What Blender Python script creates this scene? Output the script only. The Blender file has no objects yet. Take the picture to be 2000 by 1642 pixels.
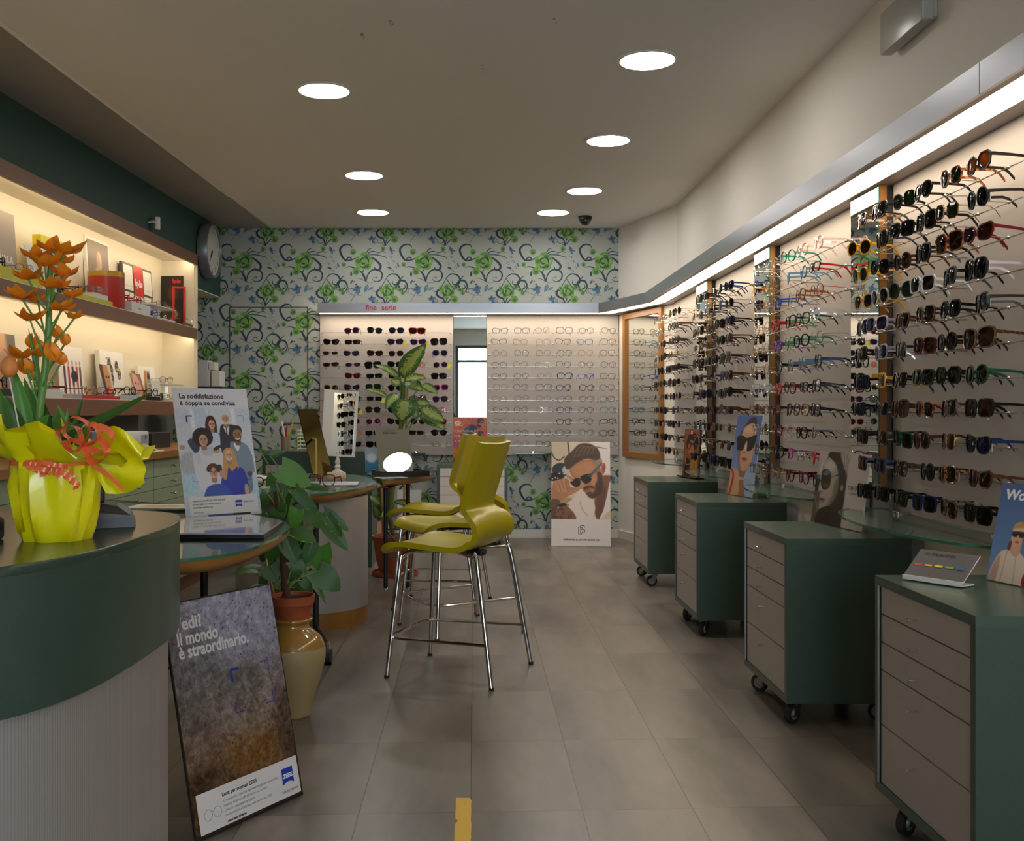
import bpy, bmesh, math, random
import numpy as np
from mathutils import Vector, Matrix

# ------------------------------------------------------------------ scene, camera, world, exposure
SC = bpy.context.scene
COL = SC.collection
PI = math.pi
F = 2050.0            # focal length in pixels of the 2000 px wide frame
HC = 1.12             # height of the lens
cam_d = bpy.data.cameras.new('camera')
cam = bpy.data.objects.new('camera', cam_d)
COL.objects.link(cam)
cam.location = (0, 0, HC)
cam.rotation_euler = (PI / 2, 0, 0)
cam_d.sensor_width = 36.0
cam_d.lens = 36.0 * F / 2000.0
cam_d.shift_x = 0.0375
cam_d.shift_y = -0.0095
cam_d.clip_start = 0.05
SC.camera = cam

W = bpy.data.worlds.new('world')
SC.world = W
W.use_nodes = True
W.node_tree.nodes['Background'].inputs[0].default_value = (0.80, 0.90, 1.0, 1)
W.node_tree.nodes['Background'].inputs[1].default_value = 5.0

SC.view_settings.view_transform = 'Standard'
SC.view_settings.look = 'None'
SC.view_settings.gamma = 1.0
SC.view_settings.use_curve_mapping = False
SC.view_settings.exposure = 1.0
SC.cycles.use_denoising = True
SC.cycles.max_bounces = 8
SC.cycles.transparent_max_bounces = 24
SC.cycles.sample_clamp_indirect = 6.0
SC.cycles.caustics_reflective = False
SC.cycles.caustics_refractive = False

E_DOWN, E_STRIP, E_SHELF = 25.0, 7.0, 9.5     # radiance of downlights, canopy strips, shelf strips


def at(px, py, d):
    """point at depth d seen at photograph pixel (px, py)"""
    return Vector(((px - 925.0) * d / F, d, HC - (py - 802.0) * d / F))


# ------------------------------------------------------------------ materials
def lin(c):
    if isinstance(c, str):
        c = [int(c[i:i + 2], 16) / 255.0 for i in (0, 2, 4)]
    return tuple((v / 12.92 if v <= 0.04045 else ((v + 0.055) / 1.055) ** 2.4) for v in c)


MATS = {}


def mat(name, col, rough=0.5, metal=0.0, spec=0.5, noise=None, bump=None, coat=0.0, trans=0.0, alpha=1.0, sss=0.0):
    """col: sRGB hex or 0..1 sRGB triple.  noise=(scale, amount) breaks the colour up, bump=(scale, strength)."""
    if name in MATS:
        return MATS[name]
    m = bpy.data.materials.new(name)
    m.use_nodes = True
    nt = m.node_tree
    p = nt.nodes['Principled BSDF']
    c = lin(col)
    p.inputs['Base Color'].default_value = (*c, 1)
    p.inputs['Roughness'].default_value = rough
    p.inputs['Metallic'].default_value = metal
    p.inputs['Specular IOR Level'].default_value = spec
    p.inputs['Coat Weight'].default_value = coat
    p.inputs['Transmission Weight'].default_value = trans
    p.inputs['Alpha'].default_value = alpha
    if noise:
        tc = nt.nodes.new('ShaderNodeTexCoord')
        nz = nt.nodes.new('ShaderNodeTexNoise')
        nz.inputs['Scale'].default_value = noise[0]
        nz.inputs['Detail'].default_value = 5
        nt.links.new(tc.outputs['Object'], nz.inputs['Vector'])
        mx = nt.nodes.new('ShaderNodeMix')
        mx.data_type = 'RGBA'
        a = noise[1]
        mx.inputs[6].default_value = (*[v * (1 - a) for v in c], 1)
        mx.inputs[7].default_value = (*[min(1, v * (1 + a)) for v in c], 1)
        nt.links.new(nz.outputs[0], mx.inputs[0])
        nt.links.new(mx.outputs[2], p.inputs['Base Color'])
    if bump:
        tc = nt.nodes.new('ShaderNodeTexCoord')
        nz = nt.nodes.new('ShaderNodeTexNoise')
        nz.inputs['Scale'].default_value = bump[0]
        nt.links.new(tc.outputs['Object'], nz.inputs['Vector'])
        b = nt.nodes.new('ShaderNodeBump')
        b.inputs['Strength'].default_value = bump[1]
        b.inputs['Distance'].default_value = 0.01
        nt.links.new(nz.outputs[0], b.inputs['Height'])
        nt.links.new(b.outputs[0], p.inputs['Normal'])
    MATS[name] = m
    return m


def emit(name, col, strength):
    if name in MATS:
        return MATS[name]
    m = bpy.data.materials.new(name)
    m.use_nodes = True
    nt = m.node_tree
    nt.nodes.clear()
    o = nt.nodes.new('ShaderNodeOutputMaterial')
    e = nt.nodes.new('ShaderNodeEmission')
    e.inputs[0].default_value = (*col, 1)
    e.inputs[1].default_value = strength
    nt.links.new(e.outputs[0], o.inputs[0])
    MATS[name] = m
    return m


def clear_glass(name, tint, refl=0.08, rough=0.02, body=None, body_mix=0.0, graze=0.42):
    """thin glass: transparent with a fresnel-ish share of mirror reflection (no refraction noise)"""
    if name in MATS:
        return MATS[name]
    m = bpy.data.materials.new(name)
    m.use_nodes = True
    nt = m.node_tree
    nt.nodes.clear()
    o = nt.nodes.new('ShaderNodeOutputMaterial')
    t = nt.nodes.new('ShaderNodeBsdfTransparent')
    t.inputs[0].default_value = (*tint, 1)
    g = nt.nodes.new('ShaderNodeBsdfGlossy')
    g.inputs['Roughness'].default_value = rough
    g.inputs['Color'].default_value = (1, 1, 1, 1)
    fr = nt.nodes.new('ShaderNodeLayerWeight')
    fr.inputs[0].default_value = 0.35
    mt = nt.nodes.new('ShaderNodeMath')
    mt.operation = 'MULTIPLY_ADD'
    mt.inputs[1].default_value = graze
    mt.inputs[2].default_value = refl
    nt.links.new(fr.outputs['Fresnel'], mt.inputs[0])
    mx = nt.nodes.new('ShaderNodeMixShader')
    nt.links.new(mt.outputs[0], mx.inputs[0])
    last = t
    if body:
        d = nt.nodes.new('ShaderNodeBsdfDiffuse')
        d.inputs[0].default_value = (*body, 1)
        m2 = nt.nodes.new('ShaderNodeMixShader')
        m2.inputs[0].default_value = body_mix
        nt.links.new(t.outputs[0], m2.inputs[1])
        nt.links.new(d.outputs[0], m2.inputs[2])
        last = m2
    nt.links.new(last.outputs[0], mx.inputs[1])
    nt.links.new(g.outputs[0], mx.inputs[2])
    nt.links.new(mx.outputs[0], o.inputs[0])
    MATS[name] = m
    return m


def attr_mat(name, rough=0.35, spec=0.4, coat=0.0):
    """printed surface: colour comes from the mesh's own printed pattern"""
    if name in MATS:
        return MATS[name]
    m = mat(name, 'ffffff', rough, spec=spec, coat=coat)
    nt = m.node_tree
    a = nt.nodes.new('ShaderNodeVertexColor')
    a.layer_name = 'print'
    nt.links.new(a.outputs[0], nt.nodes['Principled BSDF'].inputs['Base Color'])
    return m


# ------------------------------------------------------------------ mesh builder
class MB:
    def __init__(self):
        self.v, self.f, self.mi, self.c = [], [], [], []
        self.m = 0
        self.col = (1, 1, 1)

    def add(self, vs, fs, M=None):
        o = len(self.v)
        for p in vs:
            p = Vector(p)
            self.v.append(tuple(M @ p if M is not None else p))
        for f in fs:
            self.f.append([i + o for i in f])
            self.mi.append(self.m)
            self.c.append(self.col)
        return self

    def box(self, lo, hi, M=None):
        x0, y0, z0 = lo
        x1, y1, z1 = hi
        vs = [(x0, y0, z0), (x1, y0, z0), (x1, y1, z0), (x0, y1, z0), (x0, y0, z1), (x1, y0, z1), (x1, y1, z1), (x0, y1, z1)]
        return self.add(vs, [(0, 3, 2, 1), (4, 5, 6, 7), (0, 1, 5, 4), (1, 2, 6, 5), (2, 3, 7, 6), (3, 0, 4, 7)], M)

    def rbox(self, lo, hi, r=0.01, M=None, n=3):
        """box with rounded vertical edges and a small chamfer top and bottom"""
        x0, y0, z0 = lo
        x1, y1, z1 = hi
        pts = []
        for cx, cy, a0 in ((x1 - r, y1 - r, 0), (x0 + r, y1 - r, 90), (x0 + r, y0 + r, 180), (x1 - r, y0 + r, 270)):
            for k in range(n + 1):
                a = math.radians(a0 + 90 * k / n)
                pts.append((cx + r * math.cos(a), cy + r * math.sin(a)))
        return self.prism(pts, z0, z1, M, ch=min(r * 0.4, (z1 - z0) * 0.3))

    def prism(self, pts, z0, z1, M=None, ch=0.0, cap=True):
        n = len(pts)
        cx = sum(p[0] for p in pts) / n
        cy = sum(p[1] for p in pts) / n

        def ring(z, s):
            out = []
            for x, y in pts:
                dx, dy = cx - x, cy - y
                L = math.hypot(dx, dy) or 1
                out.append((x + dx / L * s, y + dy / L * s, z))
            return out
        if ch > 0:
            rings = [ring(z0, ch), ring(z0 + ch, 0), ring(z1 - ch, 0), ring(z1, ch)]
        else:
            rings = [ring(z0, 0), ring(z1, 0)]
        vs = [p for r in rings for p in r]
        fs = []
        for k in range(len(rings) - 1):
            for i in range(n):
                j = (i + 1) % n
                fs.append((k * n + i, k * n + j, (k + 1) * n + j, (k + 1) * n + i))
        if cap:
            fs.append(tuple(reversed(range(n))))
            fs.append(tuple(range((len(rings) - 1) * n, len(rings) * n)))
        return self.add(vs, fs, M)

    def lathe(self, prof, n=24, M=None, cap0=True, cap1=True):
        vs, fs = [], []
        for r, z in prof:
            for i in range(n):
                a = 2 * PI * i / n
                vs.append((r * math.cos(a), r * math.sin(a), z))
        for k in range(len(prof) - 1):
            for i in range(n):
                j = (i + 1) % n
                fs.append((k * n + i, k * n + j, (k + 1) * n + j, (k + 1) * n + i))
        if cap0:
            fs.append(tuple(reversed(range(n))))
        if cap1:
            fs.append(tuple(range((len(prof) - 1) * n, len(prof) * n)))
        return self.add(vs, fs, M)

    def tube(self, pts, r, n=8, closed=False, cap=True, flat=1.0, up=None):
        """tube along a path; r scalar or list; flat squeezes one axis"""
        pts = [Vector(p) for p in pts]
        k = len(pts)
        rs = r if isinstance(r, (list, tuple)) else [r] * k
        vs, fs = [], []
        prev = None
        for i, p in enumerate(pts):
            a = pts[(i - 1) % k] if (closed or i > 0) else p
            b = pts[(i + 1) % k] if (closed or i < k - 1) else p
            t = (b - a).normalized()
            if prev is None:
                u = Vector(up) if up is not None else (Vector((0, 0, 1)) if abs(t.z) < 0.9 else Vector((1, 0, 0)))
            else:
                u = prev
            u = (u - t * u.dot(t))
            u = u.normalized() if u.length > 1e-6 else t.orthogonal().normalized()
            prev = u
            w = t.cross(u)
            for j in range(n):
                an = 2 * PI * j / n
                vs.append(p + u * (rs[i] * math.cos(an)) + w * (rs[i] * flat * math.sin(an)))
        for i in range(k if closed else k - 1):
            i2 = (i + 1) % k
            for j in range(n):
                j2 = (j + 1) % n
                fs.append((i * n + j, i * n + j2, i2 * n + j2, i2 * n + j))
        if cap and not closed:
            fs.append(tuple(reversed(range(n))))
            fs.append(tuple(range((k - 1) * n, k * n)))
        return self.add(vs, fs)

    def cyl(self, p0, p1, r, n=12, r1=None):
        return self.tube([p0, p1], [r, r if r1 is None else r1], n)

    def ball(self, c, r, n=10, m=6, sc=(1, 1, 1), M=None):
        prof = [(max(1e-5, r * math.sin(PI * k / m)), -r * math.cos(PI * k / m)) for k in range(m + 1)]
        T = Matrix.Translation(c) @ Matrix.Diagonal((*sc, 1))
        return self.lathe(prof, n, (M @ T) if M is not None else T, False, False)

    def quad(self, a, b, c, d):
        return self.add([a, b, c, d], [(0, 1, 2, 3)])

    def grid(self, fn, nu, nv, M=None):
        vs = [fn(i / nu, j / nv) for j in range(nv + 1) for i in range(nu + 1)]
        fs = []
        for j in range(nv):
            for i in range(nu):
                a = j * (nu + 1) + i
                fs.append((a, a + 1, a + nu + 2, a + nu + 1))
        return self.add(vs, fs, M)

    def mesh(self, name, mats, smooth=False, printed=False):
        me = bpy.data.meshes.new(name)
        me.from_pydata(self.v, [], self.f)
        if not isinstance(mats, (list, tuple)):
            mats = [mats]
        for m in mats:
            me.materials.append(m)
        if len(mats) > 1:
            me.polygons.foreach_set('material_index', self.mi)
        if printed:
            ca = me.color_attributes.new('print', 'FLOAT_COLOR', 'CORNER')
            arr = []
            for p, c in zip(self.f, self.c):
                arr += [c[0], c[1], c[2], 1.0] * len(p)
            ca.data.foreach_set('color', arr)
        if smooth:
            me.polygons.foreach_set('use_smooth', [True] * len(self.f))
            if smooth != 'all':
                try:
                    me.set_sharp_from_angle(angle=math.radians(40))
                except Exception:
                    pass
        me.update()
        return me

    def build(self, name, mats, parent=None, smooth=False, loc=None, printed=False, M=None):
        o = bpy.data.objects.new(name, self.mesh(name, mats, smooth, printed))
        COL.objects.link(o)
        if parent is not None:
            o.parent = parent
        if M is not None:
            o.matrix_local = M
        elif loc is not None:
            o.location = loc
        return o


def thing(name, label, cat, loc=(0, 0, 0), rz=0.0, group=None, M=None):
    o = bpy.data.objects.new(name, None)
    o.empty_display_size = 0.05
    COL.objects.link(o)
    if M is not None:
        o.matrix_world = M
    else:
        o.location = loc
        o.rotation_euler = (0, 0, rz)
    return tag(o, label, cat, group)


def tag(o, label, cat, group=None):
    o['label'] = label
    o['category'] = cat
    if group:
        o['group'] = group
    return o


def struct(o):
    o['kind'] = 'structure'
    return o


def copy_tree(o, parent=None):
    c = o.copy()
    COL.objects.link(c)
    c.parent = parent
    if parent is not None:
        c.matrix_parent_inverse = o.matrix_parent_inverse.copy()
    for ch in list(o.children):
        copy_tree(ch, c)
    return c


def catmull(pts, n=6, closed=True):
    P = [Vector((*p, 0)) if len(p) == 2 else Vector(p) for p in pts]
    k = len(P)
    out = []
    rng = range(k) if closed else range(k - 1)
    for i in rng:
        if closed:
            a, b, c, d = P[i - 1], P[i], P[(i + 1) % k], P[(i + 2) % k]
        else:
            a, b, c, d = P[max(i - 1, 0)], P[i], P[i + 1], P[min(i + 2, k - 1)]
        for j in range(n):
            t = j / n
            out.append(0.5 * ((2 * b) + (c - a) * t + (2 * a - 5 * b + 4 * c - d) * t * t + (3 * b - a - 3 * c + d) * t ** 3))
    if not closed:
        out.append(P[-1])
    if len(pts[0]) == 2:
        return [(p.x, p.y) for p in out]
    return out


# ------------------------------------------------------------------ printed boards: numpy canvas -> coloured grid
def boxblur(a, r):
    if r < 1:
        return a
    r = int(r)
    for ax in (0, 1):
        for _ in range(2):
            pad = [(0, 0)] * a.ndim
            pad[ax] = (r + 1, r)
            b = np.cumsum(np.pad(a, pad, mode='edge'), axis=ax)
            n = a.shape[ax]
            if ax == 0:
                a = (b[2 * r + 1:2 * r + 1 + n] - b[:n]) / (2 * r + 1)
            else:
                a = (b[:, 2 * r + 1:2 * r + 1 + n] - b[:, :n]) / (2 * r + 1)
    return a


def hexc(c):
    if isinstance(c, str):
        return np.array([int(c[i:i + 2], 16) / 255.0 for i in (0, 2, 4)])
    return np.array(c, float)


class Canvas:
    """small picture painted in numbers: coordinates 0..W, 0..H in its own units, y down"""

    def __init__(s, Wd, Hd, nx, bg='ffffff'):
        s.W, s.H = float(Wd), float(Hd)
        nx = int(nx * 1.4)
        s.nx = nx
        s.ny = max(2, int(round(nx * Hd / Wd)))
        s.a = np.ones((s.ny, s.nx, 3)) * hexc(bg)
        s.X, s.Y = np.meshgrid((np.arange(nx) + 0.5) / nx * Wd, (np.arange(s.ny) + 0.5) / s.ny * Hd)
        s.px = Wd / nx

    def _mask(s, pts):
        m = np.zeros((s.ny, s.nx))
        q = s.px / 4
        for ox, oy in ((-q, -q), (q, -q), (-q, q), (q, q)):
            X, Y = s.X + ox, s.Y + oy
            ins = np.zeros(X.shape, bool)
            n = len(pts)
            for i in range(n):
                x0, y0 = pts[i]
                x1, y1 = pts[(i + 1) % n]
                if y0 == y1:
                    continue
                c = (y0 > Y) != (y1 > Y)
                ins ^= c & (X < (x1 - x0) * (Y - y0) / (y1 - y0) + x0)
            m += ins
        return m / 4

    def put(s, m, col, blur=0, alpha=1.0):
        if blur / s.px >= 0.8:
            m = boxblur(m, max(1, round(blur / s.px * 0.6)))
        m = (m * alpha)[..., None]
        s.a = s.a * (1 - m) + hexc(col) * m
        return s

    def poly(s, pts, col, blur=0, alpha=1.0, smooth=True):
        return s.put(s._mask(catmull(pts, 5) if smooth else pts), col, blur, alpha)

    def rect(s, x0, y0, x1, y1, col, blur=0, alpha=1.0):
        return s.poly([(x0, y0), (x1, y0), (x1, y1), (x0, y1)], col, blur, alpha, False)

    def ell(s, cx, cy, rx, ry, col, blur=0, alpha=1.0, rot=0):
        c, t = math.cos(math.radians(rot)), math.sin(math.radians(rot))
        dx, dy = s.X - cx, s.Y - cy
        u, v = (dx * c + dy * t) / rx, (-dx * t + dy * c) / ry
        r = np.sqrt(u * u + v * v)
        m = np.clip((1 - r) * min(rx, ry) / s.px + 0.5, 0, 1)
        return s.put(m, col, blur, alpha)

    def line(s, pts, w, col, blur=0, alpha=1.0, smooth=True, taper=False):
        P = catmull(pts, 5, False) if smooth and len(pts) > 2 else pts
        m = np.zeros((s.ny, s.nx))
        L = len(P) - 1
        for i in range(L):
            (x0, y0), (x1, y1) = P[i], P[i + 1]
            dx, dy = x1 - x0, y1 - y0
            q = dx * dx + dy * dy
            if q < 1e-12:
                continue
            t = np.clip(((s.X - x0) * dx + (s.Y - y0) * dy) / q, 0, 1)
            d = np.hypot(s.X - x0 - t * dx, s.Y - y0 - t * dy)
            ww = w * (1 - 0.75 * (i / L)) if taper else w
            m = np.maximum(m, np.clip((ww / 2 - d) / s.px + 0.5, 0, 1) * min(1.0, ww / s.px * 1.0 + 0.2))
        return s.put(m, col, blur, alpha)

    def grad(s, c0, c1, y0=0.0, y1=None, horiz=False):
        y1 = (s.W if horiz else s.H) if y1 is None else y1
        t = np.clip(((s.X if horiz else s.Y) - y0) / (y1 - y0), 0, 1)[..., None]
        s.a = hexc(c0) * (1 - t) + hexc(c1) * t
        return s

    def noise(s, amp, seed=0, r=0):
        g = np.random.default_rng(seed).normal(0, 1, (s.ny, s.nx))
        if r:
            g = boxblur(g, r)
            g /= g.std() + 1e-9
        s.a = np.clip(s.a + amp * g[..., None], 0, 1)
        return s

    def linear(s):
        a = np.clip(s.a, 0, 1)
        return np.where(a <= 0.04045, a / 12.92, ((a + 0.055) / 1.055) ** 2.4)


TXT = {}


def text_geo(body, size, bold=0.0, align='LEFT', spacing=1.0, shear=0.0):
    """outline of lettering as vertices and faces in the xy plane"""
    cu = bpy.data.curves.new('lettering', 'FONT')
    cu.body = body
    cu.size = size
    cu.offset = bold
    cu.align_x = align
    cu.space_character = spacing
    cu.shear = shear
    cu.resolution_u = 3
    ob = bpy.data.objects.new('lettering', cu)
    me = bpy.data.meshes.new_from_object(ob)
    vs = [tuple(v.co) for v in me.vertices]
    fs = [tuple(p.vertices) for p in me.polygons]
    bpy.data.objects.remove(ob)
    bpy.data.curves.remove(cu)
    bpy.data.meshes.remove(me)
    return vs, fs


class Print:
    """flat printed layers on a board of w x h metres (x right, z up, front faces -y); board thickness t behind y=0"""

    def __init__(s, w, h, t=0.004, edge='e8e6e2', back='d8d4cc', border=0.0):
        s.w, s.h, s.t = w, h, t
        s.V, s.Fc, s.C = [], [], []
        s.lay = 0
        o = [(0, 0, 0), (w, 0, 0), (w, t, 0), (0, t, 0), (0, 0, h), (w, 0, h), (w, t, h), (0, t, h)]
        s.add(o, [(0, 3, 2, 1), (4, 5, 6, 7), (0, 1, 5, 4), (1, 2, 6, 5), (3, 0, 4, 7)], lin(edge))
        s.add([o[2], o[3], o[7], o[6]], [(0, 1, 2, 3)], lin(back))

    def add(s, vs, fs, col):
        k = len(s.V)
        s.V += [tuple(v) for v in vs]
        s.Fc += [[i + k for i in f] for f in fs]
        s.C += [(*col, 1.0)] * len(vs) if not isinstance(col, list) else col
        return s

    def canvas(s, cv, x0=0.0, z0=0.0, x1=None, z1=None):
        """lay the painted canvas on the rectangle x0..x1, z0..z1"""
        x1 = s.w if x1 is None else x1
        z1 = s.h if z1 is None else z1
        s.lay += 1
        y = -0.0003 * s.lay
        a = cv.linear()
        ny, nx = a.shape[:2]
        xs = np.linspace(x0, x1, nx)
        zs = np.linspace(z1, z0, ny)
        xs, zs = xs.tolist(), zs.tolist()
        vs = [(x, y, z) for z in zs for x in xs]
        fs = [(p + nx, p + nx + 1, p + 1, p) for j in range(ny - 1) for p in range(j * nx, j * nx + nx - 1)]
        cols = [(c[0], c[1], c[2], 1.0) for c in a.reshape(-1, 3).tolist()]
        return s.add(vs, fs, cols)

    def rect(s, x0, z0, x1, z1, col):
        s.lay += 1
        y = -0.0003 * s.lay
        return s.add([(x0, y, z0), (x1, y, z0), (x1, y, z1), (x0, y, z1)], [(0, 1, 2, 3)], lin(col))

    def poly(s, pts, col, smooth=False):
        s.lay += 1
        y = -0.0003 * s.lay
        P = catmull(pts, 5) if smooth else pts
        A = sum(P[i][0] * P[(i + 1) % len(P)][1] - P[(i + 1) % len(P)][0] * P[i][1] for i in range(len(P)))
        idx = range(len(P)) if A > 0 else reversed(range(len(P)))
        return s.add([(p[0], y, p[1]) for p in P], [tuple(idx)], lin(col))

    def stroke(s, pts, wd, col, smooth=True, closed=False):
        s.lay += 1
        y = -0.0003 * s.lay
        P = catmull(pts, 5, closed) if smooth and len(pts) > 2 else list(pts)
        if closed and not smooth:
            P = P + [P[0]]
        if closed and smooth:
            P = P + [P[0]]
        vs, fs = [], []
        for i, p in enumerate(P):
            a, b = P[max(i - 1, 0)], P[min(i + 1, len(P) - 1)]
            dx, dz = b[0] - a[0], b[1] - a[1]
            L = math.hypot(dx, dz) or 1
            nx, nz = -dz / L * wd / 2, dx / L * wd / 2
            vs += [(p[0] + nx, y, p[1] + nz), (p[0] - nx, y, p[1] - nz)]
        for i in range(len(P) - 1):
            fs.append((2 * i, 2 * i + 1, 2 * i + 3, 2 * i + 2))
        return s.add(vs, fs, lin(col))

    def text(s, body, x, z, size, col, bold=0.0, align='LEFT', spacing=1.0, shear=0.0, maxw=None, sx=1.0):
        s.lay += 1
        y = -0.0003 * s.lay
        vs, fs = text_geo(body, size, bold, align, spacing, shear)
        if not vs:
            return s
        if maxw:
            wd = max(v[0] for v in vs) - min(v[0] for v in vs)
            sx = maxw / wd
        return s.add([(x + v[0] * sx, y, z + v[1]) for v in vs], fs, lin(col))

    def build(s, name, parent=None, M=None, rough=0.35, coat=0.0, label=None):
        me = bpy.data.meshes.new(name)
        me.from_pydata(s.V, [], s.Fc)
        ca = me.color_attributes.new('print', 'FLOAT_COLOR', 'POINT')
        ca.data.foreach_set('color', [x for c in s.C for x in c])
        me.materials.append(attr_mat('print_%.2f_%.2f' % (rough, coat), rough, coat=coat))
        o = bpy.data.objects.new(name, me)
        COL.objects.link(o)
        if parent is not None:
            o.parent = parent
        if M is not None:
            o.matrix_local = M
        return o


def stand_M(p_left, p_right, lean_deg, z=None):
    """matrix that stands a board with its lower edge from p_left to p_right, leaning back by lean_deg"""
    a, b = Vector(p_left), Vector(p_right)
    a.z += 0.0028
    b.z += 0.0028
    u = (b - a).normalized()
    n = Vector((-u.y, u.x, 0))           # away from the viewer for left-to-right edges
    th = math.radians(lean_deg)
    up = Vector((0, 0, 1)) * math.cos(th) + n * math.sin(th)
    y = up.cross(u)
    return Matrix(((u.x, y.x, up.x, a.x), (u.y, y.y, up.y, a.y), (u.z, y.z, up.z, a.z), (0, 0, 0, 1)))


# ------------------------------------------------------------------ shared materials
M_white = mat('white_paint', 'e6e1d9', 0.6, bump=(60, 0.05))
M_ceil = mat('ceiling_paint', 'e6e1d9', 0.8, bump=(30, 0.04))
M_skirt = mat('skirting_white', 'd8d4ca', 0.35)
M_dkgreen = mat('green_wall_paint', '21423a', 0.6, noise=(40, 0.1))
M_lam = mat('green_laminate', '36493f', 0.32, noise=(220, 0.22))
M_lamedge = mat('green_laminate_edge', '34463b', 0.35, noise=(200, 0.15))
M_grey = mat('warm_grey_laminate', 'a89a8e', 0.45)
M_drawer = mat('taupe_drawer_laminate', 'a59c96', 0.42)
M_alu = mat('brushed_aluminium', 'a9abb2', 0.32, 0.9, bump=(400, 0.03))
M_chrome = mat('chrome', 'd8d8d8', 0.12, 1.0)
M_steel = mat('satin_steel', 'b9b6b0', 0.25, 1.0)
M_mirror = mat('mirror_silver', 'e6ebe6', 0.01, 1.0)
M_black = mat('black_plastic', '17171a', 0.35)
M_blackmetal = mat('black_lacquered_metal', '242529', 0.4, 0.3)
M_rubber = mat('black_rubber', '1b1a1a', 0.7)
M_oak = mat('honey_wood', '906028', 0.4, noise=(14, 0.18))
M_walnut = mat('walnut_veneer', '7a5238', 0.42, noise=(9, 0.2))
M_cream = mat('cream_laminate', 'e4dcc8', 0.5)
M_panel = mat('grey_fabric_panel', 'b0aaa6', 0.85, noise=(180, 0.1))
M_gedge = mat('green_glass_edge', '2e6b58', 0.1, coat=0.5)
M_glass = clear_glass('shelf_glass', (0.86, 0.95, 0.91), 0.10, body=(0.12, 0.2, 0.17), body_mix=0.25)
M_acrylic = clear_glass('clear_acrylic', (0.96, 0.97, 0.97), 0.08, body=(0.8, 0.8, 0.8), body_mix=0.08)
M_frost = mat('frosted_acrylic', 'd8dcdc', 0.3)
M_paper = mat('white_paper', 'e6e4e0', 0.6)
M_terra = mat('terracotta', '9c4a2a', 0.6, noise=(25, 0.15))
M_soil = mat('potting_soil', '2a1c14', 0.95, noise=(90, 0.5))

# ------------------------------------------------------------------ the room
ZC = 2.734
YB = 9.28                       # back wall
XR = 1.597                      # right wall
KY = 8.23                       # where the right wall turns towards the back wall
XC = 1.282                      # end of the back wall
YF = -2.3                       # shop front behind the camera
SL = 0.0385                     # the left side runs slightly out of square


def xl(d, off=0.0):
    """plane of the green wall on the left at depth d"""
    return -2.24 - SL * (9.24 - d) + off


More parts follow.
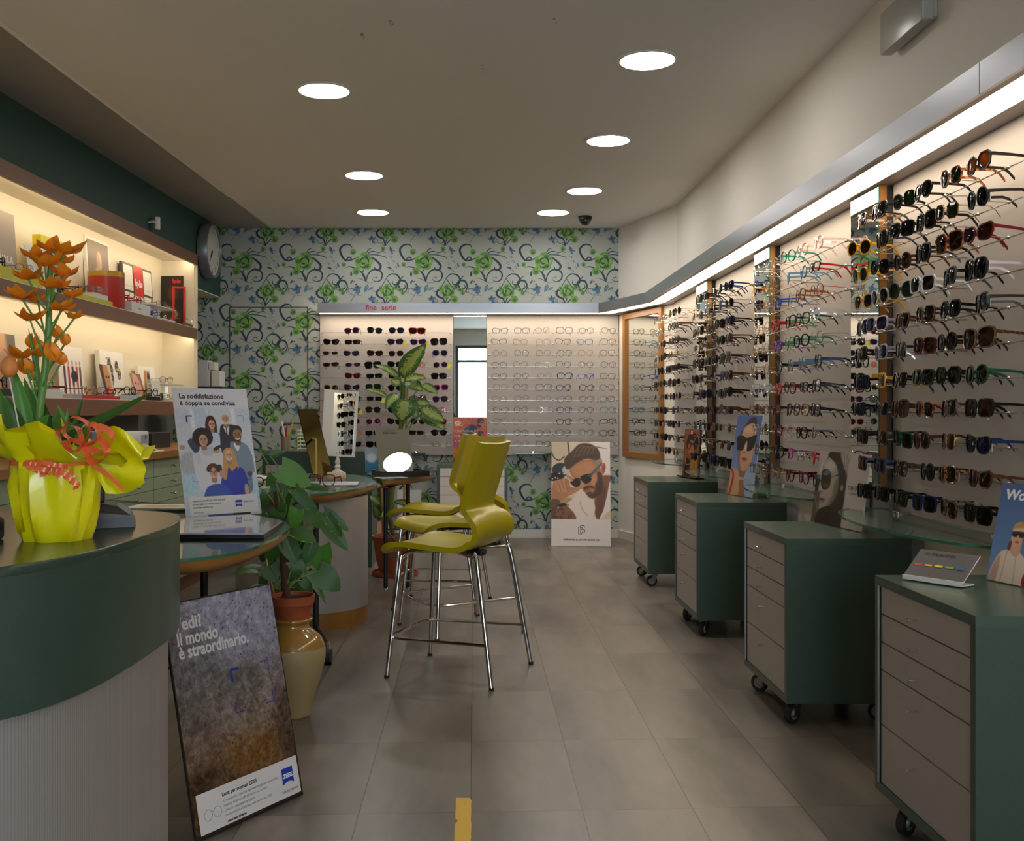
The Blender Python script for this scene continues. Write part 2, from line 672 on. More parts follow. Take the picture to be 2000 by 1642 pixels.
def floor_mat():
    m = mat('floor_tiles', '6a6258', 0.3)
    nt = m.node_tree
    N, L = nt.nodes, nt.links
    p = N['Principled BSDF']
    geo = N.new('ShaderNodeNewGeometry')
    sep = N.new('ShaderNodeSeparateXYZ')
    L.new(geo.outputs['Position'], sep.inputs[0])

    def mth(op, a, b=None):
        n = N.new('ShaderNodeMath')
        n.operation = op
        for i, v in enumerate((a, b)):
            if v is None:
                continue
            if isinstance(v, (int, float)):
                n.inputs[i].default_value = v
            else:
                L.new(v, n.inputs[i])
        return n.outputs[0]
    u = mth('DIVIDE', mth('ADD', sep.outputs[0], 0.007 + 31.2), 0.312)
    v = mth('DIVIDE', mth('ADD', mth('SUBTRACT', sep.outputs[1], mth('MULTIPLY', sep.outputs[0], 0.045)), 62.5 - 3.555), 0.625)
    fu, fv = mth('FRACT', u), mth('FRACT', v)
    iu, iv = mth('FLOOR', u), mth('FLOOR', v)
    du = mth('MULTIPLY', mth('MINIMUM', fu, mth('SUBTRACT', 1.0, fu)), 0.312)
    dv = mth('MULTIPLY', mth('MINIMUM', fv, mth('SUBTRACT', 1.0, fv)), 0.625)
    line = mth('LESS_THAN', mth('MINIMUM', du, mth('MULTIPLY', dv, 1.6)), 0.0016)
    cmb = N.new('ShaderNodeCombineXYZ')
    L.new(iu, cmb.inputs[0])
    L.new(iv, cmb.inputs[1])
    wn = N.new('ShaderNodeTexWhiteNoise')
    L.new(cmb.outputs[0], wn.inputs[0])
    mp = N.new('ShaderNodeMapping')
    mp.inputs['Scale'].default_value = (9, 2.2, 1)
    L.new(geo.outputs['Position'], mp.inputs[0])
    off = N.new('ShaderNodeVectorMath')
    off.operation = 'ADD'
    L.new(mp.outputs[0], off.inputs[0])
    sc = N.new('ShaderNodeVectorMath')
    sc.operation = 'SCALE'
    sc.inputs['Scale'].default_value = 9.0
    L.new(wn.outputs['Color'], sc.inputs[0])
    L.new(sc.outputs[0], off.inputs[1])
    n1 = N.new('ShaderNodeTexNoise')
    n1.inputs['Scale'].default_value = 0.55
    n1.inputs['Detail'].default_value = 4
    n1.inputs['Roughness'].default_value = 0.5
    L.new(off.outputs[0], n1.inputs['Vector'])
    n2 = N.new('ShaderNodeTexNoise')
    n2.inputs['Scale'].default_value = 3.0
    n2.inputs['Detail'].default_value = 5
    L.new(off.outputs[0], n2.inputs['Vector'])
    mixv = mth('ADD', mth('MULTIPLY', n1.outputs['Fac'], 0.78), mth('MULTIPLY', n2.outputs['Fac'], 0.22))
    mixv = mth('ADD', mixv, mth('MULTIPLY', mth('SUBTRACT', wn.outputs['Value'], 0.5), 0.08))
    fac = N.new('ShaderNodeMapRange')
    fac.inputs['From Min'].default_value = 0.30
    fac.inputs['From Max'].default_value = 0.72
    L.new(mixv, fac.inputs['Value'])
    rp = N.new('ShaderNodeMix')
    rp.data_type = 'RGBA'
    L.new(fac.outputs[0], rp.inputs[0])
    rp.inputs[6].default_value = (*lin('4e4a46'), 1)
    rp.inputs[7].default_value = (*lin('80776d'), 1)
    mx = N.new('ShaderNodeMix')
    mx.data_type = 'RGBA'
    L.new(line, mx.inputs[0])
    L.new(rp.outputs[2], mx.inputs[6])
    mx.inputs[7].default_value = (*lin('2b2722'), 1)
    L.new(mx.outputs[2], p.inputs['Base Color'])
    L.new(mth('ADD', mth('MULTIPLY', n1.outputs['Fac'], 0.08), 0.285), p.inputs['Roughness'])
    return m


mb = MB().box((-3.4, YF - 0.2, -0.1), (2.0, YB + 0.3, 0.0))
struct(mb.build('floor', floor_mat()))

# ceiling: flat, with shade along the left painted in as a darker strip beyond a raised bead
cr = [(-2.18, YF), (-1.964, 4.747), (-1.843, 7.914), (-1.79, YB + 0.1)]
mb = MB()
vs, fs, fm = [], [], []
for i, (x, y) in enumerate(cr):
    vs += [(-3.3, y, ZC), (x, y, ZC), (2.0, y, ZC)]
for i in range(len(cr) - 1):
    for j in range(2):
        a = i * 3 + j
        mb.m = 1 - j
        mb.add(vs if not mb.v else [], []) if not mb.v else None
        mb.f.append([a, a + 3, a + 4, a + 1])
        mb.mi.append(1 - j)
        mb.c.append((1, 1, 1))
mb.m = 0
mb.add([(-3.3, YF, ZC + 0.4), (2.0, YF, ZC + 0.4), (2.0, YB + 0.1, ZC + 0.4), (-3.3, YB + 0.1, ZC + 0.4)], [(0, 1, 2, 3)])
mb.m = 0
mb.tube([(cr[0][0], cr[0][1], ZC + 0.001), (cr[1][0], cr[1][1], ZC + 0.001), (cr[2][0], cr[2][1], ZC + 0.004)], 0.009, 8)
struct(mb.build('ceiling', [M_ceil, mat('ceiling_strip_shade', '9d9890', 0.85)]))

# right wall, the slanted corner wall, the shop front wall
mb = MB().box((XR, YF, 0), (XR + 0.2, KY, ZC + 0.3))
struct(mb.build('wall_right', M_white))
mb = MB().prism([(XC, YB), (XR, KY), (XR + 0.2, KY), (XC + 0.2, YB + 0.2), (XC, YB + 0.2)], 0, ZC + 0.3)
struct(mb.build('wall_corner', M_white))
DX0, DX1, DZ = -0.36, 1.45, 2.42      # glazed shop door behind the camera
mb = MB()
mb.box((-3.3, YF - 0.2, 0), (DX0, YF, ZC + 0.3))
mb.box((DX1, YF - 0.2, 0), (XR + 0.2, YF, ZC + 0.3))
mb.box((DX0, YF - 0.2, DZ), (DX1, YF, ZC + 0.3))
struct(mb.build('wall_front', M_white))
mb = MB()
for x0, x1 in ((DX0, DX0 + 0.06), (DX1 - 0.06, DX1)):
    mb.box((x0, YF - 0.14, 0), (x1, YF - 0.06, DZ))
mb.box((DX0 + 0.06, YF - 0.14, DZ - 0.06), (DX1 - 0.06, YF - 0.06, DZ))
mb.box((DX0 + 0.06, YF - 0.14, 2.08), (DX1 - 0.06, YF - 0.06, 2.13))
mb.box((DX0 + 0.06, YF - 0.14, 0), (DX1 - 0.06, YF - 0.06, 0.09))
dr = struct(mb.build('door_2', mat('door_frame_grey', '4c4f54', 0.4, 0.4)))
mb = MB().box((DX0 + 0.06, YF - 0.105, 0.09), (DX1 - 0.06, YF - 0.095, DZ - 0.06))
mb.build('pane', clear_glass('door_glass', (0.95, 0.97, 0.97), 0.04), dr)

# ---- wallpaper: one drop is drawn in 400 units (0.53 m) and repeated
WPC = dict(t='243c4c', n='345468', b='4e7296', g='74a04a', d='44744a', k='2a5444', y='8eb45c')


def wallpaper(mb, x0, x1, z0, z1, yw, s=0.53 / 400, px=0.0, pz=0.0):
    lay = [0]

    def poly(pts, col, ox, oz):
        y = yw - 0.0004 - 0.00003 * lay[0]
        P = [(ox + p[0] * s, oz - p[1] * s) for p in pts]
        if max(p[0] for p in P) < x0 or min(p[0] for p in P) > x1 or max(p[1] for p in P) < z0 or min(p[1] for p in P) > z1:
            return
        A = sum(P[i][0] * P[(i + 1) % len(P)][1] - P[(i + 1) % len(P)][0] * P[i][1] for i in range(len(P)))
        idx = list(range(len(P)))
        if A < 0:
            idx.reverse()
        mb.m = 'tnbgdky'.index(col) + 1
        mb.add([(p[0], y, p[1]) for p in P], [idx])

    def ribbon(pts, w0, w1, col, ox, oz, mid=None):
        lay[0] += 1
        P = catmull(pts, 5, False)
        L, R = [], []
        n = len(P)
        for i, p in enumerate(P):
            a, b = P[max(i - 1, 0)], P[min(i + 1, n - 1)]
            dx, dy = b[0] - a[0], b[1] - a[1]
            q = math.hypot(dx, dy) or 1
            t = i / (n - 1)
            w = 0.62 * ((w0 + (w1 - w0) * t) + (0 if mid is None else mid * math.sin(PI * t)))
            L.append((p[0] - dy / q * w, p[1] + dx / q * w))
            R.append((p[0] + dy / q * w, p[1] - dx / q * w))
        for i in range(n - 1):
            poly([L[i], L[i + 1], R[i + 1], R[i]], col, ox, oz)

    def rose(cx, cy, r, ox, oz, seed):
        rg = random.Random(seed)
        lay[0] += 1
        pts = []
        for k in range(14):
            a = 2 * PI * k / 14
            q = r * (1.0 + 0.13 * math.cos(5 * a + seed) + rg.uniform(-.06, .06))
            pts.append((cx + q * math.cos(a), cy + q * 0.95 * math.sin(a)))
        poly(catmull(pts, 3), 'g', ox, oz)
        lay[0] += 1
        for k in range(6):
            a = 2 * PI * k / 6 + seed
            ax, ay = cx + .6 * r * math.cos(a), cy + .6 * r * math.sin(a)
            q = [(ax + .3 * r * math.cos(b) * (1 if abs(math.sin(b)) > .3 else .8), ay + .22 * r * math.sin(b)) for b in [j * PI / 4 for j in range(8)]]
            poly(q, 'y' if k % 2 else 'd', ox, oz)
        for k in range(4):
            a = 1.9 * k + seed
            rr = r * (.25 + .13 * k)
            ribbon([(cx + rr * math.cos(a + j * .5), cy + rr * math.sin(a + j * .5)) for j in range(5)], 1.5, 1.5, 'k' if k % 2 else 't', ox, oz, mid=r * .12)
        for k in range(5):
            a = 1.25 * k + seed * 2
            ribbon([(cx + r * .95 * math.cos(a), cy + r * .95 * math.sin(a)), (cx + r * .62 * math.cos(a + .2), cy + r * .62 * math.sin(a + .2))], 1, 3, 'k', ox, oz)

    def bud(cx, cy, r, ox, oz):
        lay[0] += 1
        poly([(cx + r * math.cos(a) * (1 + .1 * math.cos(3 * a)), cy + r * math.sin(a)) for a in [j * PI / 5 for j in range(10)]], 'g', ox, oz)
        lay[0] += 1
        poly([(cx + r * .6 * math.cos(a), cy + r * .25 + r * .45 * math.sin(a)) for a in [j * PI / 4 for j in range(8)]], 'd', ox, oz)
        for k in (-1, 0, 1):
            ribbon([(cx + k * r * .55, cy - r * .9), (cx + k * r * .2, cy + r * .2)], 1, 2.5, 'k', ox, oz)

    def leaf(x, y, ln, w, ang, col, ox, oz, c2=None):
        lay[0] += 1
        a = math.radians(ang)
        c, sn = math.cos(a), math.sin(a)
        pts = [(0, 0), (.3, -.5), (.62, -.42), (1, 0), (.7, .35), (.35, .5)]
        poly([(x + c * u * ln - sn * v * w, y + sn * u * ln + c * v * w) for u, v in pts], col, ox, oz)
        if c2:
            lay[0] += 1
            pts = [(.1, 0), (.35, -.3), (.7, 0), (.4, .1)]
            poly([(x + c * u * ln - sn * v * w, y + sn * u * ln + c * v * w) for u, v in pts], c2, ox, oz)

    ni0, ni1 = int((x0 - px) / (400 * s)) - 1, int((x1 - px) / (400 * s)) + 1
    nj0, nj1 = int((z0 - pz) / (400 * s)) - 1, int((z1 - pz) / (400 * s)) + 2
    for i in range(ni0, ni1 + 1):
        for j in range(nj0, nj1 + 1):
            ox, oz = px + i * 400 * s, pz + j * 400 * s
            o = (ox, oz)
            lay[0] = 0
            # main motif round the large rose at (150, 150)
            ribbon([(165, 285), (150, 240), (112, 205), (60, 185), (25, 190)], 6, 2, 't', *o, mid=4)
            ribbon([(165, 285), (176, 240), (205, 208), (245, 205), (272, 232), (265, 270), (232, 285), (205, 268)], 5, 2, 't', *o, mid=5)
            ribbon([(160, 280), (120, 262), (95, 262)], 4, 1, 't', *o)
            ribbon([(162, 282), (140, 232), (150, 205)], 3, 6, 't', *o)
            ribbon([(158, 120), (200, 122), (238, 148), (262, 178), (252, 205), (228, 205), (222, 186)], 3, 4, 't', *o, mid=9)
            ribbon([(118, 112), (80, 134), (30, 142), (0, 105), (-8, 66), (22, 38), (58, 40), (72, 62)], 3, 2, 't', *o, mid=9)
            ribbon([(30, 140), (48, 122), (66, 128), (62, 142)], 5, 2, 't', *o, mid=4)
            ribbon([(165, 105), (205, 82), (250, 92)], 4, 1, 't', *o, mid=3)
            ribbon([(170, 108), (220, 104), (290, 118), (302, 132)], 4, 1, 'n', *o, mid=3)
            ribbon([(160, 105), (182, 70), (205, 62)], 4, 1, 'n', *o, mid=3)
            ribbon([(240, 95), (275, 84), (298, 92)], 2, 1, 't', *o, mid=3)
            rose(150, 150, 61, *o, 1.0)
            bud(98, 215, 27, *o)
            bud(78, 86, 21, *o)
            bud(16, 170, 16, *o)
            leaf(178, 300, 62, 26, 112, 'b', *o, 'g')
            ribbon([(165, 285), (182, 292), (215, 290)], 3, 1, 'n', *o)
            # second motif round the smaller rose at (310, -50)
            ribbon([(292, 45), (280, 0), (250, -15), (235, -38), (250, -60), (270, -45), (262, -30)], 5, 2, 't', *o, mid=8)
            ribbon([(292, 45), (300, 10), (312, -10)], 4, 6, 't', *o)
            ribbon([(292, 45), (322, 10), (345, -10)], 4, 3, 't', *o, mid=2)
            ribbon([(292, 45), (262, 30), (215, 14), (200, -6)], 4, 1, 'n', *o)
            ribbon([(330, -70), (370, -85), (405, -62), (420, -40)], 4, 1, 't', *o, mid=4)
            ribbon([(420, -40), (440, -80), (425, -118), (392, -122), (372, -104), (380, -88)], 2, 2, 't', *o, mid=8)
            rose(310, -50, 50, *o, 2.3)
            bud(355, 2, 25, *o)
            bud(278, 66, 17, *o)
            bud(410, -40, 15, *o)
            bud(365, -82, 17, *o)
            leaf(322, 48, 56, 22, 68, 'b', *o, 'n')
            # blue three-lobed flowers and sprigs
            for cx, cy in ((100, -55), (205, 345 - 400 + 60), (110, 335)):
                for a in (200, 262, 325, 60):
                    leaf(cx, cy, 30, 20, a, 'b' if a != 262 else 'n', *o)
            ribbon([(60, 20), (80, -10), (100, -50)], 2, 2, 'n', *o)
            ribbon([(110, 340), (60, 330), (45, 350), (80, 372), (140, 380)], 3, 1, 'n', *o)
            leaf(66, 262 - 10, 40, 14, 270, 't', *o)
            leaf(60, 300, 34, 12, 300, 'n', *o)
            ribbon([(300, 260), (330, 235), (372, 240), (392, 275), (375, 305), (345, 300), (342, 278)], 3, 2, 't', *o, mid=6)
            ribbon([(300, 262), (318, 290), (350, 330), (392, 338)], 3, 1, 'n', *o, mid=3)
            ribbon([(20, 245), (0, 262), (-20, 300), (-2, 335), (25, 325), (22, 305)], 2, 2, 't', *o, mid=6)
            ribbon([(205, 345), (240, 350), (262, 330), (300, 262)], 2, 3, 'n', *o, mid=2)
            bud(392, 338, 15, *o)
            bud(262, 330, 14, *o)
            leaf(340, 200, 40, 15, 200, 'n', *o)
            leaf(215, 320, 44, 16, 150, 'b', *o, 'g')
            leaf(385, 190, 36, 14, 250, 'b', *o)
            for k, (ax, ay) in enumerate(((320, 120), (335, 150), (300, 165), (350, 190), (330, 215), (205, 30), (225, 10), (190, 15), (30, 330), (18, 352))):
                ribbon([(ax, ay), (ax + 12, ay - 8), (ax + 20, ay + 2), (ax + 12, ay + 8)], 1.5, 2.5, 'n' if k % 2 else 't', *o)
            for k, (ax, ay) in enumerate(((268, 20), (282, -8), (225, 258), (236, 262), (80, 290), (90, 300), (100, 296), (346, 95), (356, 84))):
                leaf(ax, ay, 16, 7, 30 + 70 * k, 't', *o)


M_wp = mat('wallpaper_ground', 'adb3ab', 0.6, noise=(120, 0.05))
WPM = [M_wp] + [mat('wallpaper_ink_' + k, WPC[k], 0.6) for k in 'tnbgdky']
mb = MB()
mb.box((-3.1, YB, 0), (XC + 0.2, YB + 0.2, ZC + 0.3))
# registration taken from the flowers in the photograph
fx = at(380 + 330 / 3.421, 0, YB).x - 150 * 0.53 / 400
fz = at(0, 420 + 310 / 3.421, YB).z + 150 * 0.53 / 400
wallpaper(mb, -2.75, XC, 0.07, ZC, YB, px=fx, pz=fz)
struct(mb.build('wall_back', WPM))

# flush door papered over: dark joint round it and a small lever
a, b = at(448.7, 600, YB), at(601, 600, YB)
mb = MB()
for x in (a.x, b.x):
    mb.box((x - 0.004, YB - 0.003, 0.0), (x + 0.004, YB - 0.001, a.z))
mb.box((a.x - 0.004, YB - 0.003, a.z - 0.003), (b.x + 0.004, YB - 0.001, a.z + 0.004))
dr = struct(mb.build('door_1', mat('door_joint', '3c3a30', 0.7)))
mb = MB().cyl((b.x - 0.06, YB, 1.01), (b.x - 0.06, YB - 0.05, 1.01), 0.009)
mb.tube([(b.x - 0.05, YB - 0.05, 1.01), (b.x - 0.2, YB - 0.05, 1.012)], 0.008)
mb.build('handle', M_steel, dr)

# left: recessed grey wall, green wall above the shelves, green bulkhead over the alcove
mb = MB().prism([(xl(YF, -0.42), YF), (xl(YB, -0.42), YB), (-3.3, YB), (-3.3, YF)], 0, ZC + 0.3)
struct(mb.build('wall_left', mat('alcove_grey_paint', '8d8b86', 0.7)))
YE = 8.43                       # end of the shelf unit
mb = MB().prism([(xl(YF), YF), (xl(YE), YE), (xl(YE, -0.41), YE), (xl(YF, -0.41), YF)], 2.36, ZC + 0.25)
mb.prism([(xl(YE), YE), (xl(YB), YB - 0.001), (xl(YB, -0.41), YB - 0.001), (xl(YE, -0.41), YE)], 2.125, ZC + 0.25)
struct(mb.build('wall_left_upper', M_dkgreen))
mb = MB().prism([(xl(YE), YE), (xl(YB), YB - 0.002), (xl(YB, -0.41), YB - 0.002), (xl(YE, -0.41), YE)], 2.117, 2.1245)
struct(mb.build('trim_1', M_cream))
# skirting
mb = MB().box((-2.6, YB - 0.012, 0), (XC, YB, 0.072))
struct(mb.build('baseboard_back', M_skirt))
ddx, ddy = XR - XC, KY - YB
q = math.hypot(ddx, ddy)
nx, ny = ddy / q * 0.012, -ddx / q * 0.012
mb = MB().prism([(XC + nx, YB + ny), (XR + nx, KY + ny), (XR, KY), (XC, YB)], 0, 0.072)
struct(mb.build('baseboard_corner', M_skirt))
mb = MB().box((XR - 0.012, YF, 0), (XR, KY, 0.072))
struct(mb.build('baseboard_right', M_skirt))

# ------------------------------------------------------------------ ceiling fittings
M_disc = emit('downlight_diffuser', (1.0, 0.955, 0.90), E_DOWN)
WHERE = ['nearest of the right-hand row', 'nearest of the left-hand row', 'second of the left-hand row', 'farthest of the left-hand row',
         'second of the right-hand row', 'third of the right-hand row', 'farthest of the right-hand row, beside the dome camera']
for k, (px, py) in enumerate(((1264.5, 116.6), (633, 176), (711, 341.6), (728, 414), (1188, 273.7), (1141.5, 371.8), (1080, 414.4))):
    d = (ZC - HC) * F / (802 - py)
    p = at(px, py, d)
    t = thing('ceiling_downlight', 'round white recessed ceiling light, ' + WHERE[k], 'ceiling light', (p.x, p.y, ZC), group='round recessed ceiling lights')
    mb = MB().lathe([(0.125, -0.0005), (0.143, -0.0005), (0.143, -0.006), (0.137, -0.009), (0.125, -0.007)], 48, cap0=False, cap1=False)
    mb.build('rim', M_skirt, t, smooth=True)
    mb = MB().add([(0.126 * math.cos(2 * PI * i / 48), 0.126 * math.sin(2 * PI * i / 48), -0.0065) for i in range(48)], [tuple(reversed(range(48)))])
    mb.build('diffuser', M_disc, t)

t = thing('dome_camera', 'small black dome security camera under the ceiling near the wallpapered wall', 'security camera', at(1143, 423, 8.72))
t.location.z = ZC
mb = MB().lathe([(0.056, 0), (0.057, -0.028), (0.05, -0.034)], 32)
mb.build('housing', M_black, t, smooth=True)
mb = MB().lathe([(0.0465 * math.cos(k * PI / 16), -0.034 - 0.043 * math.sin(k * PI / 16)) for k in range(9)], 32, cap0=False, cap1=False)
mb.build('dome', mat('smoked_dome', '101012', 0.06, coat=0.6), t, smooth=True)

for k, (px, py, w) in enumerate(((762, 40, 'left of the nearest right-hand downlight'), (1082, 37, 'closest to the nearest right-hand downlight'),
                                 (707, 66, 'closest to the nearest left-hand downlight'), (942, 128, 'midway between the two nearest downlights'))):
    d = (ZC - HC) * F / (802 - py)
    p = at(px, py, d)
    mb = MB().cyl((0, 0, 0), (0, 0, -0.006), 0.007)
    mb.tube([(0, 0, -0.004), (0, 0, -0.014), (0.005, 0, -0.021), (0.011, 0, -0.016), (0.010, 0, -0.010)], 0.0016, 6)
    o = mb.build('ceiling_hook', M_steel, loc=(p.x, p.y, ZC))
    tag(o, 'tiny metal hook screwed into the ceiling, ' + w, 'hook', 'ceiling hooks')

# emergency light high on the right wall
t = thing('emergency_light', 'clear plastic box emergency light high on the right wall', 'emergency light')
p0, zt, zb = 3.2, 2.60, 2.475
y0 = XR * F / (1750 - 925.0)
mb = MB()
mb.rbox((XR - 0.018, y0 - 0.36, 2.475), (XR, y0 - 0.012, 2.605), 0.004)
mb.build('back_plate', mat('emergency_light_body', 'b9b4a8', 0.5), t)
mb = MB()
mb.rbox((XR - 0.062, y0 - 0.372, 2.462), (XR - 0.018, y0, 2.615), 0.008)
mb.build('cover', clear_glass('emergency_cover', (0.93, 0.93, 0.91), 0.05, 0.3, (0.5, 0.49, 0.45), 0.8), t, smooth=True)
mb = MB()
mb.cyl((XR - 0.04, y0 - 0.34, 2.50), (XR - 0.04, y0 - 0.03, 2.50), 0.008)
mb.build('lamp_tube', M_frost, t, smooth=True)

# ------------------------------------------------------------------ light canopies above the racks
M_strip = emit('canopy_light_strip', (1.0, 0.82, 0.61), E_STRIP)
ZT, ZBt = HC + 0.925, HC + 0.845
M_soff = mat('canopy_soffit', '8d8680', 0.45)


def canopy(name, label, path, walls, mit0, mit1):
    """path: outer lower edge a->b (wall on the right of a->b seen from above is 'walls')"""
    t = thing(name, label, 'light canopy')
    (ax, ay), (bx, by) = path
    (cx, cy), (dx, dy) = walls            # a's and b's counterpart on the wall

    def L(p, q, s):
        return (p[0] + (q[0] - p[0]) * s, p[1] + (q[1] - p[1]) * s)
    A, B, C_, D_ = (ax, ay), (bx, by), (cx, cy), (dx, dy)

    def strip(s0, s1):
        return [L(A, C_, s0), L(B, D_, s0), L(B, D_, s1), L(A, C_, s1)]
    mb = MB()
    mb.prism(strip(0, 0.05), ZBt - 0.004, ZT)
    mb.build('fascia', M_alu, t)
    mb = MB()
    mb.prism(strip(0.05, 1.0), ZT - 0.02, ZT)
    mb.prism(strip(0.05, 0.17), ZBt, ZBt + 0.012)
    mb.prism(strip(0.60, 1.0), ZBt, ZBt + 0.012)
    mb.prism(strip(0.05, 0.06), ZBt + 0.012, ZT - 0.02)
    mb.build('soffit', M_soff, t)
    mb = MB()
    P = strip(0.17, 0.60)
    mb.add([(p[0], p[1], ZBt + 0.004) for p in P], [(0, 1, 2, 3)])
    # keep the lamp face looking down
    n = (Vector(mb.v[1]) - Vector(mb.v[0])).cross(Vector(mb.v[2]) - Vector(mb.v[1]))
    if n.z > 0:
        mb.f = [list(reversed(f)) for f in mb.f]
    mb.build('light_strip', M_strip, t)
    return t


XO, DK = 1.343, 8.21
C1 = (1.079, 9.03)
seam = 2.79
canopy('light_canopy', 'long grey metal light canopy along the right wall', ((XO, DK), (XO, seam)), ((XR - 0.001, KY), (XR - 0.001, seam)), 0, 0)
canopy('light_canopy', 'nearest short length of grey metal light canopy on the right wall', ((XO, seam - 0.003), (XO, 0.3)), ((XR - 0.001, seam - 0.003), (XR - 0.001, 0.3)), 0, 0)
canopy('light_canopy', 'short slanted grey light canopy above the wood framed mirror', (C1, (XO - 0.0008, DK + 0.002)), ((XC - 0.001, YB - 0.002), (XR - 0.002, KY + 0.003)), 0, 0)
tb = canopy('light_canopy', 'grey metal light canopy lettered fine serie above the back racks', ((-1.343, 9.03), (C1[0] - 0.003, 9.03)), ((-1.343, YB - 0.001), (XC - 0.003, YB - 0.001)), 0, 0)
vs, fs = text_geo('fine', 0.066, 0.0016)
mb = MB().add([(v[0], 0, v[1]) for v in vs], fs)
o = mb.build('lettering', mat('sign_red', 'a8352c', 0.4), tb, loc=(at(714, 0, 9.03).x, 9.027, at(0, 605.5, 9.03).z))
vs, fs = text_geo('serie', 0.066, 0.0016)
mb = MB().add([(v[0], 0, v[1]) for v in vs], fs)
o = mb.build('lettering', MATS['sign_red'], tb, loc=(at(745, 0, 9.03).x, 9.027, at(0, 605.5, 9.03).z))

# ------------------------------------------------------------------ spectacles
def tortoise(name, a, b, scale=90):
    if name in MATS:
        return MATS[name]
    m = mat(name, a, 0.15, coat=0.4)
    nt = m.node_tree
    tc = nt.nodes.new('ShaderNodeTexCoord')
    nz = nt.nodes.new('ShaderNodeTexNoise')
    nz.inputs['Scale'].default_value = scale
    nz.inputs['Detail'].default_value = 2
    rp = nt.nodes.new('ShaderNodeValToRGB')
    rp.color_ramp.elements[0].position = 0.44
    rp.color_ramp.elements[0].color = (*lin(b), 1)
    rp.color_ramp.elements[1].position = 0.58
    rp.color_ramp.elements[1].color = (*lin(a), 1)
    nt.links.new(tc.outputs['Object'], nz.inputs['Vector'])
    nt.links.new(nz.outputs[0], rp.inputs[0])
    nt.links.new(rp.outputs[0], nt.nodes['Principled BSDF'].inputs['Base Color'])
    return m


def acet(n, c, r=0.14):
    return mat('acetate_' + n, c, r + 0.08, spec=0.2)


FR = {
    'black': (acet('black', '131214'), 'black'), 'navy': (acet('navy', '1d2a52'), 'dark blue'), 'brown': (acet('brown', '4a2a1a'), 'dark brown'),
    'tort': (tortoise('acetate_tortoise', 'b0662a', '2e1609'), 'tortoiseshell'), 'dtort': (tortoise('acetate_dark_tortoise', '5c3316', '1a0e08'), 'dark tortoiseshell'),
    'amber': (tortoise('acetate_amber', 'b86a24', '5a2810'), 'amber tortoiseshell'), 'orange': (acet('orange', 'c85a22'), 'orange'),
    'yellow': (acet('yellow', 'dca01c'), 'yellow'), 'white': (acet('white', 'd8d8dc'), 'white'), 'red': (acet('red', 'a81e24'), 'red'),
    'burg': (acet('burgundy', '5c1420'), 'burgundy'), 'pink': (acet('pink', 'c85878'), 'pink'), 'magenta': (acet('magenta', '9a1a72'), 'magenta'),
    'green': (acet('green', '16402f'), 'dark green'), 'teal': (acet('teal', '12806e'), 'teal'), 'lime': (acet('lime', '4aa04a'), 'green'),
    'blue': (acet('blue', '3a4ea8'), 'blue'), 'sky': (acet('sky', '5a82a0'), 'pale blue'), 'purple': (acet('purple', '6a3a8a'), 'purple'),
    'beige': (acet('beige', 'a8947c'), 'beige'), 'tan': (tortoise('acetate_tan', 'b08a52', '7a5a30'), 'tan'), 'grey': (acet('grey', '6a6e74'), 'grey'),
    'clear': (clear_glass('acetate_crystal', (0.86, 0.86, 0.88), 0.14, 0.05, (0.75, 0.75, 0.8), 0.35), 'clear'),
    'lilac': (clear_glass('acetate_lilac', (0.80, 0.78, 0.92), 0.14, 0.05, (0.6, 0.58, 0.75), 0.35), 'clear lilac'),
    'blush': (clear_glass('acetate_blush', (0.95, 0.82, 0.80), 0.14, 0.05, (0.8, 0.6, 0.58), 0.35), 'clear pink'),
    'gold': (mat('frame_gold', '9a7440', 0.22, 1.0), 'gold metal'), 'silver': (mat('frame_silver', 'aaa8a4', 0.2, 1.0), 'silver metal'),
    'rose': (mat('frame_rose_gold', '8a6656', 0.3, 0.1), 'rose gold metal'), 'gun': (mat('frame_gunmetal', '242221', 0.3, 0.1), 'dark metal'),
    'copper': (mat('frame_copper', '43281a', 0.3, 0.1), 'brown metal'),
}
LN = {
    'k': (mat('lens_grey', '100f11', 0.05, spec=0.06), 'grey'), 'n': (mat('lens_brown', '20120b', 0.05, spec=0.06), 'brown'),
    'g': (mat('lens_green', '18200f', 0.05, spec=0.06), 'green'), 'b': (mat('lens_blue', '121834', 0.05, spec=0.06), 'blue'),
    'o': (mat('lens_orange', '8a4212', 0.05, spec=0.06), 'orange'), 'p': (mat('lens_violet', '241a30', 0.05, spec=0.06), 'violet'),
    'y': (mat('lens_yellow', '96701c', 0.05, spec=0.06), 'yellow'), 'r': (mat('lens_rose', 'b06a5a', 0.05, coat=0.6), 'rose'),
    'l': (clear_glass('lens_olive', (0.36, 0.4, 0.16), 0.10), 'olive'), 'd': (clear_glass('lens_smoke', (0.16, 0.15, 0.15), 0.10), 'smoky'),
    't': (clear_glass('lens_tea', (0.38, 0.22, 0.12), 0.10), 'tea'), 'i': (clear_glass('lens_pink', (0.72, 0.36, 0.46), 0.10), 'pink'),
    'c': (clear_glass('lens_clear', (0.95, 0.96, 0.96), 0.015, graze=0.12), 'clear'),
}
